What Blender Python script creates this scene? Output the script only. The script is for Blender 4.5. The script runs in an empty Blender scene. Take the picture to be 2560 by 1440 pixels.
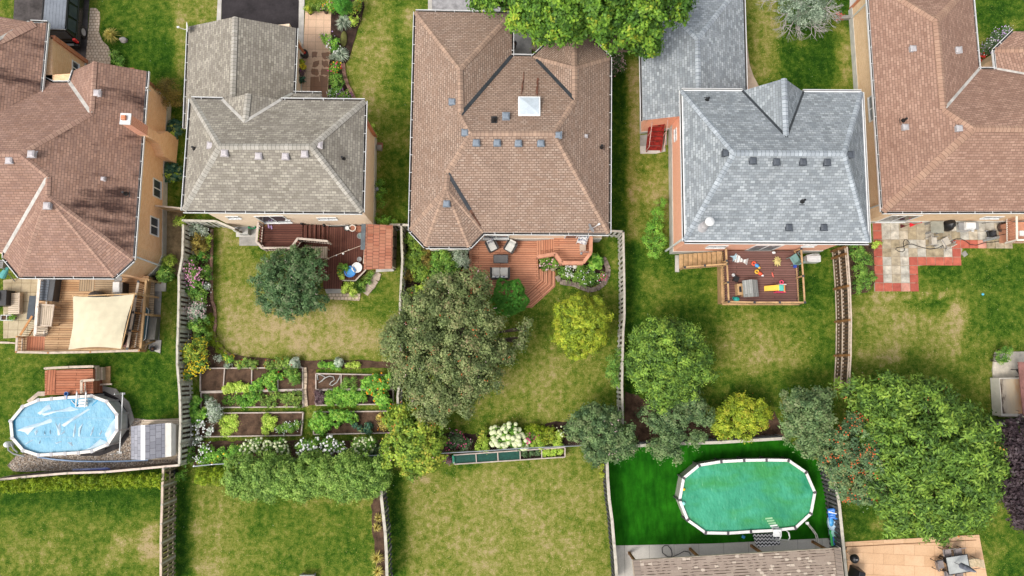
import bpy, math, random
import numpy as np
from mathutils import Vector, Matrix
random.seed(7); RNG = np.random.default_rng(11)
S = bpy.context.scene; COL = S.collection
# ---------------------------------------------------------------- camera
F, HC, W2, H2 = 1750.0, 43.5, 1280.0, 720.0
_n = Vector((30, 200, 1750)).normalized()                    # world up seen from the camera
_x = (Vector((1, 0, 0)) - _n * _n.x).normalized(); _y = _n.cross(_x)
RC = Matrix((_x, _y, _n))                                    # camera -> world
cam = bpy.data.cameras.new('camera'); cam.sensor_width = 36; cam.lens = 36 * F / 2560
cam.clip_end = 2000; cam.clip_start = 0.5
camo = bpy.data.objects.new('camera', cam); COL.objects.link(camo)
camo.matrix_world = Matrix.Translation((0, 0, HC)) @ RC.to_4x4()
S.camera = camo
# ---------------------------------------------------------------- light (bright overcast, weak sun from the left)
SUN_EL, SUN_AZ = 57, 236
w = bpy.data.worlds.new('World'); S.world = w; w.use_nodes = True
nt = w.node_tree; bg = nt.nodes['Background']
sk = nt.nodes.new('ShaderNodeTexSky'); sk.sky_type = 'NISHITA'; sk.sun_disc = False
sk.sun_elevation = math.radians(SUN_EL); sk.sun_rotation = math.radians(SUN_AZ)
sk.dust_density = 4.0; sk.air_density = 1.0; sk.ozone_density = 0.6
hs = nt.nodes.new('ShaderNodeHueSaturation'); hs.inputs['Saturation'].default_value = 0.35
nt.links.new(sk.outputs[0], hs.inputs['Color']); nt.links.new(hs.outputs[0], bg.inputs[0])
bg.inputs[1].default_value = 0.15
sl = bpy.data.lights.new('sun', 'SUN'); sl.energy = 1.15; sl.angle = math.radians(16); sl.color = (1, .96, .9)
so = bpy.data.objects.new('sun', sl); COL.objects.link(so); so.location = (-20, 12, 60)
_sd = Vector((math.sin(math.radians(SUN_AZ)) * math.cos(math.radians(SUN_EL)), math.cos(math.radians(SUN_AZ)) * math.cos(math.radians(SUN_EL)), math.sin(math.radians(SUN_EL))))
so.rotation_euler = _sd.to_track_quat('Z', 'Y').to_euler()
S.view_settings.view_transform = 'Standard'; S.view_settings.look = 'None'
S.view_settings.exposure = 0.63; S.view_settings.gamma = 1
# ---------------------------------------------------------------- survey helpers: photo pixel -> world
def ray(px, py): return RC @ Vector((px - W2, H2 - py, -F))
CO = Vector((0, 0, HC))
def at(px, py, z=0.0):
    d = ray(px, py); return CO + d * ((z - HC) / d.z)
def on(px, py, pl):                                          # pl = (point, normal)
    d = ray(px, py); return CO + d * ((pl[0] - CO).dot(pl[1]) / d.dot(pl[1]))
def slope(a, b, e, pitch):                                   # roof plane rising to the left of eave a->b
    A, B = at(*a, e), at(*b, e); d = (B - A).normalized()
    return (A, Vector((pitch * d.y, -pitch * d.x, 1)))
def wallpl(a, b):
    A, B = at(*a), at(*b); d = (B - A).normalized(); return (A, Vector((d.y, -d.x, 0)))
# ---------------------------------------------------------------- objects
def tag(o, label=None, cat=None, group=None, kind=None):
    if label: o['label'] = label
    if cat: o['category'] = cat
    if group: o['group'] = group
    if kind: o['kind'] = kind
    return o
ORG = {}
def T(name, label, cat, loc, group=None):
    o = bpy.data.objects.new(name, None); COL.objects.link(o); o.location = loc; o.empty_display_size = .2
    ORG[o.name] = Vector(loc); return tag(o, label, cat, group)
class M:
    def __init__(s, org=(0, 0, 0), rot=0):
        s.v, s.f, s.uv, s.mi, s.mats = [], [], [], [], []
        s.o = Vector(org); s.c, s.s = math.cos(math.radians(rot)), math.sin(math.radians(rot))
    def P(s, p): return Vector((s.o.x + p[0] * s.c - p[1] * s.s, s.o.y + p[0] * s.s + p[1] * s.c, s.o.z + (p[2] if len(p) > 2 else 0)))
    def face(s, pts, uv=None, mi=0):
        k = len(s.v); s.v += pts; s.f.append(tuple(range(k, k + len(pts)))); s.uv.append(uv); s.mi.append(mi)
    def mesh(s, vs, fs, mi=0):
        k = len(s.v); s.v += [s.P(v) for v in vs]
        for f in fs: s.f.append(tuple(i + k for i in f)); s.uv.append(None); s.mi.append(mi)
    def box(s, x0, y0, z0, x1, y1, z1, mi=0):
        s.mesh([(x0, y0, z0), (x1, y0, z0), (x1, y1, z0), (x0, y1, z0), (x0, y0, z1), (x1, y0, z1), (x1, y1, z1), (x0, y1, z1)],
               [(3, 2, 1, 0), (4, 5, 6, 7), (0, 1, 5, 4), (1, 2, 6, 5), (2, 3, 7, 6), (3, 0, 4, 7)], mi)
    def cbox(s, x, y, z, a, b, c, mi=0): s.box(x - a / 2, y - b / 2, z, x + a / 2, y + b / 2, z + c, mi)
    def bar(s, a, b, wd, h, mi=0, up=(0, 0, 1), drop=None):
        A, B = s.P(a), s.P(b); d = (B - A); L = d.length
        if L < 1e-4: return
        d.normalize(); r = d.cross(Vector(up))
        if r.length < .05: r = d.cross(Vector((1, 0, 0)))
        r.normalize(); u = r.cross(d); r *= wd / 2
        if drop is not None:                                 # ridge cap: shallow inverted V
            for q, (r0, r1) in enumerate(((-r - u * drop, u * h), (u * h, r - u * drop))):
                s.face([A + r0, A + r1, B + r1, B + r0], [(0, q * .5), (0, q * .5 + .5), (L, q * .5 + .5), (L, q * .5)], mi)
            for r0 in (-r, r): s.face([A + r0 - u * drop, B + r0 - u * drop, B + r0 - u * (drop + .03), A + r0 - u * (drop + .03)], None, mi)
            return
        u0, u1 = -u * h / 2, u * h / 2
        q = [A - r + u0, A + r + u0, A + r + u1, A - r + u1]; p = [x + B - A for x in q]
        W = [wd, h, wd, h]
        for i in range(4):
            j = (i + 1) % 4; s.face([q[i], p[i], p[j], q[j]][::-1], [(0, W[i]), (L, W[i]), (L, 0), (0, 0)], mi)
        s.face(q[::-1], None, mi); s.face(p, None, mi)
    def tube(s, pts, r, n=8, mi=0, cap=True):
        P = [s.P(p) for p in pts]; R = r if isinstance(r, (list, tuple)) else [r] * len(P); k0 = len(s.v)
        for i, p in enumerate(P):
            t = (P[min(i + 1, len(P) - 1)] - P[max(i - 1, 0)]).normalized()
            a = t.cross(Vector((0, 0, 1)));  a = t.cross(Vector((1, 0, 0))) if a.length < .1 else a
            a.normalize(); b = t.cross(a)
            for j in range(n): q = 2 * math.pi * j / n; s.v.append(p + (a * math.cos(q) + b * math.sin(q)) * R[i])
        for i in range(len(P) - 1):
            for j in range(n):
                a, b = k0 + i * n + j, k0 + i * n + (j + 1) % n; s.f.append((a, b, b + n, a + n)); s.uv.append(None); s.mi.append(mi)
        if cap:
            s.f.append(tuple(range(k0, k0 + n))); s.f.append(tuple(range(k0 + (len(P) - 1) * n, k0 + len(P) * n))[::-1]); s.uv += [None, None]; s.mi += [mi, mi]
    def cyl(s, x, y, z0, z1, r0, r1=None, n=20, mi=0): s.tube([(x, y, z0), (x, y, z1)], [r0, r0 if r1 is None else r1], n, mi)
    def lathe(s, x, y, prof, n=20, mi=0):                    # prof [(r,z)...]
        k = len(s.v)
        for r, z in prof:
            for j in range(n): q = 2 * math.pi * j / n; s.v.append(s.P((x + r * math.cos(q), y + r * math.sin(q), z)))
        for i in range(len(prof) - 1):
            for j in range(n):
                a, b = k + i * n + j, k + i * n + (j + 1) % n; s.f.append((a, b, b + n, a + n)); s.uv.append(None); s.mi.append(mi)
    def ball(s, x, y, z, rx, ry=None, rz=None, n=14, mi=0, jit=0):
        ry = ry or rx; rz = rz or rx; k = len(s.v); m = n // 2
        for i in range(m + 1):
            t = math.pi * i / m
            for j in range(n):
                q = 2 * math.pi * j / n; g = 1 + jit * (random.random() - .5)
                s.v.append(s.P((x + g * rx * math.sin(t) * math.cos(q), y + g * ry * math.sin(t) * math.sin(q), z + g * rz * math.cos(t))))
        for i in range(m):
            for j in range(n):
                a, b = k + i * n + j, k + i * n + (j + 1) % n; s.f.append((a, a + n, b + n, b)); s.uv.append(None); s.mi.append(mi)
    def prism(s, pts, z0, z1, mi=0, top=True):               # pts local xy (or world Vectors when org=0)
        A = [s.P((p[0], p[1], z1)) for p in pts]; B = [s.P((p[0], p[1], z0)) for p in pts]
        ar = sum(A[i].x * A[(i + 1) % len(A)].y - A[(i + 1) % len(A)].x * A[i].y for i in range(len(A)))
        if ar < 0: A.reverse(); B.reverse()
        if top: s.face(list(A), None, mi)
        n = len(A)
        for i in range(n): j = (i + 1) % n; s.face([B[i], B[j], A[j], A[i]], None, mi)
    def build(s, name, mats, parent=None, rot=0, smooth=False, bevel=0):
        me = bpy.data.meshes.new(name); off = Vector((0, 0, 0))
        if parent is not None:
            r = parent
            while r.parent: r = r.parent
            off = ORG[r.name]
        me.from_pydata([v - off for v in s.v], [], s.f)
        for m in (mats if isinstance(mats, (list, tuple)) else [mats]): me.materials.append(m)
        me.polygons.foreach_set('material_index', s.mi)
        uvl = me.uv_layers.new(name='uv'); ca, sa = math.cos(math.radians(rot)), math.sin(math.radians(rot))
        buf = []
        for pi, f in enumerate(s.f):
            if s.uv[pi]: 
                for q in s.uv[pi]: buf += q
                continue
            a, b, c = s.v[f[0]], s.v[f[1]], s.v[f[2]]; n = (b - a).cross(c - a)
            if n.length < 1e-9: n = Vector((0, 0, 1))
            n.normalize()
            if abs(n.z) > .985:
                for i in f: v = s.v[i]; buf += (v.x * ca + v.y * sa, -v.x * sa + v.y * ca)
            else:
                if n.z < 0: n = -n
                u = Vector((0, 0, 1)).cross(n).normalized(); vv = n.cross(u)
                for i in f: v = s.v[i]; buf += (v.dot(u), v.dot(vv))
        uvl.data.foreach_set('uv', buf)
        if smooth: me.polygons.foreach_set('use_smooth', [True] * len(s.f))
        me.validate(); me.update()
        o = bpy.data.objects.new(name, me); COL.objects.link(o)
        if parent is not None: o.parent = parent
        if bevel:
            bm = o.modifiers.new('bevel', 'BEVEL'); bm.width = bevel; bm.segments = 2; bm.limit_method = 'ANGLE'
        return o
# ---------------------------------------------------------------- materials
MATS = {}
def newmat(name):
    m = bpy.data.materials.new(name); m.use_nodes = True; t = m.node_tree
    MATS[name] = m; return m, t, t.nodes['Principled BSDF']
def N(t, kind, **kw):
    n = t.nodes.new('ShaderNode' + kind)
    for k, v in kw.items():
        if hasattr(n, k) and k not in ('Scale', 'Color'): setattr(n, k, v)
        else: n.inputs[k.replace('_', ' ')].default_value = v
    return n
def c4(c): return (*c, 1)
def ramp(t, stops):
    r = N(t, 'ValToRGB'); e = r.color_ramp.elements
    while len(e) < len(stops): e.new(.5)
    for x, (p, c) in zip(e, stops): x.position = p; x.color = c4(c)
    return r
def mixc(t, a, b, fac, mode='MIX'):
    m = N(t, 'MixRGB', blend_type=mode)
    for i, x in ((0, fac), (1, a), (2, b)):
        if isinstance(x, (int, float)): m.inputs[i].default_value = x
        elif isinstance(x, tuple): m.inputs[i].default_value = c4(x)
        else: t.links.new(x, m.inputs[i])
    return m.outputs[0]
def noise(t, scale, vec=None, det=4, rough=.6, lo=.3, hi=.7):
    n = N(t, 'TexNoise'); n.inputs['Scale'].default_value = scale; n.inputs['Detail'].default_value = det; n.inputs['Roughness'].default_value = rough
    if vec: t.links.new(vec, n.inputs['Vector'])
    mr = N(t, 'MapRange'); mr.inputs[1].default_value = lo; mr.inputs[2].default_value = hi
    t.links.new(n.outputs['Fac'], mr.inputs[0]); return mr.outputs[0]
def geo(t):
    return N(t, 'NewGeometry').outputs['Position']
def uvn(t): return N(t, 'UVMap', uv_map='uv').outputs[0]
def stretch(t, vec, sc):
    m = N(t, 'Mapping'); m.inputs['Scale'].default_value = sc; t.links.new(vec, m.inputs[0]); return m.outputs[0]
def plain(name, col, rough=.6, var=.12, sc=3, metal=0, bump=0):
    m, t, b = newmat(name); p = geo(t)
    n = noise(t, sc, p); dark = tuple(x * (1 - var * 2) for x in col); lite = tuple(min(1, x * (1 + var)) for x in col)
    c = mixc(t, dark, lite, n); n2 = noise(t, sc * 9, p); c = mixc(t, c, mixc(t, (.75,) * 3, (1.1,) * 3, n2), min(1, var * 3), 'MULTIPLY')
    t.links.new(c, b.inputs['Base Color']); b.inputs['Roughness'].default_value = rough; b.inputs['Metallic'].default_value = metal; b.inputs['Specular IOR Level'].default_value = .5 if rough < .55 else .2
    if bump:
        bp = N(t, 'Bump'); bp.inputs['Strength'].default_value = bump; bp.inputs['Distance'].default_value = .02
        t.links.new(n2, bp.inputs['Height']); t.links.new(bp.outputs[0], b.inputs['Normal'])
    return m
def bricks(name, c1, c2, mortar, bw, rh, ms=.01, rough=.85, bias=0, weather=.25, wsc=.6, off=.5, stain=None, third=None, grain=0, wcol=(.6, .58, .56), bump=.3, sq=1):
    m, t, b = newmat(name); u = uvn(t); p = geo(t)
    br = N(t, 'TexBrick'); t.links.new(u, br.inputs['Vector']); br.offset = off; br.squash = sq
    for k, v in (('Color1', c4(c1)), ('Color2', c4(c2)), ('Mortar', c4(mortar)), ('Scale', 1), ('Mortar Size', ms), ('Bias', bias), ('Brick Width', bw), ('Row Height', rh), ('Mortar Smooth', .1)): br.inputs[k].default_value = v
    c = br.outputs['Color']
    if third:                                                # a second, coarser set of tabs in another tone
        b2 = N(t, 'TexBrick'); t.links.new(u, b2.inputs['Vector']); b2.offset = .33
        for k, v in (('Color1', (0, 0, 0, 1)), ('Color2', (1, 1, 1, 1)), ('Mortar', (0, 0, 0, 1)), ('Scale', 1), ('Mortar Size', 0), ('Bias', third[1]), ('Brick Width', bw * 1.37), ('Row Height', rh)): b2.inputs[k].default_value = v
        c = mixc(t, c, third[0], mixc(t, (0, 0, 0), b2.outputs['Color'], third[2]), 'MIX')
    if grain:
        c = mixc(t, c, mixc(t, (.55,) * 3, (1.25,) * 3, noise(t, 5, stretch(t, u, (.35, 6, 1)))), grain, 'MULTIPLY')
    n = noise(t, wsc, p, 5); c = mixc(t, c, wcol, mixc(t, (0, 0, 0), (weather,) * 3, n), 'MULTIPLY')
    c = mixc(t, c, mixc(t, (.8,) * 3, (1.15,) * 3, noise(t, 14, p)), .5, 'MULTIPLY')
    if stain:
        ns = noise(t, stain[0], stretch(t, p, stain[1]), 5, .65, stain[2], stain[2] + .13); c = mixc(t, c, stain[3], mixc(t, (0, 0, 0), (stain[4],) * 3, ns), 'MULTIPLY')
    t.links.new(c, b.inputs['Base Color']); b.inputs['Roughness'].default_value = rough; b.inputs['Specular IOR Level'].default_value = .25
    if bump:
        bp = N(t, 'Bump'); bp.inputs['Strength'].default_value = bump; bp.inputs['Distance'].default_value = .015; bp.invert = True
        bp.inputs['Strength'].default_value = bump; t.links.new(br.outputs['Fac'], bp.inputs['Height']); t.links.new(bp.outputs[0], b.inputs['Normal'])
    return m
# roofs
R_BROWN1 = bricks('shingle_pinkbrown', (.30, .175, .125), (.40, .25, .185), (.14, .085, .068), .30, .145, .011, weather=.45, third=((.24, .15, .125), -.2, .5))
R_BROWN1S = bricks('shingle_pinkbrown_streaked', (.27, .155, .11), (.38, .23, .165), (.12, .075, .06), .30, .145, .012, weather=.5, third=((.22, .14, .115), -.2, .5), stain=(.8, (.25, 1.0, .3), .485, (.22, .19, .20), 1.0))
R_GREY = bricks('shingle_warm_grey', (.23, .205, .165), (.42, .385, .315), (.13, .115, .095), .27, .145, .011, weather=.4, third=((.22, .195, .165), -.1, .6))
R_BROWN3 = bricks('shingle_tan_brown', (.285, .195, .145), (.41, .305, .235), (.13, .088, .066), .25, .135, .018, weather=.3, third=((.28, .18, .125), -.1, .5))
R_BLUE = bricks('shingle_blue_grey', (.205, .225, .235), (.42, .45, .462), (.13, .145, .155), .27, .15, .011, weather=.3, third=((.20, .225, .245), -.05, .6))
R_BROWN5 = bricks('shingle_rust_brown', (.28, .165, .12), (.41, .26, .19), (.14, .085, .065), .29, .15, .012, weather=.35, third=((.23, .13, .09), -.2, .5))
def dashroof():
    m = bricks('shingle_beige_dash', (.36, .28, .225), (.41, .325, .26), (.37, .29, .23), .30, .16, .022, weather=.2, third=((.60, .50, .40), -.8, 1), bump=.1); t = m.node_tree; b = t.nodes['Principled BSDF']; c = b.inputs['Base Color'].links[0].from_socket
    u = uvn(t); b3 = N(t, 'TexBrick'); t.links.new(u, b3.inputs['Vector'])
    for k, v in (('Color1', (0, 0, 0, 1)), ('Color2', (0, 0, 0, 1)), ('Mortar', (1, 1, 1, 1)), ('Scale', 1), ('Mortar Size', .026), ('Brick Width', 50), ('Row Height', .16)): b3.inputs[k].default_value = v
    b4 = N(t, 'TexBrick'); t.links.new(u, b4.inputs['Vector'])
    for k, v in (('Color1', (0, 0, 0, 1)), ('Color2', (1, 1, 1, 1)), ('Mortar', (0, 0, 0, 1)), ('Scale', 1), ('Mortar Size', 0), ('Brick Width', .19), ('Row Height', .16), ('Bias', 0)): b4.inputs[k].default_value = v
    th = N(t, 'Math', operation='GREATER_THAN'); th.inputs[1].default_value = .52; t.links.new(b4.outputs['Color'], th.inputs[0]); f = mixc(t, b3.outputs['Color'], th.outputs[0], 1, 'MULTIPLY'); b5 = N(t, 'TexBrick'); t.links.new(u, b5.inputs['Vector'])
    for k, v in (('Color1', (0, 0, 0, 1)), ('Color2', (1, 1, 1, 1)), ('Mortar', (0, 0, 0, 1)), ('Scale', 1), ('Mortar Size', .012), ('Brick Width', .23), ('Row Height', .16), ('Bias', 0)): b5.inputs[k].default_value = v
    t5 = N(t, 'Math', operation='GREATER_THAN'); t5.inputs[1].default_value = .9; t.links.new(b5.outputs['Color'], t5.inputs[0]); c = mixc(t, c, (.60, .50, .40), t5.outputs[0])
    t.links.new(mixc(t, c, (.085, .055, .04), f), b.inputs['Base Color']); return m
R_PAV = dashroof()
CAP = {k: bricks('ridge_' + k, a, b_, tuple(x * .45 for x in a), .22, 2, .012, weather=.25, bump=.1) for k, a, b_ in (
    ('pinkbrown', (.33, .20, .15), (.42, .27, .2)), ('grey', (.33, .305, .26), (.46, .43, .375)), ('tan', (.30, .205, .15), (.44, .30, .215)),
    ('blue', (.27, .30, .325), (.45, .49, .52)), ('rust', (.33, .20, .14), (.42, .27, .19)), ('beige', (.33, .26, .21), (.42, .33, .27)))}
WHITE = plain('white_metal', (.72, .72, .70), .45, .06); OFFW = plain('cream_plastic', (.70, .66, .58), .5, .06)
GDARK = plain('gutter_inside_dark', (.045, .038, .033), .8, .3, 6); FLASHD = plain('dark_flashing', (.035, .04, .045), .5, .2); FLASHL = plain('light_flashing', (.50, .47, .42), .5, .15)
BLACK = plain('black_plastic', (.012, .012, .013), .4, .2); DGREY = plain('dark_grey_plastic', (.045, .048, .055), .45, .15); MGREY = plain('mid_grey', (.25, .25, .25), .5, .1)
VENTG = plain('vent_grey', (.20, .235, .275), .4, .08, 8); VENTW = plain('vent_pale', (.48, .44, .44), .45, .06); VENTD = plain('vent_slate', (.07, .08, .095), .5, .1)
VENTL = plain('vent_light_grey', (.42, .40, .40), .45, .08)
CONC = plain('pale_concrete', (.50, .47, .42), .85, .14, 1.2); CONCG = plain('grey_concrete', (.33, .31, .28), .9, .2, 1.0); FOUND = plain('foundation_parging', (.56, .55, .50), .85, .1, 2)
B_PEACH = bricks('brick_peach', (.82, .47, .24), (.90, .58, .33), (.82, .60, .40), .21, .075, .008, weather=.2, wcol=(.7, .62, .55))
B_CREAM = bricks('brick_cream', (.88, .66, .46), (.93, .74, .55), (.88, .72, .56), .21, .075, .008, weather=.12, wcol=(.75, .7, .65))
B_SALMON = bricks('brick_salmon', (.85, .42, .27), (.90, .47, .31), (.86, .50, .37), .21, .075, .008, weather=.12, wcol=(.75, .7, .65))
B_SALM5 = bricks('brick_buff', (.76, .52, .30), (.86, .62, .39), (.80, .60, .43), .21, .075, .008, weather=.2, wcol=(.7, .62, .55))
B_RED = bricks('brick_orange_red', (.50, .15, .06), (.62, .22, .10), (.55, .35, .25), .075, .21, .008)
def planks(name, c1, c2, w=.14, gap=(.05, .03, .02), **k): return bricks(name, c1, c2, gap, 3.6, w, k.pop('ms', .012), weather=k.pop('weather', .35), wsc=1.2, grain=k.pop('grain', .5), off=.37, **k)
D_OLD = planks('deck_weathered_orange', (.42, .24, .12), (.55, .36, .20), .14, (.10, .055, .03)); D_OLDG = planks('deck_weathered_grey', (.36, .27, .17), (.47, .37, .25), .14, (.09, .07, .05))
D_MAR = planks('deck_dark_maroon', (.115, .042, .03), (.165, .068, .048), .14, (.03, .012, .01), grain=.35); D_CEDAR = planks('deck_cedar', (.50, .215, .125), (.60, .29, .175), .14, (.13, .045, .025), grain=.3, weather=.2)
D_BRN = planks('deck_plum_brown', (.17, .085, .07), (.23, .12, .10), .14, (.05, .025, .02), grain=.35); D_RED = planks('deck_redwood', (.38, .13, .065), (.50, .21, .12), .15, (.09, .03, .018))
W_PALE = plain('wood_pale_weathered', (.55, .45, .35), .85, .15, 4); W_TAN = plain('wood_tan', (.50, .32, .16), .8, .18, 3); W_ORG = plain('wood_orange', (.50, .24, .09), .7, .2, 3)
W_PLANKP = planks('planks_pale', (.52, .42, .31), (.66, .56, .43), .12, (.2, .14, .09)); W_GREY = planks('planks_grey', (.24, .25, .235), (.36, .37, .35), .13, (.1, .1, .09), ms=.008)
W_CEDAR = plain('wood_cedar_rail', (.56, .27, .17), .7, .1, 3); W_FEN = plain('fence_silver_boards', (.62, .60, .53), .9, .22, 5); W_FEND = plain('dark_boards_and_gap_shade', (.10, .075, .055), .9, .35, 4)  # last one: dark wood, also painted gap shade behind the silver boards
W_FENB = plain('fence_olive_boards', (.34, .28, .17), .9, .3, 4); W_FENBK = plain('fence_slate_boards', (.10, .10, .10), .9, .25, 4); W_CAPF = plain('fence_cap_wood', (.50, .46, .38), .85, .12, 3); W_BRNP = plain('wood_brown_post', (.30, .155, .06), .8, .3, 3)
GLASS = plain('window_glass', (.05, .06, .075), .08, .1); GLASSL = plain('window_glass_pale', (.28, .30, .31), .12, .2)
ASPH = plain('asphalt_dark', (.040, .034, .036), .9, .25, .8, bump=.3); ASPHG = plain('asphalt_worn', (.115, .10, .095), .9, .35, .7, bump=.3); ASPHL = plain('asphalt_pale', (.34, .33, .33), .9, .2, 2.5, bump=.3)
SOIL = plain('garden_soil', (.115, .068, .043), .95, .3, 2.5, bump=.8); SOILD = plain('dark_mulch', (.055, .032, .024), .95, .35, 3, bump=.8); GRAVT = plain('tan_gravel', (.30, .22, .12), .95, .3, 2, bump=.8)
# ---------------------------------------------------------------- lawn: one sheet to the horizon, dryness and darker strips as a mesh attribute
def proj(X, Y):
    X = np.asarray(X); Y = np.asarray(Y); Z = np.full_like(X, -HC)
    c = [RC[0][i] * X + RC[1][i] * Y + RC[2][i] * Z for i in range(3)]
    return W2 + F * c[0] / -c[2], H2 - F * c[1] / -c[2]
DRY = [  # x0,y0,x1,y1,soft,value; lowest values make dark green strips by the fences
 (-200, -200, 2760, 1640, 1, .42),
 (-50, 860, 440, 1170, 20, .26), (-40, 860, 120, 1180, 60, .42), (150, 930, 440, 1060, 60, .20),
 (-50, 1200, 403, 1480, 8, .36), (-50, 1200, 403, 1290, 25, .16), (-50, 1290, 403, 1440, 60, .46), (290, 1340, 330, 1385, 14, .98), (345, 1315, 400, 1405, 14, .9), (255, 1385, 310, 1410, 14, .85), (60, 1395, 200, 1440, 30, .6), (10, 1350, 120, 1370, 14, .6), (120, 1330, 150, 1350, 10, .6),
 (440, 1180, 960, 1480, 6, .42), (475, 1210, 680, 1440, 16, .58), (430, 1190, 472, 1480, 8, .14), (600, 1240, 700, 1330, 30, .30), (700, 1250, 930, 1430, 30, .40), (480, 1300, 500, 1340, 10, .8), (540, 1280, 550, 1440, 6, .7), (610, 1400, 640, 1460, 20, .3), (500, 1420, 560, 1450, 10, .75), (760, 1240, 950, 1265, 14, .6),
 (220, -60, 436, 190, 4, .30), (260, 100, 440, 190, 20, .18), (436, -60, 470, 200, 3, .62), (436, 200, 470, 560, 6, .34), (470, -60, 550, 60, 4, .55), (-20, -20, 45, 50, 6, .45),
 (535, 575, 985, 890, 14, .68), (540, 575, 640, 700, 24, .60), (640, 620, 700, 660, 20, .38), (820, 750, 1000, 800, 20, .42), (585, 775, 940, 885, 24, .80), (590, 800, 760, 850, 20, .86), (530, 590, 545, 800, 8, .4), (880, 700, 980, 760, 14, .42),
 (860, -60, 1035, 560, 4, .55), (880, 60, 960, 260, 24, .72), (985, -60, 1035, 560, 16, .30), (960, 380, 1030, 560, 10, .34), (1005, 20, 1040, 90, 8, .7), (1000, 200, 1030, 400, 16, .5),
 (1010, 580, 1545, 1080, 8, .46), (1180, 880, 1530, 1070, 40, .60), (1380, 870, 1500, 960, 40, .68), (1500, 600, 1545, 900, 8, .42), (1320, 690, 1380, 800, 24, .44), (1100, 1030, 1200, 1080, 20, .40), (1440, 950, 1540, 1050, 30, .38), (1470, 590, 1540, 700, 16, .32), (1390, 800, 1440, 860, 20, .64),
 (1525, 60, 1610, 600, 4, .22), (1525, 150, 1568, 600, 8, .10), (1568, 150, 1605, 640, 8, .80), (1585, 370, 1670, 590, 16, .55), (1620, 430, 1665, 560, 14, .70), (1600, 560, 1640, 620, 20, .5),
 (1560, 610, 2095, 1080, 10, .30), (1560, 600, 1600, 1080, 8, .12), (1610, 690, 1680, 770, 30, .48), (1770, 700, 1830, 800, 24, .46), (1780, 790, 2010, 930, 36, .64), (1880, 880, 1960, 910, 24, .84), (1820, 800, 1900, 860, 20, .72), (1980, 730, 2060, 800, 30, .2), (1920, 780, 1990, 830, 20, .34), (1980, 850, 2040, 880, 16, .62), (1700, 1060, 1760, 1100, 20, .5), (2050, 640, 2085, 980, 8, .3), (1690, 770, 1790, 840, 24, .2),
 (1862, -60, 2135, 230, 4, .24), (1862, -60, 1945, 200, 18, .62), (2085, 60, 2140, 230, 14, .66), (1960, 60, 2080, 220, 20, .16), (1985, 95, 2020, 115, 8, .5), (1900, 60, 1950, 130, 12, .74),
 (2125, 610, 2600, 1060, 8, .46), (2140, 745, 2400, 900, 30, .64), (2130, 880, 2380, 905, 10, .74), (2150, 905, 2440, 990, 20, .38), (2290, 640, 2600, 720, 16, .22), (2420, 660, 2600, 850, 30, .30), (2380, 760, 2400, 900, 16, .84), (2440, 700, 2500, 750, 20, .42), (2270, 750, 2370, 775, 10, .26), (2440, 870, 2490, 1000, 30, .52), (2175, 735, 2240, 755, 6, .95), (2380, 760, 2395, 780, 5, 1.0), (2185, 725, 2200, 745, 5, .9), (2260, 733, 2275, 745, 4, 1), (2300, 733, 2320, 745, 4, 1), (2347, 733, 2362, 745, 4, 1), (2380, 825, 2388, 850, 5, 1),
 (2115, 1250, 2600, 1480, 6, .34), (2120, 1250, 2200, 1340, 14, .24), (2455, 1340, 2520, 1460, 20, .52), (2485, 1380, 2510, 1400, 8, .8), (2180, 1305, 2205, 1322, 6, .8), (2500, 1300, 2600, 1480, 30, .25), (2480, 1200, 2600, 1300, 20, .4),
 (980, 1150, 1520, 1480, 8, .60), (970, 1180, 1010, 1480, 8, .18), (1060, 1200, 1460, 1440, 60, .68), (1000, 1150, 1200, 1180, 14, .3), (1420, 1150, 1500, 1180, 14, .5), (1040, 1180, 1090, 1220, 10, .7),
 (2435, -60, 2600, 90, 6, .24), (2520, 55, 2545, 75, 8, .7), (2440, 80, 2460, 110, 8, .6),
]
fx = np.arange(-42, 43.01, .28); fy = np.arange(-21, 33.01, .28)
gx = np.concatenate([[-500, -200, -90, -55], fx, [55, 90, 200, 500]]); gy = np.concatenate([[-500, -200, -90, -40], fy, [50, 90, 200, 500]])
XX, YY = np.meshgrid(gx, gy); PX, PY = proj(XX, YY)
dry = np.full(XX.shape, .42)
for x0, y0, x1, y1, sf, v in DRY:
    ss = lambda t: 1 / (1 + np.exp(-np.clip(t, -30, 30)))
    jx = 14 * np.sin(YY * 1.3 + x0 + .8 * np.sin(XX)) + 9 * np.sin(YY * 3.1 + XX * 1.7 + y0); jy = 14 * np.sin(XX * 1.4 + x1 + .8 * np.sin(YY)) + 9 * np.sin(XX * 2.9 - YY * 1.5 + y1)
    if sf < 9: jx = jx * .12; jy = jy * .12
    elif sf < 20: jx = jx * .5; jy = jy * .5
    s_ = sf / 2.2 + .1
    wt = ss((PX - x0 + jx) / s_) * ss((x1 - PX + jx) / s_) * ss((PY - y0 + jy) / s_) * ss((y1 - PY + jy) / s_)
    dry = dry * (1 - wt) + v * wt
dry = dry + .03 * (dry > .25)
gm = bpy.data.meshes.new('lawn'); nx, ny = len(gx), len(gy)
V_ = np.stack([XX, YY, np.zeros_like(XX)], -1).reshape(-1, 3); ii, jj = np.meshgrid(np.arange(nx - 1), np.arange(ny - 1)); q = (jj * nx + ii).ravel()
FA = np.stack([q, q + 1, q + nx + 1, q + nx], -1)
def fastmesh(me, V, Fq):
    n = Fq.shape[1]; me.vertices.add(len(V)); me.vertices.foreach_set('co', V.astype(np.float32).ravel())
    me.loops.add(Fq.size); me.loops.foreach_set('vertex_index', Fq.astype(np.int32).ravel())
    me.polygons.add(len(Fq)); me.polygons.foreach_set('loop_start', np.arange(0, Fq.size, n, dtype=np.int32)); me.update(calc_edges=True)
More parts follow.
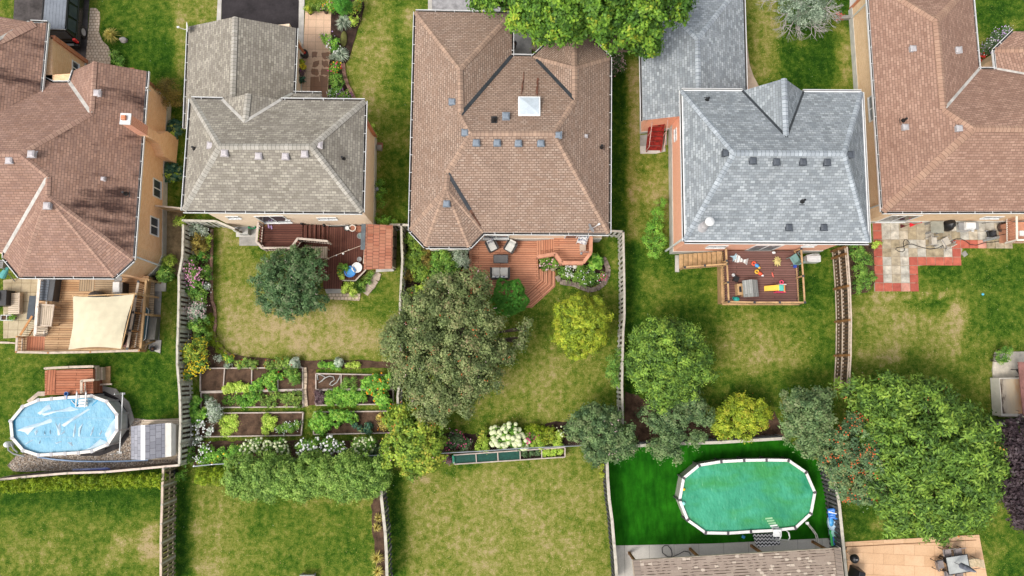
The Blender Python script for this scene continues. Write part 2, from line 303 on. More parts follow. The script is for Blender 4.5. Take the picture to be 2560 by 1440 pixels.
fastmesh(gm, V_, FA); a = gm.attributes.new('dry', 'FLOAT', 'POINT'); a.data.foreach_set('value', dry.ravel().astype(np.float32))
def grassmat():
    m, t, b = newmat('grass'); p = geo(t)
    at_ = N(t, 'Attribute', attribute_name='dry').outputs['Fac']
    def add(a, b_, k=1.0, off=0.0):
        n1 = N(t, 'Math', operation='MULTIPLY_ADD'); t.links.new(b_, n1.inputs[0]); n1.inputs[1].default_value = k
        n2 = N(t, 'Math', operation='ADD'); n2.inputs[1].default_value = off; t.links.new(a, n2.inputs[0]); t.links.new(n2.outputs[0], n1.inputs[2]); return n1.outputs[0]
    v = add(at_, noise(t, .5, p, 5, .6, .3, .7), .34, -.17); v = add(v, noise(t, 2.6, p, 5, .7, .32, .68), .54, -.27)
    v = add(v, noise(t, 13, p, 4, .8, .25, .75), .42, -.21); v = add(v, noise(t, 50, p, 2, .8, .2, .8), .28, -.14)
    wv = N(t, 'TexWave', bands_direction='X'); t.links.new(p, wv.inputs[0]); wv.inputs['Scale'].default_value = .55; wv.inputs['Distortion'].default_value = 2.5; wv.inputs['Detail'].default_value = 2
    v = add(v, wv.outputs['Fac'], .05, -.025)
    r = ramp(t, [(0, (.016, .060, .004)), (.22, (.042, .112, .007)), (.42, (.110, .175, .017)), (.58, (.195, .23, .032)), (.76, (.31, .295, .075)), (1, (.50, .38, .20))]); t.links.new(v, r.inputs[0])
    c = mixc(t, r.outputs[0], mixc(t, (.72,) * 3, (1.18,) * 3, noise(t, 22, p, 3, .8)), .8, 'MULTIPLY')
    sp = N(t, 'TexVoronoi'); sp.inputs['Scale'].default_value = 2.3; t.links.new(p, sp.inputs['Vector']); s1 = N(t, 'Math', operation='LESS_THAN'); s1.inputs[1].default_value = .045; t.links.new(sp.outputs['Distance'], s1.inputs[0])
    s2 = N(t, 'Math', operation='MULTIPLY'); t.links.new(s1.outputs[0], s2.inputs[0]); t.links.new(noise(t, .9, p, 2, .5, .5, .62), s2.inputs[1])
    c = mixc(t, c, (.62, .60, .45), s2.outputs[0])
    t.links.new(c, b.inputs['Base Color']); b.inputs['Roughness'].default_value = .95; b.inputs['Specular IOR Level'].default_value = .1
    bp = N(t, 'Bump'); bp.inputs['Strength'].default_value = 1; bp.inputs['Distance'].default_value = .06
    t.links.new(noise(t, 16, p, 4, .8, .2, .8), bp.inputs['Height']); t.links.new(bp.outputs[0], b.inputs['Normal']); return m
GRASS_RAMP = [(0, (.016, .060, .004)), (.22, (.042, .112, .007)), (.42, (.110, .175, .017)), (.58, (.195, .23, .032)), (.76, (.31, .295, .075)), (1, (.50, .38, .20))]
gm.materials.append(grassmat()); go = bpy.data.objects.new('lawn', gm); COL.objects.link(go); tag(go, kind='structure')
# ---------------------------------------------------------------- sheets on the ground
def px3(pts, z): return [at(x, y, z) for x, y in pts]
EXCL = []
def excl(P): EXCL.append([(p.x, p.y) for p in P])
def sheet(name, pts, z, mat, rot=0, kind='structure'):
    excl(px3(pts, z)); m = M(); m.prism(px3(pts, z), -.05, z); return tag(m.build(name, mat, rot=rot), kind=kind)
def wob(pts, amp=3, step=14):                                # subdivide a pixel outline and make its edge uneven
    out = []
    for i in range(len(pts)):
        a, b_ = pts[i], pts[(i + 1) % len(pts)]; L = math.dist(a, b_); k = max(1, int(L / step))
        for j in range(k): t_ = j / k; out.append((a[0] + (b_[0] - a[0]) * t_ + random.uniform(-amp, amp), a[1] + (b_[1] - a[1]) * t_ + random.uniform(-amp, amp)))
    return out
PAVI = bricks('interlock_beige', (.55, .43, .31), (.66, .54, .41), (.24, .17, .12), .22, .20, .018, weather=.3)
TILE = bricks('path_tiles_pink', (.63, .42, .28), (.68, .47, .32), (.40, .27, .18), .50, .50, .012, off=0, weather=.15)
def wettile():
    m = bricks('path_tiles_wet', (.27, .145, .085), (.30, .165, .10), (.20, .11, .07), .50, .50, .012, off=0, weather=.15, rough=.35); return m
SLAB = bricks('patio_slabs_worn', (.46, .38, .25), (.55, .47, .33), (.22, .17, .10), .58, .58, .012, off=0, weather=.6, wsc=1.2, wcol=(.5, .45, .35))
STAMP = bricks('stamped_concrete', (.60, .385, .225), (.68, .455, .28), (.44, .25, .13), 1.25, .62, .010, off=.5, weather=.35, wsc=1.0, wcol=(.72, .6, .5))
def turf():
    m, t, b = newmat('artificial_turf'); p = geo(t); n = noise(t, 1.0, p, 3); c = mixc(t, (.007, .074, .0025), (.018, .136, .005), n)
    n2 = noise(t, 4, stretch(t, p, (1, .25, 1)), 4); c = mixc(t, c, mixc(t, (.65,) * 3, (1.2,) * 3, n2), 1, 'MULTIPLY'); c = mixc(t, c, mixc(t, (.8,) * 3, (1.2,) * 3, noise(t, 30, p)), 1, 'MULTIPLY')
    t.links.new(c, b.inputs['Base Color']); b.inputs['Roughness'].default_value = .9; b.inputs['Specular IOR Level'].default_value = .05; return m
TURF = turf()
def pebbles():
    m, t, b = newmat('pebbles'); p = geo(t); v = N(t, 'TexVoronoi'); v.inputs['Scale'].default_value = 13; t.links.new(p, v.inputs['Vector'])
    r = ramp(t, [(0, (.40, .30, .22)), (.35, (.24, .18, .13)), (.7, (.55, .46, .37)), (1, (.30, .27, .25))]); sx = N(t, 'SeparateColor'); t.links.new(v.outputs['Color'], sx.inputs[0]); t.links.new(sx.outputs[0], r.inputs[0])
    d = ramp(t, [(0, (1.2, 1.2, 1.2)), (.5, (.8, .8, .8)), (.8, (.3, .3, .3))]); t.links.new(v.outputs['Distance'], d.inputs[0])
    t.links.new(mixc(t, r.outputs[0], d.outputs[0], 1, 'MULTIPLY'), b.inputs['Base Color']); b.inputs['Roughness'].default_value = .9
    bp = N(t, 'Bump'); bp.invert = True; bp.inputs['Distance'].default_value = .04; t.links.new(v.outputs['Distance'], bp.inputs['Height']); t.links.new(bp.outputs[0], b.inputs['Normal']); return m
PEB = pebbles()
sheet('driveway', [(38, -40), (226, -40), (222, 20), (214, 170), (150, 190), (100, 60), (33, 50)], .012, ASPHG)
sheet('path', [(225, 20), (240, 20), (249, 30), (250, 45), (247, 80), (256, 102), (270, 115), (277, 132), (276, 160), (213, 160)], .03, PAVI)
sheet('driveway', [(555, -40), (748, -40), (746, 110), (744, 200), (552, 200)], .012, ASPH)
sheet('kerb', [(546, -40), (555, -40), (552, 60), (541, 60)], .05, CONC); sheet('kerb', [(748, -40), (762, -40), (758, 126), (752, 244), (744, 244), (746, 90)], .05, CONC)
sheet('path', [(763, 28), (830, 28), (826, 130), (818, 250), (752, 250), (758, 126)], .03, TILE)
sheet('wet_path_tiles', [(776, 192), (797, 191), (798, 204), (820, 189), (817, 250), (774, 250)], .034, MATS.get('w') or wettile())
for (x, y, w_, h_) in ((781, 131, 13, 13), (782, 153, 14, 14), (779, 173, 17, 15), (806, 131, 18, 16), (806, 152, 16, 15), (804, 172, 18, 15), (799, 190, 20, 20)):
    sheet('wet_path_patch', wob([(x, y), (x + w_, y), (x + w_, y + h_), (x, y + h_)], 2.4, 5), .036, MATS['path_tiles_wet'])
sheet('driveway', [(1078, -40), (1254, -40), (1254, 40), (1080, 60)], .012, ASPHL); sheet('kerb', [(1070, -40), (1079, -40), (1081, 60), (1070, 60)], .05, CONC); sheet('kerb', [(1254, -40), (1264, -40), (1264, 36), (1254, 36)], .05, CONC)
sheet('path', [(1275, 58), (1295, 57), (1310, 75), (1330, 78), (1329, 150), (1272, 150)], .04, CONCG)
sheet('path', [(1850, -40), (1861, -40), (1866, 60), (1868, 110), (1874, 160), (1884, 190), (1900, 220), (1905, 260), (1840, 260)], .03, plain('path_cream', (.62, .50, .37), .85, .1))
sheet('flower_bed', wob([(831, -30), (900, -30), (910, 15), (905, 50), (880, 110), (872, 150), (862, 165), (864, 190), (880, 235), (888, 258), (818, 258), (826, 130)], 2), .05, SOILD)
sheet('gravel_strip', [(418, 530), (456, 530), (450, 700), (412, 660)], .02, GRAVT)
sheet('pebble_bed', wob([(32, 1180), (18, 1165), (40, 1140), (70, 1130), (280, 1090), (320, 1070), (332, 1045), (447, 1055), (447, 1160), (300, 1170)], 2, 30), .03, PEB)
sheet('pool_liner_border', [(232, 978), (268, 976), (305, 1000), (325, 1035), (322, 1090), (300, 1120), (250, 1140), (200, 1140), (240, 1060)], .045, plain('black_landscape_fabric', (.045, .04, .04), .8, .3, 2))
sheet('patio', [(8, 700), (98, 690), (96, 842), (8, 846)], .04, SLAB)
sheet('patio', [(365, 715), (402, 700), (404, 735), (400, 800), (398, 850), (360, 850)], .03, CONCG)
sheet('patio', [(1538, 1364), (1780, 1359), (2080, 1345), (2100, 1352), (2112, 1480), (1545, 1480)], .03, bricks('patio_concrete_slabs', (.50, .47, .42), (.55, .52, .46), (.26, .24, .21), 1.5, 9, .012, off=0, weather=.25))
sheet('artificial_turf', [(1518, 1120), (1605, 1110), (1960, 1096), (2070, 1170), (2080, 1260), (2095, 1350), (2080, 1345), (1780, 1359), (1538, 1364), (1528, 1300)], .022, TURF)
sheet('patio', [(2113, 1355), (2448, 1337), (2475, 1480), (2125, 1480)], .04, STAMP, rot=-3)
sheet('patio_border', [(2113, 1366), (2440, 1349), (2441, 1351), (2113, 1368.5)], .046, plain('joint_dark', (.22, .12, .06), .9, .1))
# soil areas
sheet('garden_soil', wob([(455, 560), (528, 565), (530, 620), (528, 690), (530, 750), (534, 800), (545, 850), (575, 885), (620, 893), (700, 900), (770, 900), (900, 900), (1000, 905), (990, 920), (600, 925), (500, 935), (462, 950), (455, 800)], 2), .03, SOIL)
sheet('garden_path', [(757, 915), (790, 915), (788, 1012), (770, 1014)], .025, plain('bark_path', (.17, .095, .06), .95, .3, 3, bump=.6))
sheet('garden_soil', wob([(1012, 575), (1175, 575), (1175, 640), (1180, 700), (1130, 720), (1060, 760), (1012, 760)], 2), .03, SOILD)
sheet('garden_soil', wob([(1420, 1085), (1110, 1085), (1060, 1090), (1080, 1130), (1420, 1116), (1540, 1120), (1540, 1050), (1450, 1050), (1340, 1060)], 3), .028, SOILD)
sheet('garden_soil', wob([(1563, 980), (1620, 1000), (1760, 1060), (1940, 1030), (1960, 1092), (1600, 1106), (1563, 1060)], 4), .026, SOIL)
sheet('garden_soil', wob([(2118, 615), (2190, 610), (2190, 700), (2180, 725), (2125, 740)], 3), .026, SOIL)
sheet('garden_soil', wob([(480, 1105), (960, 1100), (960, 1140), (590, 1160), (480, 1165)], 3), .026, SOIL)
sheet('garden_soil', wob([(930, 1240), (962, 1230), (966, 1440), (940, 1440)], 5), .026, SOIL)
# ---------------------------------------------------------------- house builder
def roofpart(root, facets, mat, e=None, name='roof'):
    """facets: lists of world points; one roof mesh with a thin underside"""
    m = M()
    for f in facets:
        pts = list(f); n = Vector((0, 0, 0))
        for i in range(1, len(pts) - 1): n += (pts[i] - pts[0]).cross(pts[i + 1] - pts[0])
        if n.z < 0: pts.reverse(); n = -n
        n.normalize(); u = Vector((0, 0, 1)).cross(n).normalized() if abs(n.z) < .995 else Vector((1, 0, 0)); v = n.cross(u)
        m.face(pts, [(p.dot(u), p.dot(v)) for p in pts])
    return m.build(name, mat, root)
def caps(root, lines, mat, wd=.30, drop=.18):
    m = M()
    for a, b in lines: m.bar(a + Vector((0, 0, .02)), b + Vector((0, 0, .02)), wd, .035, drop=drop * wd)
    return m.build('ridge_cap', mat, root)
def strip(root, name, lines, mat, wd=.22, lift=.03, h=.03):
    for a, b in lines: m = M(); m.bar(a + Vector((0, 0, lift)), b + Vector((0, 0, lift)), wd, h); m.build(name, mat, root)
def eaves(root, loops, out, debris=.5, hangers=True, soffit=True):
    """loops: runs of world eave points (outside on the given side: out=+1 right of travel)"""
    g, d, k = M(), M(), M()
    for run in loops:
        for a, b in zip(run, run[1:]):
            dr = (b - a).normalized(); r = Vector((dr.y, -dr.x, 0)) * out
            g.bar(a + r * .125 - Vector((0, 0, .05)), b + r * .125 - Vector((0, 0, .05)), .03, .12)          # outer lip
            g.bar(a + r * .07 - Vector((0, 0, .13)), b + r * .07 - Vector((0, 0, .13)), .12, .03)
            k.bar(a + r * .05 - Vector((0, 0, .085)), b + r * .05 - Vector((0, 0, .085)), .11, .02)  # dark strip along the inside of the gutter
            L = (b - a).length
            if hangers:
                for i in range(1, int(L / 1.1) + 1): p = a + dr * (i * 1.1 + .1 * math.sin(i * 7)); g.bar(p - r * .01 + Vector((0, 0, .012)), p + r * .12 + Vector((0, 0, .012)), .025, .02)
            g.bar(a - Vector((0, 0, .12)) - r * .01, b - Vector((0, 0, .12)) - r * .01, .02, .2)
    gu = g.build('gutter', WHITE, root); k.build('leaf_debris', GDARK, gu); return gu
def walls(root, foot, h, mat, fh=.55, name='wall'):
    m = M(); P = [at(*q) for q in foot]; P = [Vector((q.x, q.y, 0)) for q in P]; excl(P); m.prism(P, -.05, h); o = m.build(name, mat, root)
    c = sum(P, Vector()) / len(P); m = M(); m.prism([p + (p - c).normalized() * .05 for p in P], -.05, fh); m.build('foundation', FOUND, root); return P
def soffit(root, pts, z):
    m = M(); m.prism(pts, z - .06, z - .04); m.prism([p for p in pts], z - .07, z - .05); m.build('soffit', WHITE, root)
def window(root, px, py, A, B, wd, ht, glass=GLASS, name='window', frame=.07, mull=1, proud=.04):
    pl = wallpl(A, B); c = on(px, py, pl); d = (at(*B) - at(*A)).normalized(); n = Vector((d.y, -d.x, 0))
    if n.dot(CO - c) < 0: n = -n
    f, g = M(), M()
    def rect(mm, u0, u1, v0, v1, p0, p1):
        q = [c + d * u + Vector((0, 0, v)) + n * p for u, v, p in ((u0, v0, p1), (u1, v0, p1), (u1, v1, p1), (u0, v1, p1))]; r_ = [c + d * u + Vector((0, 0, v)) + n * p for u, v, p in ((u0, v0, p0), (u1, v0, p0), (u1, v1, p0), (u0, v1, p0))]
        mm.face(q); 
        for i in range(4): j = (i + 1) % 4; mm.face([q[i], q[j], r_[j], r_[i]])
    a, b_, t_ = wd / 2, ht / 2, frame
    rect(f, -a, a, -b_, -b_ + t_, -.05, proud + .05); rect(f, -a, a, b_ - t_, b_, -.05, proud); rect(f, -a, -a + t_, -b_ + t_, b_ - t_, -.05, proud); rect(f, a - t_, a, -b_ + t_, b_ - t_, -.05, proud)
    for k in range(mull): u = -a + wd * (k + 1) / (mull + 1); rect(f, u - t_ / 2, u + t_ / 2, -b_ + t_, b_ - t_, -.05, proud - .01)
    o = f.build(name, WHITE, root); rect(g, -a + t_, a - t_, -b_ + t_, b_ - t_, -.05, .012); g.build('pane', glass, o); return o
def vent(root, px, py, pl, mat, s=.36, name='roof_vent', turn=0):
    p = on(px, py, pl); n = pl[1].normalized(); n2 = Vector((pl[1].x, pl[1].y, 0)); ang = math.degrees(math.atan2(n2.y, n2.x)) + 90
    m = M(p, ang); q = s / 2
    sl = math.hypot(pl[1].x, pl[1].y)
    m.mesh([(-q * 1.25, -q * 1.25, -q * 1.25 * -sl + .01), (q * 1.25, -q * 1.25, q * 1.25 * sl + .01), (q * 1.25, q * 1.25, -q * 1.25 * sl + .01), (-q * 1.25, q * 1.25, -q * 1.25 * sl + .01)], [(0, 1, 2, 3)])
    m.box(-q, -q, -.12, q, q, .13); m.mesh([(-q * 1.1, -q * 1.1, .13), (q * 1.1, -q * 1.1, .13), (q * 1.1, q * 1.1, .13), (-q * 1.1, q * 1.1, .13), (-q * .6, -q * .6, .20), (q * .6, -q * .6, .20), (q * .6, q * .6, .20), (-q * .6, q * .6, .20)],
           [(0, 1, 5, 4), (1, 2, 6, 5), (2, 3, 7, 6), (3, 0, 4, 7), (4, 5, 6, 7), (3, 2, 1, 0)])
    return m.build(name, mat, root, bevel=.015)
def pipe(root, px, py, pl, mat=BLACK, r=.07, h=.35, name='vent_pipe'):
    p = on(px, py, pl); n2 = Vector((pl[1].x, pl[1].y, 0)); ang = math.degrees(math.atan2(n2.y, n2.x)) + 90; m = M(p, ang); sl = math.hypot(pl[1].x, pl[1].y)
    m.mesh([(-.16, -.2, -(-.2) * -sl + .02), (.16, -.2, -.2 * sl + .02), (.16, .2, .2 * -sl + .02), (-.16, .2, .2 * -sl + .02)], [(0, 1, 2, 3)])
    m.cyl(0, 0, -.05, h, r, r * .9, 12); m.lathe(0, 0, [(r * 1.0, .1), (r * 1.6, .04), (r * 2, -.02)], 12); return m.build(name, mat, root)
def dish(name, label, px, py, z, rot, pole):
    t = T(name, label, 'satellite dish', at(px, py, z)); o = at(px, py, z)
    m = M(o, rot); r = .34; pr = [(r * k / 5, .07 * (k / 5) ** 2) for k in range(6)]; k0 = len(m.v)
    vs, fs = [], []
    for i, (rr, zz) in enumerate(pr):
        for j in range(18): q_ = 2 * math.pi * j / 18; x, y, zl = rr * math.cos(q_), rr * math.sin(q_) * .85, zz; vs.append((x * .45 - zl * .9, y, x * .9 + zl * .45 + .3))
    for i in range(5):
        for j in range(18): a, b_ = i * 18 + j, i * 18 + (j + 1) % 18; fs.append((a, b_, b_ + 18, a + 18))
    m.mesh(vs, fs); m.build('reflector', WHITE, t, smooth=True)
    m = M(o, rot); m.tube([(.02, 0, .1), (-.30, 0, .12), (-.50, 0, .42)], .018, 6); m.build('feed_arm', WHITE, t); m = M(o, rot); m.cbox(-.52, 0, .42, .14, .1, .1); m.build('receiver', WHITE, t, bevel=.02)
    m = M(o, rot); m.tube([(.02, 0, .3), (.10, 0, .05), pole], .022, 6); m.build('mast', MGREY, t)
    return t
Z1 = Vector((0, 0, 1))
# ---------------------------------------------------------------- HOUSE 1 (left, pink-brown roof)
e = 3.6; h1 = T('house', 'peach brick bungalow with streaked pink brown shingle roof at the left edge', 'house', at(220, 430))
E1 = slope((332, 650), (367, 178), e, .5)
N1 = slope((175, 207), (-60, 207), e, .5); SW1 = slope((-60, 631), (11, 631), e, .5)
A, C, D, E_, F_, G = (at(*p, e) for p in ((367, 178), (332, 650), (286, 692), (49, 691), (11, 645), (11, 631)))
P_ = on(236, 154, E1); Q = on(228, 283, E1); R = on(50, 385, E1); S_ = on(120, 442, E1); T_ = on(118, 490, E1)
K0, K1, K2, K3 = at(185, 176, e), at(175, 207, e), at(130, 207, e), at(107, 195, e)
RL_ = Vector((R.x - 8, R.y, R.z)); GL = at(-130, 631, e); NL = at(-130, 195, e)
roofpart(h1, [[P_, A, C, T_, S_, R, Q]], R_BROWN1S, name='streaked_roof_slope'); roofpart(h1, [[K0, P_, Q, K1], [K1, Q, R, RL_, NL, K3, K2], [RL_, R, S_, G, GL], [S_, T_, F_, G], [T_, E_, F_], [T_, D, E_], [T_, C, D]], R_BROWN1)
g1, g2, g3 = at(117, 57, e + .35), at(97, 263, e + .35), at(75, 55, e + .35); GE = slope((97, 263), (117, 57), e + .35, .5)
ga, gb, gc = on(-5, 103, GE), on(-5, 318, GE), on(85, 58, GE); gd = at(-120, 20, e + .35); ge = Vector((ga.x - 5, ga.y + 1, ga.z + .6)); gf = Vector((gb.x - 5, gb.y - 2, gb.z + .6))
roofpart(h1, [[g1, g2, gb, ga, gc], [ga, gb, gf, ge]], R_BROWN1S, name='garage_roof_slope'); roofpart(h1, [[gc, ga, ge, gd, g3]], R_BROWN1, name='garage_roof')
caps(h1, [(P_, Q), (Q, R), (R, S_), (T_, C), (T_, D), (T_, E_), (T_, F_), (S_, T_), (R, RL_)], CAP['pinkbrown']); caps(h1, [(gc, ga)], CAP['pinkbrown'], .5, .1)
strip(h1, 'valley_flashing', [(K1, Q), (S_, G), (g2, gb), (g3 + Z1 * .02, ga + Z1 * .06)], FLASHL, .2)
eaves(h1, [[A, C, D, E_, F_, G]], -1, ); eaves(h1, [[K0, K1, K2, K3]], 1); eaves(h1, [[g1, g2]], -1); eaves(h1, [[g3, g1]], -1)
walls(h1, [(400, 232), (428, 262), (418, 420), (415, 640), (404, 668), (372, 700), (64, 676, 3.6), (30, 640, 3.6), (-60, 620, 3.6), (-60, 262)], e - .1, B_PEACH); walls(h1, [(218, 157), (218, 300), (60, 300), (-60, 240), (-60, 150)], e - .1, B_PEACH, .3, 'garage_wall')
m = M(); p = at(218, 157); m.bar(p + Z1 * .1, p + Z1 * (e - .1), .24, .24); m.build('corner_bricks', B_RED, h1); m = M(); p = at(400, 232); m.bar(p + Z1 * .1, p + Z1 * (e - .1), .24, .24); m.build('corner_bricks', B_RED, h1)
soffit(h1, [A, C, D, E_, F_, G, GL, NL, K3, K2, K1, K0], e); 
window(h1, 392, 472, (418, 420), (415, 640), 1.15, 1.0); window(h1, 385, 566, (418, 420), (415, 640), 1.15, 1.0)
window(h1, 188, 172, (218, 157), (218, 300), .9, .7)
for px, py in ((245, 234), (81, 386), (26, 402), (120, 515), (260, 448)): vent(h1, px, py, E1 if px > 130 else slope((11, 631), (-60, 631), e, -.5) if px < 100 else slope((49, 691), (286, 692), e, .5) , VENTW, .36 if px != 260 else .22)
pipe(h1, 314, 484, E1)
ch = on(355, 318, wallpl((418, 420), (428, 262))); cb = at(431, 376)
m = M(cb, -2); m.box(-.36, -.85, 0, .32, .75, 1.5); m.mesh([(-.36, -.85, 1.5), (.32, -.85, 1.5), (.32, .75, 1.5), (-.36, .75, 1.5), (-.22, -.28, 2.3), (.28, -.28, 2.3), (.28, .28, 2.3), (-.22, .28, 2.3)], [(0, 1, 5, 4), (1, 2, 6, 5), (2, 3, 7, 6), (3, 0, 4, 7)]); m.box(-.22, -.28, 2.3, .28, .28, 3.7); chm = m.build('chimney', B_PEACH, h1)
m = M(cb, -2); m.box(-.22, -.28, 3.7, .28, .28, 5.6); m.build('chimney_top', bricks('brick_chimney_pale_red', (.62, .21, .12), (.72, .29, .17), (.78, .5, .38), .21, .09, .014), chm)
m = M(cb, -2); m.box(-.26, -.32, 5.6, .32, .32, 5.68); m.build('chimney_cap', WHITE, chm); m = M(cb, -2); m.box(-.14, -.1, 5.68, .1, .16, 5.85); m.build('chimney_flue', B_RED, chm)
m = M(); a_ = on(367, 220, wallpl((400, 232), (428, 262))); m.bar(at(366, 219, 4.0), at(391, 240, 0.1), .09, .07); m.bar(at(336, 640, e - .2), at(406, 666, .3), .09, .07); m.build('downspout', WHITE, h1)
# ---------------------------------------------------------------- HOUSE 2 (warm grey roof)
e = 5.8; h2 = T('house', 'cream brick house with warm grey shingle roof above the dark maroon deck', 'house', at(700, 400))
NW, NE, SE, SW = (at(*p, e) for p in ((478, 247), (912, 252), (905, 530), (458, 526)))
Sp = slope((458, 526), (905, 530), e, .52); Np = slope((912, 252), (478, 247), e, .52); Ep = slope((905, 530), (912, 252), e, .6); Wp = slope((478, 247), (458, 526), e, .6)
R1, R2 = on(548, 366, Sp), on(778, 366, Sp); j1, j2 = at(556, 249, e), at(702, 250, e); gp = on(612, 305, Np); gpk = at(620, 234, gp.z - .02); l2, r2 = at(553, 249, e), at(703, 252, e + .25)
roofpart(h2, [[NW, j1, gp, j2, NE, R2, R1], [SW, SE, R2, R1], [NE, SE, R2], [NW, SW, R1], [j1, gpk, gp], [gpk, j2, gp]], R_GREY)
caps(h2, [(NW, R1), (SW, R1), (NE, R2), (SE, R2), (R1, R2), (gpk, gp)], CAP['grey'], .34); strip(h2, 'valley_flashing', [(j1, gp), (j2, gp)], FLASHL, .16)
eaves(h2, [[j1, NW, SW, SE, NE, j2]], 1); soffit(h2, [NW, NE, SE, SW], e)
FT2 = [(594, 345), (941, 350), (938, 566), (592, 572)]; walls(h2, FT2, e - .1, B_CREAM, .65)
ge_ = 2.9; g_ = [at(*p, ge_) for p in ((472, 66), (740, 70), (733, 240), (733, 300), (462, 320))]; GW = slope((472, 66), (462, 320), ge_, .48); GP = on(587, 42, GW); GQ = on(579, 300, GW)
pk, mq = GP, GQ
roofpart(h2, [[g_[0], pk, mq, g_[4]], [pk, g_[1], g_[2], g_[3], mq]], R_GREY, name='garage_roof'); caps(h2, [(pk, mq)], CAP['grey'], .34)
eaves(h2, [[g_[0], g_[4]]], 1); eaves(h2, [[g_[1], g_[2]]], -1); walls(h2, [(488, 78, 2.9), (756, 112), (752, 300), (478, 310, 2.9)], ge_ - .1, B_CREAM, .2, 'garage_wall')
pr = [at(733, 233, 2.9), at(803, 234, 2.9), at(800, 300, 3.5), at(700, 300, 3.5)]; roofpart(h2, [pr], R_GREY, name='porch_roof'); eaves(h2, [[pr[0], pr[1]]], -1); m = M(); m.bar(at(803, 244, 0), at(803, 244, 2.85), .14, .14); m.build('porch_post', WHITE, h2)
strip(h2, 'step_flashing', [(at(732, 234, 5.0), at(700, 250, 5.8))], FLASHL, .16)
for i, (px, py) in enumerate(((529, 365), (563, 384), (648, 391), (715, 392), (763, 386), (798, 365))): vent(h2, px, py, Wp if i == 0 else Ep if i == 5 else Sp, VENTW, .34)
pipe(h2, 487, 372, Wp); pipe(h2, 858, 397, Ep)
window(h2, 584, 543, FT2[3], FT2[2], .75, .6); window(h2, 684, 548, FT2[3], FT2[2], 1.7, 1.9, name='patio_door'); window(h2, 818, 546, FT2[3], FT2[2], 1.15, .55)
m = M(); p = on(720, 546, wallpl(FT2[3], FT2[2])) - Vector((0, .06, 0)); 
for k in range(4): q_ = k * math.pi / 2 + .3; m.ball(p.x + .1 * math.cos(q_), p.y - .05, p.z + .1 * math.sin(q_), .09, .04, .07)
m.build('wall_ornament', WHITE, h2)
m = M(); m.bar(at(735, 110, 2.8), at(757, 135, .6), .08, .08); m.build('downspout', WHITE, h2); m = M(); m.bar(at(741, 106, 2.6), at(758, 132, .7), .25, .05); m.build('corner_bricks', B_RED, h2); m = M(); m.bar(at(914, 300, e - .3), at(940, 344, .2), .22, .05); m.build('corner_bricks', B_RED, h2)
# ---------------------------------------------------------------- HOUSE 3 (tan brown roof)
e = 4.2; h3 = T('house', 'house with tan brown hip roof, square skylight and octagonal corner bays', 'house', at(1280, 340))
W3 = slope((1039, 28), (1026, 576), e, .60); E3 = slope((1522, 583), (1524, 143), e, .60); S3 = slope((1209, 581), (1522, 583), e, .42)
P3 = {k: at(*v, e) for k, v in dict(NW=(1039, 29), NE=(1279, 33), a=(1279, 140), b=(1334, 141), c=(1379, 99), d=(1482, 101), f=(1524, 143), SE=(1522, 583), g=(1209, 581), h=(1174, 617), i=(1064, 616), SW=(1026, 576)).items()}
H1_, R0, RLn, J, H3_ = (on(*q_, W3) for q_ in ((1150, 172), (1152, 287), (1177, 333), (1119, 432), (1116, 472))); RR, K, H2_ = (on(*q_, E3) for q_ in ((1384, 333), (1437, 250), (1437, 168)))
RLn.z = RR.z = (RLn.z + RR.z) / 2; pk3 = at(1435, 82, e + .9)
p = P3; roofpart(h3, [[p['NW'], H1_, R0, RLn, J, H3_, p['SW']], [p['NW'], p['NE'], H1_], [p['NE'], p['a'], R0, H1_], [p['a'], p['b'], K, RR, RLn, R0], [p['b'], H2_, K], [p['b'], p['c'], H2_], [p['c'], pk3, H2_], [pk3, p['d'], H2_], [p['d'], p['f'], H2_],
    [p['f'], p['SE'], RR, K, H2_], [p['SE'], p['g'], J, RLn, RR], [J, H3_, p['g']], [p['g'], p['h'], H3_], [p['h'], p['i'], H3_], [p['i'], p['SW'], H3_]], R_BROWN3)
caps(h3, [(p['NW'], H1_), (p['NE'], H1_), (H1_, R0), (R0, RLn), (RLn, RR), (RR, K), (K, H2_), (H2_, pk3), (H2_, p['b']), (H2_, p['f']), (RLn, J), (J, H3_), (H3_, p['SW']), (H3_, p['i']), (H3_, p['h']), (H3_, p['g']), (RR, p['SE'])], CAP['tan'], .32)
strip(h3, 'valley_flashing', [(p['a'], R0), (p['b'] * .93 + K * .07, K), (J, J * .38 + p['g'] * .62)], FLASHD, .2)
strip(h3, 'valley_debris', [(J * .38 + p['g'] * .62, J * .1 + p['g'] * .9)], plain('debris_brown', (.15, .075, .05), .95, .3), .14)
eaves(h3, [[p['g'], p['h'], p['i'], p['SW'], p['NW'], p['NE'], p['a'], p['b'], p['c']]], -1, hangers=True); eaves(h3, [[p['d'], p['f'], p['SE'], p['g']]], -1); soffit(h3, [p[k] for k in ('NW', 'NE', 'a', 'b', 'c', 'd', 'f', 'SE', 'g', 'h', 'i', 'SW')], e)
walls(h3, [(1056, 44, 4.2), (1262, 46, 4.2), (1262, 154, 4.2), (1340, 156, 4.2), (1380, 116, 4.2), (1480, 116, 4.2), (1506, 150, 4.2), (1496, 604), (1200, 605), (1172, 632), (1082, 632), (1052, 605)], e - .1, B_CREAM, 1.2)
NC = slope((1334, 141), (1279, 140), e, .42)
for px, py, pl in ((1131, 256, W3), (1163, 333, W3), (1265, 291, NC), (1191, 358, S3), (1243, 358, S3), (1296, 359, S3), (1352, 359, S3), (1395, 339, E3), (1117, 510, slope((1174, 617), (1064, 616), e, -.45))): vent(h3, px, py, pl, VENTG, .34)
vent(h3, 1465, 341, E3, VENTL, .18); pipe(h3, 1235, 298, NC); pipe(h3, 1503, 368, E3)
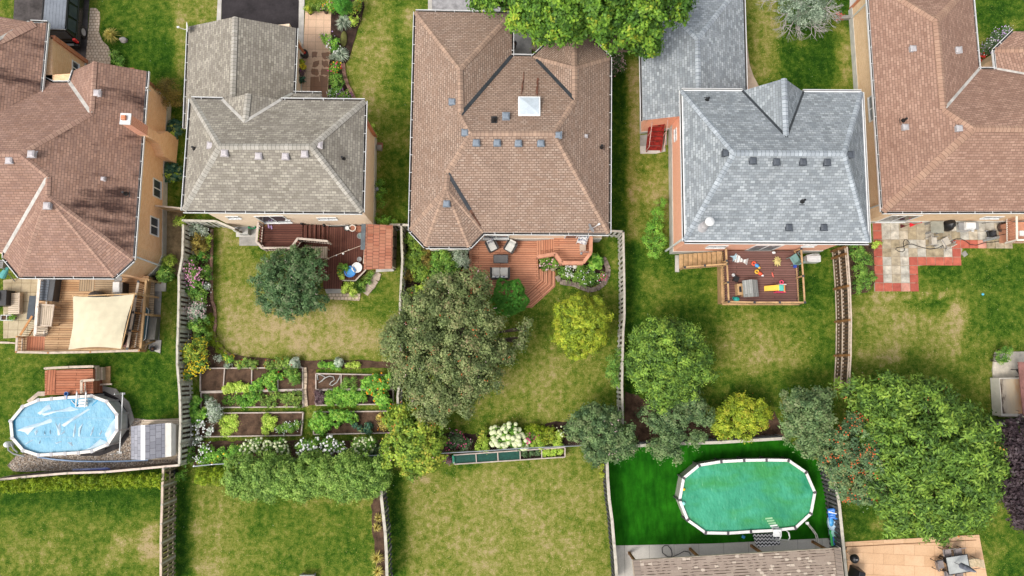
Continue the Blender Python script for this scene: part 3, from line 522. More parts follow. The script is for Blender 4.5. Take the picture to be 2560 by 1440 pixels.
sp_ = on(1323, 267, NC); m = M(sp_, 0); m.box(-.62, -.58, -.35, .62, .55, .16); sky = m.build('skylight', WHITE, h3, bevel=.03)
m = M(sp_, 0); m.mesh([(-.54, -.48, .17), (.54, -.48, .17), (.54, .48, .17), (-.54, .48, .17), (0, 0, .30)], [(0, 1, 4), (1, 2, 4), (2, 3, 4), (3, 0, 4)]); m.build('pane', plain('skylight_dome', (.50, .56, .60), .12, .12, 1.5), sky)
STK = plain('roof_stain', (.17, .075, .05), .95, .3)
for (x0, y0, x1, y1, w_) in ((1310, 180, 1303, 235, .07), (1344, 195, 1342, 238, .10)):
    m = M(); pr_ = None
    for k in range(9):
        t_ = k / 8; q_ = on(x0 + (x1 - x0) * t_ + random.uniform(-1.5, 1.5), y0 + (y1 - y0) * t_, NC) + Z1 * .012
        if pr_: m.bar(pr_, q_, w_ * random.uniform(.5, 1.3), .008)
        pr_ = q_
    m.build('rust_streak', STK, h3)
window(h3, 1240, 592, (1200, 605), (1496, 604), 1.6, 1.0); window(h3, 1443, 590, (1200, 605), (1496, 604), 1.5, 1.9, name='patio_door')
dish('satellite_dish', 'white satellite dish on the south eave of the tan brown roof, above the cedar deck', 1474, 574, e + .05, 205, (.1, .1, -.1))
dish('satellite_dish', 'white satellite dish on the front corner of the warm grey garage roof', 476, 74, ge_ + .15, 10, (.3, -.15, 0))
# ---------------------------------------------------------------- HOUSE 4 (blue-grey roof)
e = 5.6; h4 = T('house', 'salmon brick house with blue grey shingle roof and round white flue', 'house', at(1930, 420))
NW, NE, SE, SW = (at(*p_, e) for p_ in ((1705, 226), (2154, 230), (2172, 606), (1712, 603)))
S4 = slope((1712, 603), (2172, 606), e, .50); N4 = slope((2154, 230), (1705, 226), e, .50); W4 = slope((1705, 226), (1712, 603), e, .9); E4 = slope((2172, 606), (2154, 230), e, .9)
R1, R2 = on(1836, 382, S4), on(2111, 383, S4); W4 = (NW, (SW - NW).cross(R1 - NW)); E4 = (SE, (NE - SE).cross(R2 - SE))
W4 = (W4[0], W4[1] / W4[1].z); E4 = (E4[0], E4[1] / E4[1].z)
j1, j2 = at(1856, 227, e), at(2008, 229, e); gp = on(1966, 342, N4); gpk = at(1961, 196, gp.z)
roofpart(h4, [[NW, j1, gp, j2, NE, R2, R1], [SW, SE, R2, R1], [NE, SE, R2], [NW, SW, R1], [j1, gpk, gp], [gpk, j2, gp]], R_BLUE)
caps(h4, [(NW, R1), (SW, R1), (NE, R2), (SE, R2), (R1, R2), (gpk, gp)], CAP['blue'], .32); strip(h4, 'valley_flashing', [(j1, gp), (j2, gp)], FLASHD, .14)
eaves(h4, [[j1, NW, SW, SE, NE, j2]], 1, hangers=False); soffit(h4, [NW, NE, SE, SW], e)
m = M(); 
for a_, b_ in ((NW, SW), (SW, SE), (SE, NE), (j1, NW), (NE, j2)): m.bar(a_ + Z1 * .02, b_ + Z1 * .02, .07, .03)
m.build('drip_edge', WHITE, h4)
FT4 = [(1672, 325), (2040, 330), (2040, 632), (1675, 634)]; walls(h4, FT4, e - .1, B_SALMON, .9)
ge_ = 3.0; GW4 = slope((1600, -60), (1607, 301), ge_, .45); GE4 = slope((1866, 240), (1857, -60), ge_, .45)
ap = on(1744, 96, GW4); aq = on(1748, 285, GW4); c1, c2, c3, c4_ = at(1600, -45, ge_), at(1857, -45, ge_), at(1866, 300, ge_), at(1607, 301, ge_)
roofpart(h4, [[c1, ap, aq, c4_], [c2, c3, aq, ap], [c1, c2, ap]], R_BLUE, name='garage_roof'); caps(h4, [(c1, ap), (c2, ap), (ap, aq)], CAP['blue'], .32)
eaves(h4, [[c1, c4_]], 1, hangers=False); eaves(h4, [[c2, c3]], -1, hangers=False); walls(h4, [(1598, -60), (1842, -40, 3.0), (1838, 320), (1664, 325), (1600, 334)], ge_ - .1, B_SALMON, .35, 'garage_wall')
for px, py, pl in ((1813, 384, W4), (1881, 403, S4), (1940, 406, S4), (2006, 406, S4), (2066, 407, S4), (1971, 569, S4), (2058, 569, S4), (2122, 388, E4)): vent(h4, px, py, pl, VENTD, .34)
pipe(h4, 1768, 250, N4); pipe(h4, 2006, 503, S4)
fp = on(1757, 566, S4); m = M(fp); m.lathe(0, 0, [(.32, -.12), (.2, .12), (.17, .2), (.17, 1.2)], 20); m.lathe(0, 0, [(.17, .35), (.21, .36), (.21, .42), (.17, .43)], 20); fl = m.build('flue', VENTL, h4, smooth=True)
m = M(fp); m.lathe(0, 0, [(.17, 1.2), (.24, 1.22), (.25, 1.3), (.23, 1.36), (0, 1.42)], 20); m.build('flue_cap', WHITE, fl, smooth=True)
window(h4, 1792, 616, FT4[3], FT4[2], 1.2, .75); window(h4, 1910, 619, FT4[3], FT4[2], 1.7, 1.95, GLASSL, name='patio_door'); window(h4, 2022, 614, FT4[3], FT4[2], .8, .45, GLASSL); window(h4, 1690, 337, FT4[0], FT4[3], .8, .5, GLASSL)
m = M(); m.bar(at(1710, 595, e - .3), at(1664, 628, .2), .09, .08); m.build('downspout', WHITE, h4)
# side steps in peeling red paint
t = T('stairs', 'peeling red painted side stairs with white landing beside the salmon brick wall', 'stairs', at(1630, 335)); o = at(1632, 330)
RP = plain('peeling_red_paint', (.30, .025, .018), .6, .35, 7)
m = M(o, 0); m.box(-.45, .25, 1.35, .45, 1.1, 1.5); m.build('landing', WHITE, t)
m = M(o, 0)
for k in range(6): m.box(-.45, -.05 - k * .24, 1.2 - k * .22, .45, .22 - k * .24, 1.26 - k * .22); m.box(-.45, .18 - k * .24, 1.0 - k * .22, .45, .21 - k * .24, 1.2 - k * .22)
m.bar((-.46, .25, 1.25), (-.46, -1.3, .05), .05, .25, up=(0, 0, 1)); m.bar((.46, .25, 1.25), (.46, -1.3, .05), .05, .25); m.build('treads', RP, t)
m = M(o, 0)
for sx in (-.48, .48):
    m.bar((sx, .25, 2.25), (sx, -1.3, 1.0), .04, .04); m.bar((sx, .25, 1.4), (sx, .25, 2.3), .04, .04); m.bar((sx, -1.3, 0), (sx, -1.3, 1.05), .04, .04); m.bar((sx, -.5, .7), (sx, -.5, 1.65), .03, .03)
m.build('handrail', plain('rail_rusty_white', (.62, .42, .36), .6, .2, 6), t)
sheet('patio', [(1600, 366), (1662, 360), (1664, 378), (1640, 384), (1601, 384)], .05, CONC); sheet('patio', [(1600, 338), (1668, 330), (1668, 362), (1600, 366)], .04, CONCG)
# ---------------------------------------------------------------- HOUSE 5 (rust brown roof, right)
e = 3.6; h5 = T('house', 'buff brick house with rust brown shingle roof at the right edge', 'house', at(2340, 300))
W5 = slope((2168, -55), (2207, 529), e, .50); S5 = slope((2207, 529), (2640, 529), e, .42)
NW, NE, k1, k2 = at(2168, -55, e), at(2428, -40, e), at(2447, 173, e), at(2492, 173, e); SW = at(2207, 529, e); SEx = at(2700, 528, e)
A5, B5, C5 = on(2342, 50, W5), on(2361, 272, W5), on(2435, 320, W5); Dx = Vector((C5.x + 7, C5.y, C5.z)); vr = Vector((k2.x + 4, k2.y - 1.6, e + 1.5))
m1, m2, m3 = at(2487, 125, e), at(2535, 78, e), at(2700, 78, e); mr_ = Vector((m1.x + 5, m1.y - .9, e + 2.2))
roofpart(h5, [[NW, A5, B5, C5, SW], [NW, NE, A5], [NE, k1, B5, A5], [k1, k2, vr, Dx, C5, B5], [SW, C5, Dx, SEx], [k2, m1, mr_, vr], [m1, m2, m3, mr_]], R_BROWN5)
caps(h5, [(NW, A5), (NE, A5), (A5, B5), (B5, C5), (C5, Dx), (C5, SW), (m1, mr_)], CAP['rust'], .42); strip(h5, 'valley_flashing', [(k1, B5), (k2, vr)], FLASHL, .16)
eaves(h5, [[k1, NE, NW, SW, SEx]], 1); eaves(h5, [[m2, m1, k2, k1]], 1); soffit(h5, [NW, NE, k1, k2, m1, m2, m3, SEx, SW], e)
FT5 = [(2122, 28), (2412, -22, 3.6), (2430, 188, 3.6), (2503, 188, 3.6), (2503, 134, 3.6), (2545, 94, 3.6), (2640, 94, 3.6), (2640, 556), (2158, 557)]; walls(h5, FT5, e - .1, B_SALM5, .5)
for px, py, pl in ((2281, 123, W5), (2394, 126, slope((2447, 173), (2428, -40), e, .5)), (2262, 319, W5), (2396, 322, W5), (2451, 345, S5), (2508, 345, S5)): vent(h5, px, py, pl, VENTL, .34)
pipe(h5, 2259, 301, W5)
window(h5, 2184, 268, FT5[0], FT5[8], 1.6, 1.0, GLASSL); window(h5, 2246, 546, FT5[8], FT5[7], 1.9, 1.95, name='patio_door'); window(h5, 2480, 543, FT5[8], FT5[7], 1.2, .6)
m = M(); p_ = at(2122, 28); m.bar(p_ + Z1 * .1 + Vector((.1, .05, 0)), p_ + Z1 * (e - .1) + Vector((.1, .05, 0)), .24, .24); m.build('corner_bricks', B_RED, h5)
m = M(); m.bar(at(2172, 2, e - .3), at(2128, 46, .2), .09, .07); m.bar(at(2204, 510, e - .3), at(2166, 524, .2), .09, .07); m.build('downspout', WHITE, h5)
# ---------------------------------------------------------------- fences
def fence(label, caps_, h=1.75, side=1, mat=W_FEN, back=None, capm=W_CAPF, pitch=.25, cw=.13, post=W_CAPF, group='wood fences between the yards', rails=False, name='wood_fence', pcap=None, bw=.14, endpost=True, face=0):
    P = [at(x, y, h) for x, y in caps_]; P = [Vector((p_.x, p_.y, 0)) for p_ in P]; c = sum(P, Vector()) / len(P)
    back = back or (W_FEND if mat is W_FEN else None); t = T(name, label, 'fence', (c.x, c.y, 0), group); b1, b2, cp, R_ = M(), M(), M(), {}  # far boards of silver fences coloured dark, standing in for shade in the gaps
    for a, b in zip(P, P[1:]):
        L = (b - a).length; d = (b - a).normalized(); r = Vector((d.y, -d.x, 0)) * side; k = int(L / pitch)
        cp.bar(a + Z1 * h, b + Z1 * h, cw, .04)
        for q3, zz in enumerate((.25, h * .5, h - .15) if rails else (.3, h - .2)): R_.setdefault(q3, M()).bar(a + Z1 * zz, b + Z1 * zz, .05, .09)
        if face:
            for q3, zz in enumerate((.12, h * .5, h - .08)): R_.setdefault(('f', q3), M()).bar(a + r * .085 * face + Z1 * zz, b + r * .085 * face + Z1 * zz, .05, .065)
        for i in range(k):
            s_ = (i + .5) * L / k; q_ = a + d * s_ + r * random.uniform(.038, .046); hh = h - .04 - random.random() * .02; dz = random.uniform(-.01, .01)
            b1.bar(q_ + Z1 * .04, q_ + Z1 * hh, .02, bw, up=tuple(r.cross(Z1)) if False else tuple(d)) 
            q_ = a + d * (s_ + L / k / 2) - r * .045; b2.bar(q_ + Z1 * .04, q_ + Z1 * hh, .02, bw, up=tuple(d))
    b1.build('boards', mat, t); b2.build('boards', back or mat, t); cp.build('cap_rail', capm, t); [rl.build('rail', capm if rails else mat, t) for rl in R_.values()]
    for i, q_ in enumerate(P if endpost else P[1:-1]):
        m = M(q_ + (Vector((-.12, 0, 0)) if face else Vector((0, 0, 0)))); m.cbox(0, 0, 0, .13 if face else .1, .13 if face else .1, h + .05); m.build('post', post, t)
        
    return t
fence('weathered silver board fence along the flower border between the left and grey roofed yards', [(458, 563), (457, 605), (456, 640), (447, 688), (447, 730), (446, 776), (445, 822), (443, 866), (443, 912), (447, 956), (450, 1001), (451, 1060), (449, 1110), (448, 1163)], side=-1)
fence('short grey fence running from the border corner to the cream brick wall', [(457, 551), (500, 552), (540, 553), (585, 572)], side=1)
fence('low fence closing the gap between the grey and tan roofed houses', [(976, 562), (1003, 562), (1028, 563)], side=1)
fence('grey fence beside the tiled roof shed and shade garden', [(1003, 562), (1004, 610), (1006, 650), (1003, 700), (1000, 760), (1001, 830), (1003, 908), (999, 950), (994, 990), (995, 1028)], side=-1)
fence('brown latticed board fence beside the bottom left lawn', [(408, 1172), (406, 1215), (405, 1262), (403, 1310), (402, 1358), (402, 1410), (402, 1470)], side=-1, mat=W_FENB, back=W_FEND, capm=plain('cap_pinkish', (.56, .44, .34), .85, .12), rails=True)
fence('slate board fence with white cap beside the long hedge', [(955, 1165), (954, 1205), (953, 1240), (958, 1285), (963, 1330), (966, 1385), (968, 1460)], side=-1, mat=W_FENBK, back=W_FENBK, cw=.17)
fence('short grey fence joining the tan roofed house to the long side fence', [(1500, 576), (1522, 577), (1558, 579)], side=1)
fence('silver board fence on the right of the yard with the round yellow green tree', [(1558, 579), (1559, 630), (1560, 680), (1561, 735), (1561, 790), (1558, 830), (1557, 870), (1556, 915), (1555, 965), (1556, 1010), (1557, 1060)], side=1)
fence('dark board fence with pale cap on the left of the artificial turf', [(1517, 1140), (1519, 1195), (1523, 1250), (1530, 1300), (1535, 1360), (1539, 1400), (1543, 1470)], side=-1, mat=W_FENBK, back=W_FENBK, cw=.17)
f6 = fence('tall brown slatted fence with pale rails between the plum deck yard and the tiled patio', [(2117, 617), (2119, 635), (2125, 715), (2128, 800), (2127, 888), (2122, 975)], h=1.8, side=1, face=1, mat=plain('fence_slats_brown', (.17, .11, .065), .9, .35, 4), back=W_FEND, cw=.09, capm=W_PALE, rails=True, post=W_BRNP, bw=.12, pitch=.21)
fence('low pale fence with dark boards along the pebble bed', [(-20, 1201), (65, 1192), (168, 1183), (262, 1180), (350, 1172), (447, 1163)], h=1.6, side=1, mat=plain('fence_brown_grey', (.20, .16, .13), .9, .3), capm=plain('cap_pale_pink', (.66, .54, .45), .85, .1), cw=.12)
fence('wood fence with pale cap behind the green pool', [(1588, 1115), (1660, 1110), (1700, 1109), (1802, 1106), (1895, 1100), (1962, 1096)], h=1.6, side=1, mat=W_FENBK, capm=W_CAPF, cw=.17)
fence('dark fence with pale cap on the right of the green pool, behind the hanging floats', [(2080, 1172), (2088, 1205), (2098, 1260), (2105, 1330), (2112, 1400), (2119, 1470)], side=-1, mat=W_FENBK, capm=W_CAPF, cw=.17)
fence('short grey fence under the dark purple tree', [(2462, 1066), (2520, 1058), (2600, 1050)], side=1, mat=W_FENBK)
def wire(label, pts, h=1.2):
    P = [at(x, y, h) for x, y in pts]; c = at(pts[0][0], pts[0][1]); t = T('chain_link_fence', label, 'fence', (c.x, c.y, 0), 'chain link fences behind the beds')
    m = M(); m.tube(P, .03, 8); m.build('top_rail', plain('galvanised', (.42, .44, .47), .35, .1, metal=.6) if 'galvanised' not in MATS else MATS['galvanised'], t); m = M()
    for a, b in zip(P, P[1:]):
        L = (b - a).length; k = int(L / .13)
        for i in range(k):
            for s_ in (0, 1): q_ = a.lerp(b, i / k); r_ = a.lerp(b, (i + (.5 if s_ else -.5)) / k); m.bar(q_ - Z1 * .02, Vector((q_.x, q_.y, .05)) * .0 + Vector((r_.x, r_.y, .05)), .008, .008)
    m.build('wire_mesh', MATS['galvanised'], t)
    for p_ in P: m = M(Vector((p_.x, p_.y, 0))); m.cyl(0, 0, 0, h + .04, .028, n=8); m.build('post', MATS['galvanised'], t)
wire('grey pipe rail of the chain link fence behind the vegetable garden', [(484, 1166), (530, 1161), (590, 1158), (700, 1150), (820, 1144), (952, 1138)])
wire('grey pipe rail of the chain link fence behind the white hydrangeas', [(1098, 1133), (1200, 1128), (1300, 1121), (1412, 1116), (1490, 1112)]); wire('dark chain link fence just behind the wood fence of the green pool', [(1600, 1108), (1740, 1102), (1850, 1097), (1956, 1090)])
t = T('gate', 'small tan wooden gate between the peach and cream brick walls', 'gate', at(420, 525)); A_, B_ = at(388, 514, 1.6), at(455, 521, 1.6); m = M()
for i in range(13): q_ = A_.lerp(B_, (i + .5) / 13); m.bar(Vector((q_.x, q_.y, .08)), q_, .02, .11, up=(1, 0, 0))
m.build('boards', W_TAN, t); m = M(); m.bar(A_, B_, .09, .06); m.bar(A_ - Z1 * 1.2, B_ - Z1 * .1, .05, .08); m.build('frame', W_PALE, t)
# ---------------------------------------------------------------- foliage
def leafmat(name, cols, trans=.22, var=.55):
    cols = [tuple(min(.9, x * ((1.3, 1.7, 2.1, 1.5)[i_])) for x in c) for i_, c in enumerate(cols)]
    m, t, b = newmat(name); a_ = N(t, 'Attribute', attribute_name='rnd').outputs['Fac']
    r = ramp(t, list(zip((0, .35, .7, 1)[:len(cols)] if len(cols) == 4 else (0, .5, 1), cols))); t.links.new(a_, r.inputs[0])
    c = mixc(t, r.outputs[0], mixc(t, (1 - var,) * 3, (1 + var * .5,) * 3, noise(t, 1.4, geo(t), 3)), .6, 'MULTIPLY')
    t.links.new(c, b.inputs['Base Color']); b.inputs['Roughness'].default_value = .55; b.inputs['Specular IOR Level'].default_value = .3
    tr = N(t, 'BsdfTranslucent'); t.links.new(c, tr.inputs[0]); mx = N(t, 'MixShader'); mx.inputs[0].default_value = trans
    out = [n for n in t.nodes if n.type == 'OUTPUT_MATERIAL'][0]; t.links.new(b.outputs[0], mx.inputs[1]); t.links.new(tr.outputs[0], mx.inputs[2]); t.links.new(mx.outputs[0], out.inputs[0]); return m
G_ = lambda r, g, b: (r, g, b)
PAL = {k: leafmat('leaf_' + k, v) for k, v in dict(
    maple=[(.028, .075, .010), (.065, .145, .014), (.125, .21, .020), (.36, .34, .03)],
    olive=[(.045, .066, .020), (.092, .125, .040), (.150, .175, .066), (.20, .14, .075)],
    dark=[(.020, .044, .014), (.040, .084, .028), (.075, .130, .048), (.15, .16, .09)],
    bluegreen=[(.024, .052, .018), (.050, .092, .034), (.100, .150, .054), (.17, .195, .09)],
    lime=[(.065, .10, .008), (.135, .195, .014), (.225, .27, .020), (.34, .30, .03)],
    fresh=[(.030, .085, .012), (.065, .16, .022), (.13, .235, .035), (.25, .30, .06)],
    willow=[(.035, .075, .014), (.080, .150, .024), (.15, .23, .035), (.28, .30, .08)],
    sumac=[(.030, .070, .012), (.070, .135, .020), (.135, .215, .028), (.24, .30, .04)],
    rowan=[(.030, .060, .028), (.055, .105, .045), (.10, .155, .06), (.20, .20, .08)],
    purple=[(.012, .007, .009), (.026, .016, .020), (.050, .034, .038), (.085, .065, .070)],
    hedge=[(.045, .100, .014), (.095, .175, .028), (.175, .265, .050), (.29, .35, .09)],
    magn=[(.040, .085, .012), (.095, .165, .018), (.19, .25, .028), (.38, .31, .05)],
    cedar=[(.055, .105, .004), (.11, .175, .006), (.17, .225, .010), (.22, .24, .02)],
    topiary=[(.020, .095, .012), (.040, .155, .016), (.065, .20, .020), (.09, .22, .03)],
    veg=[(.035, .11, .015), (.075, .20, .022), (.15, .29, .035), (.26, .36, .06)], vegl=[(.12, .22, .02), (.22, .34, .035), (.34, .42, .07), (.42, .46, .12)],
    hosta=[(.012, .045, .025), (.022, .075, .045), (.045, .11, .07), (.20, .24, .07)], grey=[(.09, .13, .085), (.16, .21, .14), (.27, .31, .23), (.42, .44, .36)],
    bronze=[(.06, .05, .012), (.12, .09, .02), (.20, .15, .03), (.10, .12, .03)], yell=[(.20, .20, .02), (.36, .32, .025), (.52, .42, .03), (.60, .50, .06)],
    plum=[(.03, .018, .022), (.07, .04, .045), (.12, .075, .08), (.15, .12, .12)], straw=[(.16, .15, .03), (.30, .25, .05), (.42, .34, .09), (.25, .26, .05)]).items()}
FL = {k: plain('petals_' + k, v, .6, .12, 20) for k, v in dict(white=(.80, .80, .76), cream=(.66, .70, .42), pink=(.68, .30, .46), lilac=(.52, .36, .62), hot=(.70, .10, .25), yellow=(.80, .58, .03), orange=(.75, .28, .02), red=(.62, .04, .03), berry=(.60, .13, .04), palepink=(.70, .48, .48), purple=(.28, .06, .33), flame=(.62, .24, .07)).items()}
BARK = plain('bark', (.13, .095, .07), .9, .3, 6, bump=.5); BARKG = plain('bark_silver', (.42, .38, .35), .8, .2, 6)
def quads(C, Nn, L, Wd, rnd, mat, name, parent, twist=None, shape='diamond'):
    n = len(C); Nn = Nn / (np.linalg.norm(Nn, axis=1, keepdims=True) + 1e-9)
    t = RNG.normal(size=(n, 3)) if twist is None else twist + RNG.normal(size=(n, 3)) * .25
    u = np.cross(Nn, t); u /= (np.linalg.norm(u, axis=1, keepdims=True) + 1e-9); v = np.cross(Nn, u)
    if twist is not None: u, v = v, u
    L = np.broadcast_to(L, (n,))[:, None]; Wd = np.broadcast_to(Wd, (n,))[:, None]
    V = np.stack([C - u * L / 2, C + v * Wd / 2 - Nn * Wd * .15, C + u * L / 2, C - v * Wd / 2 - Nn * Wd * .15], 1).reshape(-1, 3)
    me = bpy.data.meshes.new(name); fastmesh(me, V, np.arange(4 * n).reshape(n, 4))
    if rnd is not None: a_ = me.attributes.new('rnd', 'FLOAT', 'FACE'); a_.data.foreach_set('value', np.clip(rnd, 0, 1).astype(np.float32))
    me.materials.append(mat); o = bpy.data.objects.new(name, me); COL.objects.link(o); o.parent = parent; return o
def mpp(z): return (HC - z) / (F * 1.0) * 1.003            # metres per photo pixel at height z
def lobe_points(lobes, n, clump, spread, shell=(.62, 1.02), up=-.25, squash=1):
    """n clump centres over all lobes (world), weighted by area"""
    A = np.array([l[2] ** 2 for l in lobes], float); A /= A.sum(); out, nrm = [], []
    for l, a in zip(lobes, A):
        k = max(1, int(n * a)); c = at(l[0], l[1], l[3]); R = l[2] * mpp(l[3]); rz = l[4] if len(l) > 4 else R * .8; ry = R * (l[5] if len(l) > 5 else 1)
        d = RNG.normal(size=(k * 4, 3)); d /= np.linalg.norm(d, axis=1, keepdims=True); d = d[d[:, 2] > up][:k]
        th = np.arctan2(d[:, 1], d[:, 0]); ph = RNG.uniform(0, 6.28, 3)
        irr = 1 + .10 * np.sin(3 * th + ph[0]) + .08 * np.sin(5 * th + ph[1]) + .06 * np.sin(9 * th + ph[2])
        rr = RNG.uniform(shell[0], shell[1], len(d)) * irr
        out.append(np.array(c) + d * rr[:, None] * np.array([R, ry, rz])); nrm.append(d)
    return np.concatenate(out), np.concatenate(nrm)
def foliage(root, lobes, nclump, per, pal, L=.16, W=None, cl=.30, name='crown', up=-.25, shell=(.6, 1.0), flat=.6, tw=None, crnd=.6, zmin=.04, bias=0):
    W = W or L * .5; c, nr = lobe_points(lobes, nclump, None, None, shell, up); k = len(c)
    cr = RNG.uniform(0, 1, k); idx = np.repeat(np.arange(k), per); n = len(idx)
    P = c[idx] + RNG.normal(size=(n, 3)) * cl * np.array([.5, .5, .32]); P[:, 2] = np.maximum(P[:, 2], zmin)
    rel = (P - c[idx]); Nn = np.array([0, 0, 1.0]) * flat + nr[idx] * .35 + rel / cl * .9 + RNG.normal(size=(n, 3)) * .35; rnd = cr[idx] * crnd + RNG.uniform(0, 1, n) * (1 - crnd) * 1.0 + rel[:, 2] / cl * .16 + bias
    return quads(P, Nn, L * RNG.uniform(.7, 1.3, n), W * RNG.uniform(.7, 1.3, n), rnd, PAL[pal], name, root, None if tw is None else rel * np.array([1, 1, .3]) + 1e-4)
def dots(root, lobes, n, col, s=.06, name='blossoms', up=.0, shell=(.98, 1.1), clump=1, zmin=.05):
    c, nr = lobe_points(lobes, max(1, n // clump), None, None, shell, up); m = []; idx = np.repeat(np.arange(len(c)), clump)
    P = c[idx] + RNG.normal(size=(len(idx), 3)) * s * (1.4 if clump > 1 else 0); P[:, 2] = np.maximum(P[:, 2], zmin); k = len(P)
    V, Fq = [], []; base = np.array([[1, 0, 0], [.5, .87, 0], [-.5, .87, 0], [-1, 0, 0], [-.5, -.87, 0], [.5, -.87, 0]]) * s * .5
    top = base * .6 + np.array([0, 0, s * .35]); sc = RNG.uniform(.7, 1.35, k)[:, None, None]
    VV = np.concatenate([base, top], 0)[None] * sc + P[:, None, :]; VV = VV.reshape(-1, 3)
    f1 = np.array([[i, (i + 1) % 6, 6 + (i + 1) % 6, 6 + i] for i in range(6)] + [[6, 7, 8, 9], [6, 9, 10, 11]])
    FF = (f1[None] + (np.arange(k) * 12)[:, None, None]).reshape(-1, 4)
    me = bpy.data.meshes.new(name); fastmesh(me, VV, FF); me.materials.append(FL[col]); o = bpy.data.objects.new(name, me); COL.objects.link(o); o.parent = root
    if n > 100: o['kind'] = 'stuff'
    return o
def local(o_list):                                           # crowns are made in world space; keep them there
    pass
def PT(name, label, cat, group=None):                        # plant root at the origin, moved to its base by finish()
    o = bpy.data.objects.new(name, None); COL.objects.link(o); ORG[o.name] = Vector((0, 0, 0)); o.empty_display_size = .2; return tag(o, label, cat, group)
def finish(root, loc):
    loc = Vector((loc.x, loc.y, loc.z))
    for ch in [c for c in bpy.data.objects if c.parent == root]: ch.data.transform(Matrix.Translation(-loc))
    root.location = loc
def tree(name, label, base, lobes, nclump, per, pal, L=.16, trunk_r=.16, trunk_h=None, berries=None, cat='tree', bark=None, group=None, **k):
    """base (px,py) of the trunk on the ground"""
    r = PT(name, label, cat, group); b = at(*base, 0); zc = min(l[3] for l in lobes); th = trunk_h or zc * .55; m = M()
    top = Vector((b.x, b.y, th)); m.tube([b - Z1 * .05, b.lerp(top, .5) + Vector((.05, .03, 0)), top], [trunk_r * 1.3, trunk_r, trunk_r * .8], 10)
    for l in lobes:
        c = at(l[0], l[1], l[3]); R = l[2] * mpp(l[3])
        m.tube([top - Z1 * .15, top.lerp(c, .5) - Z1 * .35, c - Z1 * .1], [trunk_r * .5, trunk_r * .26, trunk_r * .1], 7)
        for q in range(5):
            a_ = q * 1.26 + l[0]; e_ = c + Vector((math.cos(a_) * R * .7, math.sin(a_) * R * .7, R * .25)); m.tube([top.lerp(c, .6), c.lerp(e_, .5), e_], [trunk_r * .25, trunk_r * .15, trunk_r * .05], 5)
    m.build('trunk', bark or BARK, r, smooth=True)
    k['cl'] = k.get('cl', .3) * .78
    if 'W' in k: k['W'] *= 1.3
    k.setdefault('crnd', .62); foliage(r, lobes, int(nclump * .95), per, pal, L * 1.2, **k)
    for col, n, s, cl in (berries or []): dots(r, lobes, n, col, s, 'berries' if col in ('berry', 'red') else 'blossoms', clump=cl, shell=(.9, 1.06))
    finish(r, b); return r
def shrub(name, label, lobes, nclump, per, pal, L=.10, fl=None, cat='shrub', group=None, extra=None, **k):
    r = PT(name, label, cat, group); b = at(lobes[0][0], lobes[0][1], 0)
    m = M()
    for l in lobes:
        c = at(l[0], l[1], l[3]); q_ = Vector((c.x, c.y, 0))
        for i in range(4): a_ = i * 1.6 + l[0]; R = l[2] * mpp(l[3]) * .5; m.tube([q_ + Vector((math.cos(a_), math.sin(a_), 0)) * .05 - Z1 * .02, Vector((q_.x + math.cos(a_) * R, q_.y + math.sin(a_) * R, max(.06, c.z)))], [.02, .008], 5)
    m.build('stems', BARK, r); k.setdefault('cl', .16)
    foliage(r, lobes, nclump, per, pal, L, name='leaves', **k)
    if extra: foliage(r, lobes, extra[1], extra[2], extra[0], L, name='pale_leaves', **k)
    for col, n, s, cl in (fl or []): dots(r, lobes, n, col, s, clump=cl)
    finish(r, b); return r
def blades(name, label, px, py, rpx, h, pal, n=110, wd=.03, cat='ornamental grass', group=None, z0=0, droop=.5, fl=None):
    r = PT(name, label, cat, group); b = at(px, py, z0); R = rpx * mpp(h * .6); V, Fq, rn = [], [], []
    for i in range(n):
        a_ = random.uniform(0, 6.283); q_ = random.uniform(.35, 1) ; d = Vector((math.cos(a_), math.sin(a_), 0)); s_ = Vector((-d.y, d.x, 0)) * wd / 2; hh = h * (1.2 - q_ * .6) * random.uniform(.8, 1.1)
        p0 = b + d * .04; p1 = b + d * R * q_ * .5 + Z1 * hh * .8; p2 = b + d * R * q_ + Z1 * hh * (1 - droop * q_)
        k = len(V); V += [p0 - s_, p0 + s_, p1 + s_, p1 - s_, p2 + s_ * .2, p2 - s_ * .2]; Fq += [(k, k + 1, k + 2, k + 3), (k + 3, k + 2, k + 4, k + 5)]; rn += [random.random()] * 2
    me = bpy.data.meshes.new('leaves'); fastmesh(me, np.array([tuple(v) for v in V]), np.array(Fq)); a_ = me.attributes.new('rnd', 'FLOAT', 'FACE'); a_.data.foreach_set('value', np.array(rn, np.float32)); me.materials.append(PAL[pal])
    o = bpy.data.objects.new('leaves', me); COL.objects.link(o); o.parent = r; finish(r, b); return r
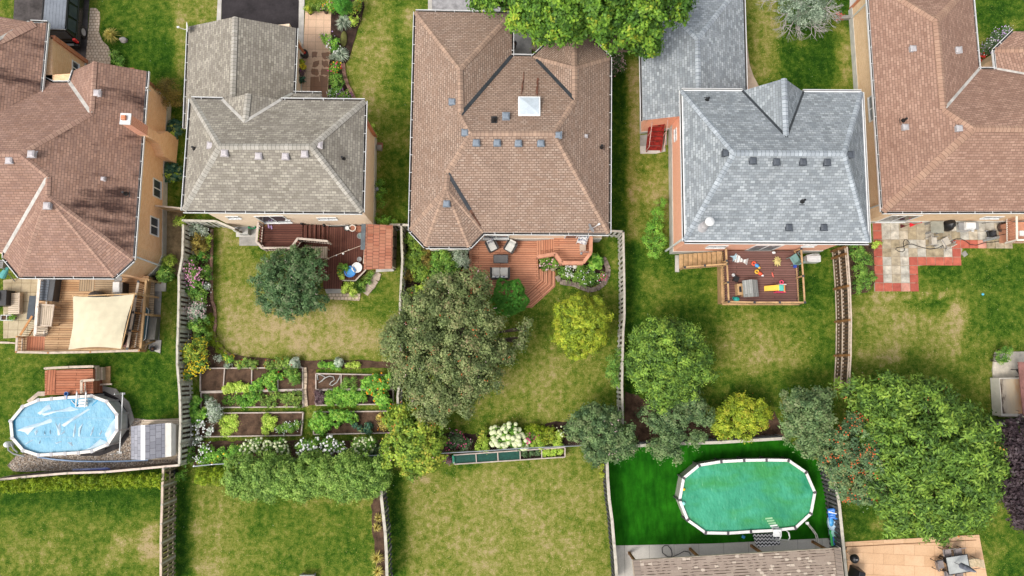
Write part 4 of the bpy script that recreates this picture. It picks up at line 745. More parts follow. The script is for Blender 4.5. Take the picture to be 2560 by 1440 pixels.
# ---- trees -------------------------------------------------------------------------------------------
tree('maple_tree', 'big leafy tree with yellowing tips overhanging the front of the tan and blue grey roofs', (1505, 175),
     [(1330, 30, 60, 6.5, 1.8), (1400, 20, 80, 7.5, 2), (1490, 10, 95, 8.5, 2.4), (1590, 15, 95, 8, 2.4), (1670, 20, 55, 7, 1.6), (1360, 75, 42, 6, 1.2), (1450, 62, 55, 6.5, 1.5), (1540, 70, 60, 6.5, 1.6), (1610, 85, 48, 5.8, 1.3), (1622, 120, 26, 5, .9), (1235, 2, 35, 6, 1), (1200, -8, 30, 6, 1), (1300, 60, 30, 6, 1), (1700, -5, 30, 6.6, 1)],
     900, 50, 'maple', .17, .26, 3.0, cl=.42, W=.10, bias=-.12)
tree('crabapple_tree', 'largest olive grey tree with rusty fruit, left of the cedar deck steps', (1150, 850),
     [(1130, 830, 115, 4.6, 2.0), (1060, 800, 70, 4.2, 1.4), (1020, 860, 62, 4, 1.3), (1080, 930, 80, 4.2, 1.5), (1190, 910, 75, 4.4, 1.5), (1192, 800, 58, 4.4, 1.4), (1130, 740, 62, 4.2, 1.3), (1080, 1000, 55, 3.6, 1.1), (1150, 985, 50, 3.8, 1.1), (1010, 935, 36, 3.4, 1), (985, 845, 36, 3.4, .9), (1205, 712, 26, 4, .7), (1170, 700, 38, 4, .8), (1255, 880, 34, 3.8, .8), (1300, 850, 22, 3.4, .5), (1312, 820, 16, 3.4, .5), (1095, 1035, 30, 3, .8), (1035, 980, 30, 3.2, .8), (1210, 940, 30, 3.6, .8), (1090, 720, 36, 3.8, .8)],
     1050, 60, 'olive', .105, .2, 2.0, bias=-.08, berries=[('berry', 260, .05, 2), ('palepink', 140, .04, 3)], cl=.40, W=.075, shell=(.55, 1.05))
tree('evergreen_tree', 'dense dark green tree standing in front of the maroon deck landing', (735, 720),
     [(720, 700, 72, 2.6, 1.3), (680, 690, 45, 2.3, 1), (770, 680, 50, 2.5, 1), (690, 750, 45, 2.2, .9), (745, 740, 52, 2.3, 1), (790, 740, 32, 1.9, .8), (745, 650, 36, 2.3, .8), (700, 655, 32, 2.2, .8), (665, 730, 24, 1.9, .6), (757, 630, 18, 2.3, .5), (790, 755, 28, 1.6, .5), (725, 765, 36, 1.6, .5), (660, 660, 20, 1.9, .5)],
     520, 50, 'dark', .12, .12, 1.0, cl=.30, W=.055, berries=[('palepink', 60, .035, 2)])
tree('golden_tree', 'round yellow green tree standing alone on the lawn below the cedar deck', (1450, 830),
     [(1450, 812, 62, 2.6, 1.4), (1420, 790, 36, 2.3, .9), (1485, 795, 36, 2.4, .9), (1415, 840, 32, 2.1, .8), (1445, 865, 30, 2, .7), (1480, 845, 34, 2.2, .8), (1450, 760, 26, 2.2, .7), (1500, 820, 20, 2, .6), (1440, 885, 12, 1.8, .4), (1490, 768, 22, 2.1, .6)],
     1000, 56, 'lime', .085, .10, .9, bias=-.04, cl=.22, W=.055, shell=(.8, 1.02))
tree('topiary_tree', 'clipped bright green dome shrub beside the cedar deck steps', (1275, 742), [(1272, 745, 44, 1.3, 1.35), (1278, 742, 38, 1.6, 1.2)], 700, 44, 'topiary', .07, .06, .5, cl=.10, W=.02, shell=(.96, 1.0), cat='shrub', crnd=.3)
tree('ash_tree', 'fresh green tree with feathery tips right of the silver board fence', (1665, 925),
     [(1660, 890, 82, 4.2, 1.8), (1620, 850, 42, 3.6, 1.1), (1700, 850, 46, 3.8, 1.2), (1730, 900, 46, 3.6, 1.1), (1610, 930, 46, 3.4, 1.1), (1670, 960, 50, 3.4, 1.1), (1760, 945, 24, 3, .7), (1650, 1000, 28, 2.8, .8), (1715, 960, 36, 3.2, .9), (1675, 830, 34, 3.8, .9), (1590, 890, 22, 3.2, .7), (1640, 815, 20, 3.6, .6)],
     760, 46, 'sumac', .15, .16, 1.8, bias=-.1, cl=.36, W=.06, tw=1, shell=(.6, 1.06))
tree('silvery_tree', 'small blue green tree hanging over the wood fence behind the turf', (1700, 1060),
     [(1690, 1040, 40, 2.6, .9), (1730, 1010, 34, 2.6, .9), (1650, 1050, 28, 2.4, .7), (1680, 1085, 34, 2.4, .8), (1660, 1120, 26, 2.2, .7), (1690, 1140, 18, 2.1, .6), (1745, 1100, 22, 2.2, .5), (1620, 1035, 20, 2.3, .6), (1720, 985, 24, 2.6, .7), (1640, 1120, 20, 2.1, .5), (1760, 1040, 26, 2.2, .6)],
     330, 44, 'bluegreen', .12, .09, 1.2, cl=.30, W=.055)
tree('honeysuckle_bush', 'yellow green spreading bush against the wood fence behind the green pool', (1850, 1062),
     [(1830, 1045, 44, 1.8, .8), (1870, 1030, 44, 1.9, .8), (1800, 1060, 32, 1.6, .6), (1900, 1045, 32, 1.7, .6), (1860, 1070, 32, 1.6, .5), (1780, 1040, 20, 1.5, .5), (1915, 1030, 18, 1.6, .4), (1870, 1005, 16, 1.9, .4), (1840, 1015, 22, 1.9, .5)],
     330, 42, 'lime', .11, .05, .6, cl=.26, W=.055, cat='shrub', berries=[('berry', 30, .04, 1)])
tree('lilac_tree', 'grey green tree over the left corner of the artificial turf', (1500, 1085),
     [(1500, 1080, 62, 2.9, 1.2), (1455, 1060, 36, 2.5, .9), (1545, 1090, 42, 2.6, .9), (1490, 1125, 32, 2.3, .7), (1560, 1120, 28, 2.3, .7), (1475, 1035, 28, 2.5, .8), (1435, 1075, 22, 2.2, .6), (1520, 1050, 32, 2.7, .8), (1485, 1150, 14, 2, .4), (1525, 1140, 20, 2.1, .5)],
     400, 46, 'bluegreen', .12, .11, 1.1, cl=.30, W=.06, crnd=.7, berries=[('palepink', 80, .05, 3)])
tree('plum_leaf_tree', 'grey green tree between the slatted fence end and the green pool', (2040, 1050),
     [(2010, 1030, 55, 3.4, 1.3), (1985, 1000, 30, 3, .9), (2040, 1060, 44, 3.2, 1.1), (2000, 1080, 44, 2.9, 1), (2050, 1000, 32, 3, .9), (1975, 1060, 24, 2.7, .7), (2030, 1110, 36, 2.7, .8), (2060, 1140, 24, 2.4, .7)],
     400, 46, 'bluegreen', .13, .14, 1.5, cl=.32, W=.07, bias=.08)
tree('rowan_tree', 'tree dotted with orange red berries leaning over the dark pool fence', (2140, 1140),
     [(2130, 1110, 62, 3.6, 1.4), (2170, 1150, 58, 3.6, 1.3), (2100, 1160, 46, 3.2, 1.1), (2200, 1200, 50, 3.3, 1.2), (2120, 1210, 40, 3, 1), (2080, 1125, 30, 3, .8), (2160, 1230, 32, 2.8, .8), (2220, 1150, 40, 3.4, 1), (2135, 1240, 16, 2.6, .4), (2150, 1070, 36, 3.3, .9)],
     520, 46, 'rowan', .12, .15, 1.7, cl=.32, W=.06, berries=[('berry', 620, .075, 3)])
tree('sumac_tree', 'largest leafy tree with feathery leaf sprays at the lower right', (2310, 1130),
     [(2310, 1100, 120, 5.0, 2.2), (2250, 1020, 72, 4.2, 1.5), (2330, 1010, 60, 4.2, 1.3), (2400, 1080, 80, 4.6, 1.7), (2420, 1170, 80, 4.6, 1.7), (2340, 1230, 82, 4.4, 1.6), (2250, 1200, 76, 4.2, 1.5), (2210, 1080, 62, 4, 1.3), (2180, 1000, 44, 3.6, 1), (2200, 990, 40, 3.6, .9), (2250, 1290, 44, 3.6, 1), (2330, 1300, 50, 3.6, 1), (2420, 1260, 50, 3.8, 1.1), (2470, 1130, 40, 4, .9), (2220, 1260, 34, 3.2, .8), (2400, 1300, 30, 3.2, .7), (2130, 975, 30, 3, .7), (2220, 955, 24, 3.6, .6), (2290, 970, 30, 3.8, .7), (2190, 1210, 30, 3.4, .7), (2470, 1210, 30, 3.8, .7)],
     1250, 46, 'sumac', .22, .26, 2.2, cl=.46, W=.07, tw=1, shell=(.6, 1.05), crnd=.55, berries=[('flame', 24, .10, 3)], bias=-.12)
tree('purple_tree', 'very dark purple leaved tree cut off by the right edge', (2560, 1170),
     [(2560, 1120, 75, 4.4, 1.7), (2540, 1190, 52, 4, 1.3), (2575, 1250, 60, 3.6, 1.2), (2520, 1100, 30, 3.6, .9), (2555, 1300, 28, 3, .7), (2530, 1230, 34, 3.4, .8)], 420, 46, 'purple', .16, .2, 2.0, cl=.36, W=.09)
tree('magnolia_tree', 'yellow green tree with glossy leaves between the hedge and the long planter frames', (1035, 1100),
     [(1030, 1090, 60, 2.9, 1.3), (1000, 1050, 34, 2.5, .9), (1065, 1065, 40, 2.7, 1), (995, 1130, 38, 2.4, .9), (1065, 1130, 42, 2.6, 1), (1030, 1165, 34, 2.2, .8), (1015, 1030, 22, 2.5, .7), (1085, 1100, 26, 2.4, .7), (975, 1100, 18, 2.2, .5), (1085, 1160, 22, 2, .6)],
     420, 46, 'magn', .15, .12, 1.1, cl=.30, W=.085, berries=[('flame', 28, .07, 4), ('pink', 24, .05, 1)])
hl = [(603 + i * 33.5, 1178 + 5 * math.sin(i * 2.1), 42, 2.0 + .2 * math.sin(i), 1.0) for i in range(11)] + [(605 + i * 33, 1205 + 6 * math.sin(i * 1.7), 38, 1.7, .9) for i in range(11)] + [(620, 1225, 20, 1.3, .6), (680, 1230, 26, 1.2, .6), (760, 1225, 26, 1.1, .6)]
tree('hedge', 'long pale green billowing hedge behind the vegetable garden', (760, 1190), hl, 1700, 46, 'hedge', .12, .07, .9, bias=-.10, cl=.28, W=.045, tw=1, cat='hedge', crnd=.5, shell=(.7, 1.03))
# bare tree at the top
def baretree():
    r = PT('bare_tree', 'half bare tree with silvery twigs on the lawn at the top', 'tree'); b = at(1995, 70); m = M(); rr = random.Random(4)
    def br(p, d, L, rad, dep):
        q = p + d * L; mid = p.lerp(q, .5) + Vector((rr.uniform(-1, 1), rr.uniform(-1, 1), rr.uniform(-.5, .5))) * L * .07; m.tube([p, mid, q], [rad, rad * .8, rad * .6], 5, cap=False)
        if dep == 0: return
        for k in range(3 if dep > 1 else 2):
            a_ = Vector((rr.uniform(-1, 1), rr.uniform(-1, 1), rr.uniform(-.25, .3))) * .75; br(q, (d + a_).normalized(), L * rr.uniform(.6, .8), rad * .6, dep - 1)
    top = at(2000, 8, 3.2); m.tube([b - Z1 * .05, b.lerp(top, .5), top], [.16, .13, .1], 8)
    for k in range(9): a_ = k * .7 + .2; br(top, Vector((math.cos(a_), math.sin(a_) * .9, .15)).normalized(), .95, .055, 4)
    m.build('branches', BARKG, r); foliage(r, [(2010, 15, 60, 3.6, .8), (2030, 45, 34, 3.2, .6), (2045, 22, 42, 3.5, .7), (1975, 12, 36, 3.3, .6)], 200, 30, 'grey', .11, cl=.24, W=.06, bias=-.25); finish(r, b)
baretree()
# ---- shrubs -----------------------------------------------------------------------------------------
shrub('smoke_bush', 'bronze green bush between the peach brick wall and the grey garage', [(425, 230, 34, 1.1, .8), (410, 215, 18, 1.0, .5), (442, 250, 20, 1, .5)], 90, 40, 'bronze', .09, cl=.24)
for i, (x, y, s_, lb) in enumerate(((432, 325, 24, 'blue green hosta clump just below the bronze bush'), (430, 430, 24, 'blue green hosta clump below the brick chimney base'))):
    shrub('hosta', lb, [(x, y, s_, .25, .35)], 60, 7, 'hosta', .26, W=.17, cl=.18, cat='hosta', group='hostas by the peach wall', extra=('vegl', 6, 6))
shrub('variegated_hosta', 'cream striped hosta at the corner of the peach wall', [(424, 655, 18, .3, .35)], 60, 16, 'vegl', .15, W=.03, cl=.12, cat='hosta'); shrub('bush', 'rounded green bush at the foot of the white foundation corner', [(415, 685, 20, .5, .5)], 60, 22, 'fresh', .12, W=.09)
shrub('sapling', 'bright green sapling leaning over the end of the gravel strip', [(447, 555, 14, .8, .4), (440, 550, 8, 1, .2)], 20, 14, 'vegl', .12, W=.07)
blades('ornamental_grass', 'tan ornamental grass by the curved paver path on the top left lawn', 285, 95, 26, .9, 'straw', 170, .03); shrub('low_shrub', 'low shrub strip beside the paver path corner', [(285, 135, 12, .25, .25), (300, 150, 12, .2, .2), (305, 162, 9, .2, .2), (290, 150, 10, .2, .2)], 60, 16, 'fresh', .09)
# border along the long fence
BORD = [('white_phlox', 'white flowering shrub at the top of the fence border', [(490, 572, 22, .7, .5), (510, 580, 16, .6, .4)], 'grey', [('white', 80, .05, 2)]),
 ('dogwood', 'mixed dark green shrub below the white flowering shrub', [(495, 605, 20, .8, .5), (505, 625, 18, .7, .5)], 'bronze', None),
 ('euonymus', 'bright lime shrub on the lawn side of the border', [(521, 607, 10, .5, .35), (520, 595, 8, .5, .3), (518, 618, 9, .5, .3)], 'vegl', None),
 ('clipped_shrub', 'smooth round green shrub above the pink phlox', [(512, 640, 16, .7, .5)], 'topiary', None),
 ('shrub', 'loose green shrub touching the silver fence above the pink phlox', [(480, 650, 14, .8, .4)], 'fresh', None),
 ('pink_phlox', 'large pink flowering clump against the long fence', [(482, 680, 20, .9, .5), (488, 695, 20, .9, .5), (475, 665, 12, .9, .4)], 'fresh', [('pink', 220, .08, 3)]),
 ('leafy_plant', 'bright leafy plant beside the pink flowers', [(514, 675, 16, .5, .4), (518, 690, 12, .5, .3)], 'fresh', None),
 ('green_shrub', 'feathery green clump below the pink flowers', [(490, 725, 24, .7, .5), (500, 745, 20, .6, .4)], 'fresh', [('lilac', 16, .05, 1)]),
 ('white_lily', 'small white lily beside the feathery clump', [(517, 715, 7, .5, .2)], 'grey', [('white', 14, .09, 2)]),
 ('rose_bush', 'pale pink flowering bush lower down the border', [(495, 775, 22, .8, .5), (485, 790, 14, .7, .4)], 'grey', [('palepink', 110, .07, 2), ('pink', 20, .06, 1)]),
 ('dark_shrub', 'dark green shrub below the pale pink bush', [(495, 815, 22, .7, .5), (520, 800, 12, .4, .4), (505, 840, 20, .5, .4)], 'fresh', None),
 ('yellow_bush', 'tall yellow green bush near the bottom of the border', [(490, 875, 28, 1.1, .7), (475, 890, 18, 1, .5), (505, 860, 16, 1, .4)], 'magn', [('yellow', 120, .05, 2)]),
 ('goldenrod', 'bright yellow flowering clump spilling over the fence', [(500, 910, 20, .9, .5), (482, 925, 16, .9, .4), (468, 940, 10, 1, .3)], 'fresh', [('yellow', 240, .07, 3)]),
 ('cabbage', 'blue green leafy plants at the top left of the vegetable garden', [(545, 895, 9, .3, .2), (572, 915, 8, .3, .2)], 'grey', None),
 ('marigold', 'yellow dotted plant at the curve of the brick edging', [(572, 893, 12, .4, .3)], 'veg', [('yellow', 26, .05, 2)])]
for nm, lb, lo, pa, fl_ in BORD: A_ = sum((l[2] * .025) ** 2 for l in lo); shrub(nm, lb, lo, max(14, int(A_ * 130)), 26, pa, .10 if pa != 'topiary' else .06, fl=fl_, cat='plant', W=None if pa != 'topiary' else .03)
t = shrub('ground_cover', 'strip of low green ground cover inside the curved brick edging', [(522, 815, 13, .15, .15), (528, 835, 12, .12, .14), (536, 855, 12, .12, .14), (548, 870, 11, .12, .14), (560, 882, 10, .12, .14), (526, 795, 11, .15, .15)], 150, 30, 'cedar', .06, cl=.14, cat='plant')
# curved edging
def edging(name, label, pts, bw=.22, h=.12, mat=None, gap=.92):
    P = px3(pts, 0); c = P[0]; r = T(name, label, 'garden edging', c); m = M()
    for a, b in zip(P, P[1:]):
        L = (b - a).length; k = max(1, round(L / .30))
        for i in range(k): q_, w_ = a.lerp(b, i / k), a.lerp(b, (i + gap) / k); m.bar(q_ + Z1 * h * .5, w_ + Z1 * h * .5, bw * random.uniform(.9, 1.1), h)
    m.build('bricks', mat, r); return r
EDB = plain('edging_brick_pink', (.38, .22, .16), .9, .25, 4); EDS = plain('edging_stone', (.30, .235, .19), .9, .3, 4)
edging('brick_edging', 'straight and curved brick edging between the fence border and the dry lawn', [(531, 573), (530, 640), (529, 700), (531, 752), (538, 770), (540, 810), (536, 835), (545, 858), (560, 876), (578, 888)], .16, mat=EDB)
edging('stone_edging', 'curved grey brown block edging round the flower bed beside the cedar steps', [(1392, 690), (1400, 705), (1418, 708), (1440, 712), (1452, 718), (1475, 726), (1492, 722), (1508, 710), (1518, 692), (1520, 672), (1512, 652), (1506, 645)], .3, mat=EDS)
edging('stone_edging', 'curved brick edging of the front flower bed by the tiled path', [(858, 160), (861, 185), (868, 210), (880, 235), (888, 250)], .22, mat=EDB)
sheet('flower_bed', wob([(1388, 668), (1480, 655), (1505, 650), (1516, 680), (1505, 705), (1475, 720), (1450, 712), (1398, 700)], 1), .05, SOILD)
# bed beside deck 3
shrub('rhubarb', 'big leaved bright green rhubarb in the curved bed', [(1490, 655, 18, .45, .35), (1485, 645, 12, .5, .3)], 34, 8, 'veg', .26, W=.22, cl=.2, cat='plant')
shrub('rose_bush', 'dark leaved rose bush with pale pink blooms beside the cedar stair', [(1362, 655, 14, .7, .4), (1385, 658, 12, .7, .4), (1365, 668, 9, .5, .3)], 60, 24, 'fresh', .09, fl=[('palepink', 22, .10, 1), ('pink', 14, .08, 1)], cat='plant')
shrub('mixed_flowers', 'mixed low flowers with white blossoms in the curved bed', [(1410, 680, 16, .3, .3), (1430, 690, 18, .3, .3), (1460, 695, 20, .35, .3), (1485, 695, 18, .3, .3), (1455, 675, 16, .35, .3), (1500, 690, 10, .3, .3)], 170, 22, 'fresh', .09, fl=[('white', 60, .07, 2)], cat='plant')
dd = shrub('red_geranium', 'small bright red flower clump at the edge of the curved bed', [(1508, 690, 6, .35, .2)], 8, 16, 'fresh', .08, fl=[('hot', 26, .08, 2)], cat='plant')
dd = shrub('white_alyssum', 'drift of white alyssum in the middle of the curved bed', [(1420, 668, 6, .35, .2), (1424, 684, 7, .35, .2)], 12, 16, 'grey', .07, fl=[('white', 70, .07, 2)], cat='plant')
# shade garden left of deck 3
shrub('shade_shrub', 'bright green shrub in the top left of the shade garden under the tan roof', [(1030, 600, 20, .9, .6), (1040, 630, 24, .9, .6), (1030, 655, 20, .8, .5), (1050, 680, 24, .8, .5)], 200, 28, 'sumac', .11)
shrub('bronze_shrub', 'brown green shrub in the middle of the shade garden', [(1065, 625, 18, .8, .5), (1068, 655, 18, .8, .5), (1025, 690, 14, .7, .4)], 90, 28, 'bronze', .10)
shrub('green_shrub', 'feathery green shrub beside the cedar deck', [(1105, 640, 26, 1, .6), (1125, 665, 26, 1, .6), (1095, 670, 24, .9, .6), (1100, 700, 24, .8, .5)], 210, 28, 'fresh', .10)
shrub('variegated_dogwood', 'pale grey green variegated shrub touching the left rail of the cedar deck', [(1152, 640, 20, 1.3, .7), (1160, 655, 16, 1.2, .6), (1145, 625, 16, 1.3, .5)], 110, 28, 'grey', .09)
shrub('pale_hosta', 'pale leaved shrub by the grey fence at the edge of the olive tree', [(1035, 728, 12, .5, .3), (1062, 720, 12, .6, .3)], 40, 16, 'vegl', .13, W=.08)
# front garden
blades('yucca', 'upper spiky grey green yucca in the front flower bed', 862, 62, 26, .8, 'grey', 150, .045, cat='plant', group='yuccas in the front flower bed'); blades('yucca', 'lower spiky grey green yucca by the end of the brick edging', 855, 142, 25, .8, 'grey', 150, .045, cat='plant', group='yuccas in the front flower bed')
shrub('juniper', 'dark green upright juniper at the top of the front flower bed', [(858, 15, 22, 1.4, 1.2)], 160, 30, 'topiary', .10, W=.03)
for nm, lb, lo, pa, fl_ in [('marigolds', 'orange flowering plant beside the top of the tiled path', [(825, 14, 18, .5, .4), (838, 5, 12, .5, .4)], 'veg', [('orange', 30, .08, 1), ('pink', 16, .07, 1)]),
 ('yellow_flowers', 'yellow green plant on the right of the juniper', [(888, 20, 16, .5, .4), (885, 50, 12, .4, .3), (895, 8, 12, .4, .3)], 'vegl', [('orange', 12, .06, 1)]),
 ('sedum', 'leafy plant with dusky pink heads leaning over the tiles', [(822, 100, 16, .6, .4), (838, 108, 14, .6, .4), (810, 92, 8, .7, .3)], 'veg', [('palepink', 14, .10, 3), ('lilac', 8, .08, 2)]),
 ('white_petunias', 'white petunias beside the tiled path', [(834, 122, 8, .4, .25), (845, 118, 6, .4, .2)], 'veg', [('white', 30, .10, 2)]),
 ('blue_fescue', 'blue grey grass clump next to the white petunias', [(838, 145, 14, .3, .3)], 'grey', None),
 ('zinnias', 'mixed zinnias with pink and yellow heads', [(842, 168, 16, .4, .35), (828, 175, 8, .4, .3)], 'veg', [('yellow', 16, .07, 1), ('hot', 10, .09, 1), ('red', 8, .08, 1)]),
 ('shrubby_plant', 'bushy bright green plants in the lower front bed', [(845, 205, 20, .5, .4), (838, 195, 12, .5, .3)], 'fresh', None),
 ('white_impatiens', 'white dotted plants by the porch roof', [(832, 235, 14, .35, .3), (845, 232, 10, .4, .3)], 'fresh', [('white', 60, .05, 1)]),
 ('purple_asters', 'plants with purple flowers in front of the grey roof eave', [(862, 238, 16, .4, .3), (850, 244, 10, .4, .3)], 'fresh', [('purple', 40, .07, 2)]),
 ('border_plants', 'low green plants at the top end of the tiled path', [(780, 18, 10, .2, .2), (800, 18, 10, .2, .2), (770, 20, 8, .2, .2)], 'willow', None),
 ('hydrangea', 'pale pink flowering hydrangea in the gap right of the tan brown roof', [(1545, 140, 16, .9, .5), (1548, 165, 16, .9, .5), (1538, 180, 10, .8, .4)], 'dark', [('palepink', 130, .06, 2)]),
 ('hosta', 'cream edged hosta at the top right corner of the cream brick wall', [(930, 322, 9, .3, .25), (935, 335, 8, .3, .2)], 'vegl', None),
 ('foundation_shrub', 'bright shrub halfway along the cream foundation', [(950, 460, 11, .4, .3), (955, 475, 10, .4, .3), (948, 490, 9, .4, .3), (955, 510, 8, .4, .25)], 'veg', None),
 ('foundation_plants', 'leafy plants at the lower end of the cream foundation', [(950, 545, 12, .4, .3), (970, 555, 12, .4, .3), (988, 556, 9, .4, .25)], 'veg', None),
 ('phlox', 'lilac flowering bush beside the angled corner of the rust brown roof', [(2475, 120, 24, .8, .5), (2495, 95, 18, .8, .5), (2515, 80, 14, .8, .4)], 'dark', [('lilac', 130, .06, 2), ('white', 60, .06, 2)]),
 ('wall_shrub', 'bright green shrub climbing the lower salmon wall', [(1652, 508, 13, .8, .5), (1645, 540, 19, .8, .5), (1636, 572, 24, .7, .5), (1650, 602, 20, .7, .5), (1638, 628, 18, .6, .4), (1622, 600, 15, .7, .3)], 'veg', None),
 ('shrub_row', 'dense green shrubs between the slatted fence and the red tiles', [(2140, 630, 22, .9, .6), (2160, 650, 22, .8, .5), (2150, 680, 22, .8, .5), (2160, 705, 20, .7, .5), (2140, 715, 16, .6, .4), (2180, 690, 10, .6, .4)], 'fresh', None),
 ('vine', 'yellow green vine at the corner of the red tiles', [(2184, 615, 8, .6, .3), (2195, 608, 6, .5, .2)], 'vegl', None),
 ('climbing_vine', 'dark vine growing over the silver fence beside the feathery tree', [(1535, 905, 20, 1.1, .6), (1530, 930, 18, 1.1, .6), (1540, 955, 16, 1, .5), (1548, 885, 14, 1.2, .4)], 'fresh', None),
 ('small_bush', 'small yellow green bush beside the slate fence of the artificial turf', [(1507, 1165, 8, .6, .4), (1508, 1185, 7, .6, .3)], 'lime', None),
 ('tile_shrub', 'shrub with long leaves growing beside the stained hot tub cover', [(2508, 888, 16, .9, .5), (2520, 875, 12, .9, .4), (2500, 900, 12, .8, .4)], 'fresh', None),
 ('weeds', 'bright weeds beside the black pipe at the fence corner', [(450, 1190, 12, .3, .25), (462, 1182, 8, .3, .2)], 'veg', None),
 ('wisteria', 'pale green bush spreading over the stepping slabs', [(870, 715, 12, .8, .4), (880, 735, 12, .7, .4), (860, 722, 8, .7, .3)], 'vegl', None),
 ('potted_greens', 'leafy green plants in the stone edged bed below the maroon deck', [(905, 715, 14, .2, .25), (920, 698, 12, .2, .25), (930, 685, 8, .2, .2), (893, 722, 12, .2, .2), (895, 708, 10, .2, .2)], 'fresh', None)]:
    A_ = sum((l[2] * .025) ** 2 for l in lo); shrub(nm, lb, lo, max(14, int(A_ * 130)), 24, pa, .10, fl=fl_, cat='plant')
# backs of beds
for nm, lb, lo, pa, fl_ in [('green_hydrangea', 'leafy bush with big pale green flower heads behind the planter frames', [(1275, 1085, 26, .7, .5), (1250, 1100, 20, .7, .5), (1300, 1105, 20, .7, .4), (1240, 1080, 12, .6, .4)], 'veg', [('cream', 95, .26, 1)]),
 ('euonymus', 'lime green mound right of the pale green flower heads', [(1330, 1078, 18, .4, .35), (1350, 1082, 18, .4, .35)], 'cedar', None), ('spirea', 'olive green mound near the lilac tree', [(1375, 1085, 16, .5, .4), (1360, 1095, 14, .4, .3)], 'lime', None),
 ('golden_spirea', 'golden leaved shrub left of the pale green flower heads', [(1205, 1085, 14, .5, .4), (1212, 1098, 12, .4, .3)], 'magn', None), ('fern', 'bright fern fronds above the pipe rail', [(1210, 1115, 14, .4, .3), (1195, 1118, 9, .4, .25), (1350, 1108, 16, .4, .3), (1390, 1108, 16, .4, .3), (1330, 1110, 12, .4, .3)], 'vegl', None),
 ('dark_perennial', 'dark leafy perennials with hot pink flowers beside the magnolia', [(1140, 1095, 20, .5, .4), (1165, 1110, 16, .5, .4), (1125, 1110, 14, .5, .3)], 'dark', [('hot', 36, .07, 2), ('pink', 20, .06, 2)]), ('pink_lilies', 'hot pink lilies right of the pale green flower heads', [(1318, 1092, 7, .6, .3), (1320, 1108, 6, .6, .3), (1330, 1090, 6, .6, .2)], 'fresh', [('hot', 34, .09, 2)]),
 ('lily_clump', 'cream yellow lilies touching the grey green tree', [(1398, 1085, 8, .5, .3)], 'vegl', [('cream', 14, .09, 2)]),
 ('cream_hydrangea', 'cream flowering hydrangea at the left end of the hedge', [(625, 1120, 20, 1.1, .5), (650, 1115, 18, 1.1, .5), (670, 1115, 14, 1.1, .4)], 'fresh', [('cream', 90, .14, 1)]), ('cream_hydrangea', 'smaller cream hydrangea mound next along the hedge', [(703, 1115, 16, 1.2, .5), (712, 1125, 12, 1.1, .4)], 'fresh', [('cream', 46, .13, 1)]),
 ('white_hydrangea', 'pure white flowering hydrangea behind the middle of the hedge', [(760, 1118, 18, 1.1, .5), (790, 1116, 18, 1.1, .5), (825, 1112, 20, 1.1, .5), (850, 1118, 14, 1.1, .4)], 'fresh', [('white', 130, .12, 1)]), ('late_hydrangea', 'cream hydrangea at the right end of the hedge', [(905, 1112, 20, 1.1, .5), (925, 1108, 16, 1.1, .5), (892, 1118, 12, 1, .4)], 'fresh', [('cream', 70, .13, 1)]),
 ('dark_shrub', 'dark shrub between the hydrangea and the magnolia', [(945, 1125, 20, .8, .5), (935, 1150, 18, .8, .4)], 'dark', None),
 ('white_phlox', 'white phlox in the bottom left corner of the garden', [(512, 1120, 12, .7, .4), (500, 1150, 10, .6, .3)], 'veg', [('white', 60, .09, 3)]), ('bushy_greens', 'leafy greens along the pipe rail left of the hedge', [(530, 1140, 20, .5, .4), (560, 1140, 22, .6, .4), (590, 1125, 18, .6, .4), (510, 1150, 14, .4, .4)], 'veg', [('yellow', 14, .10, 1)]),
 ('vine', 'leafy vine at the bottom of the long border fence', [(470, 1150, 14, .6, .4), (478, 1125, 10, .5, .3)], 'fresh', None), ('white_flower', 'white lily beside the end of the lowest soil bed', [(500, 1062, 9, .5, .3), (525, 1078, 9, .5, .2), (497, 1092, 7, .5, .2), (492, 1104, 6, .4, .2)], 'grey', [('white', 70, .10, 3)])]:
    A_ = sum((l[2] * .025) ** 2 for l in lo); shrub(nm, lb, lo, max(14, int(A_ * 130)), 24, pa, .11, fl=fl_, cat='plant')
for i, (x, y, s_) in enumerate(((948, 1292, 14), (944, 1316, 14), (944, 1392, 20), (946, 1425, 18))): blades('ornamental_grass', ['upper tan grass tuft beside the slate fence', 'second tan grass tuft beside the slate fence', 'largest tan green grass tuft by the slate fence', 'lowest tan green grass tuft by the slate fence'][i], x, y, s_, .6, 'straw', 90, .025, group='grass tufts by the slate fence')
# cedar hedge row
for i in range(18):
    x = -6 + i * 24.2; y = 1218 - i * .95; r = PT('cedar', 'small bright green cedar in the clipped row below the pebble bed fence', 'cedar', 'cedars planted in a row'); R = 14 * random.uniform(.95, 1.15)
    r['label'] = ['first', 'second', 'third', 'fourth', 'fifth', 'sixth', 'seventh', 'eighth', 'ninth', 'tenth', 'eleventh', 'twelfth', 'thirteenth', 'fourteenth', 'fifteenth', 'sixteenth', 'seventeenth', 'eighteenth'][i] + ' cedar from the left in the clipped row below the pebble bed'
    foliage(r, [(x, y - 2, R, .9, .9), (x + 2, y - 10, R * .6, 1.5, .6)], 70, 16, 'cedar', .10, W=.05, cl=.13, shell=(.85, 1.0), name='crown', crnd=.7, flat=.2); m = M(); b = at(x, y - 14); m.cyl(b.x, b.y, -.03, .9, .04, .02, 6); m.build('trunk', BARK, r); finish(r, b)
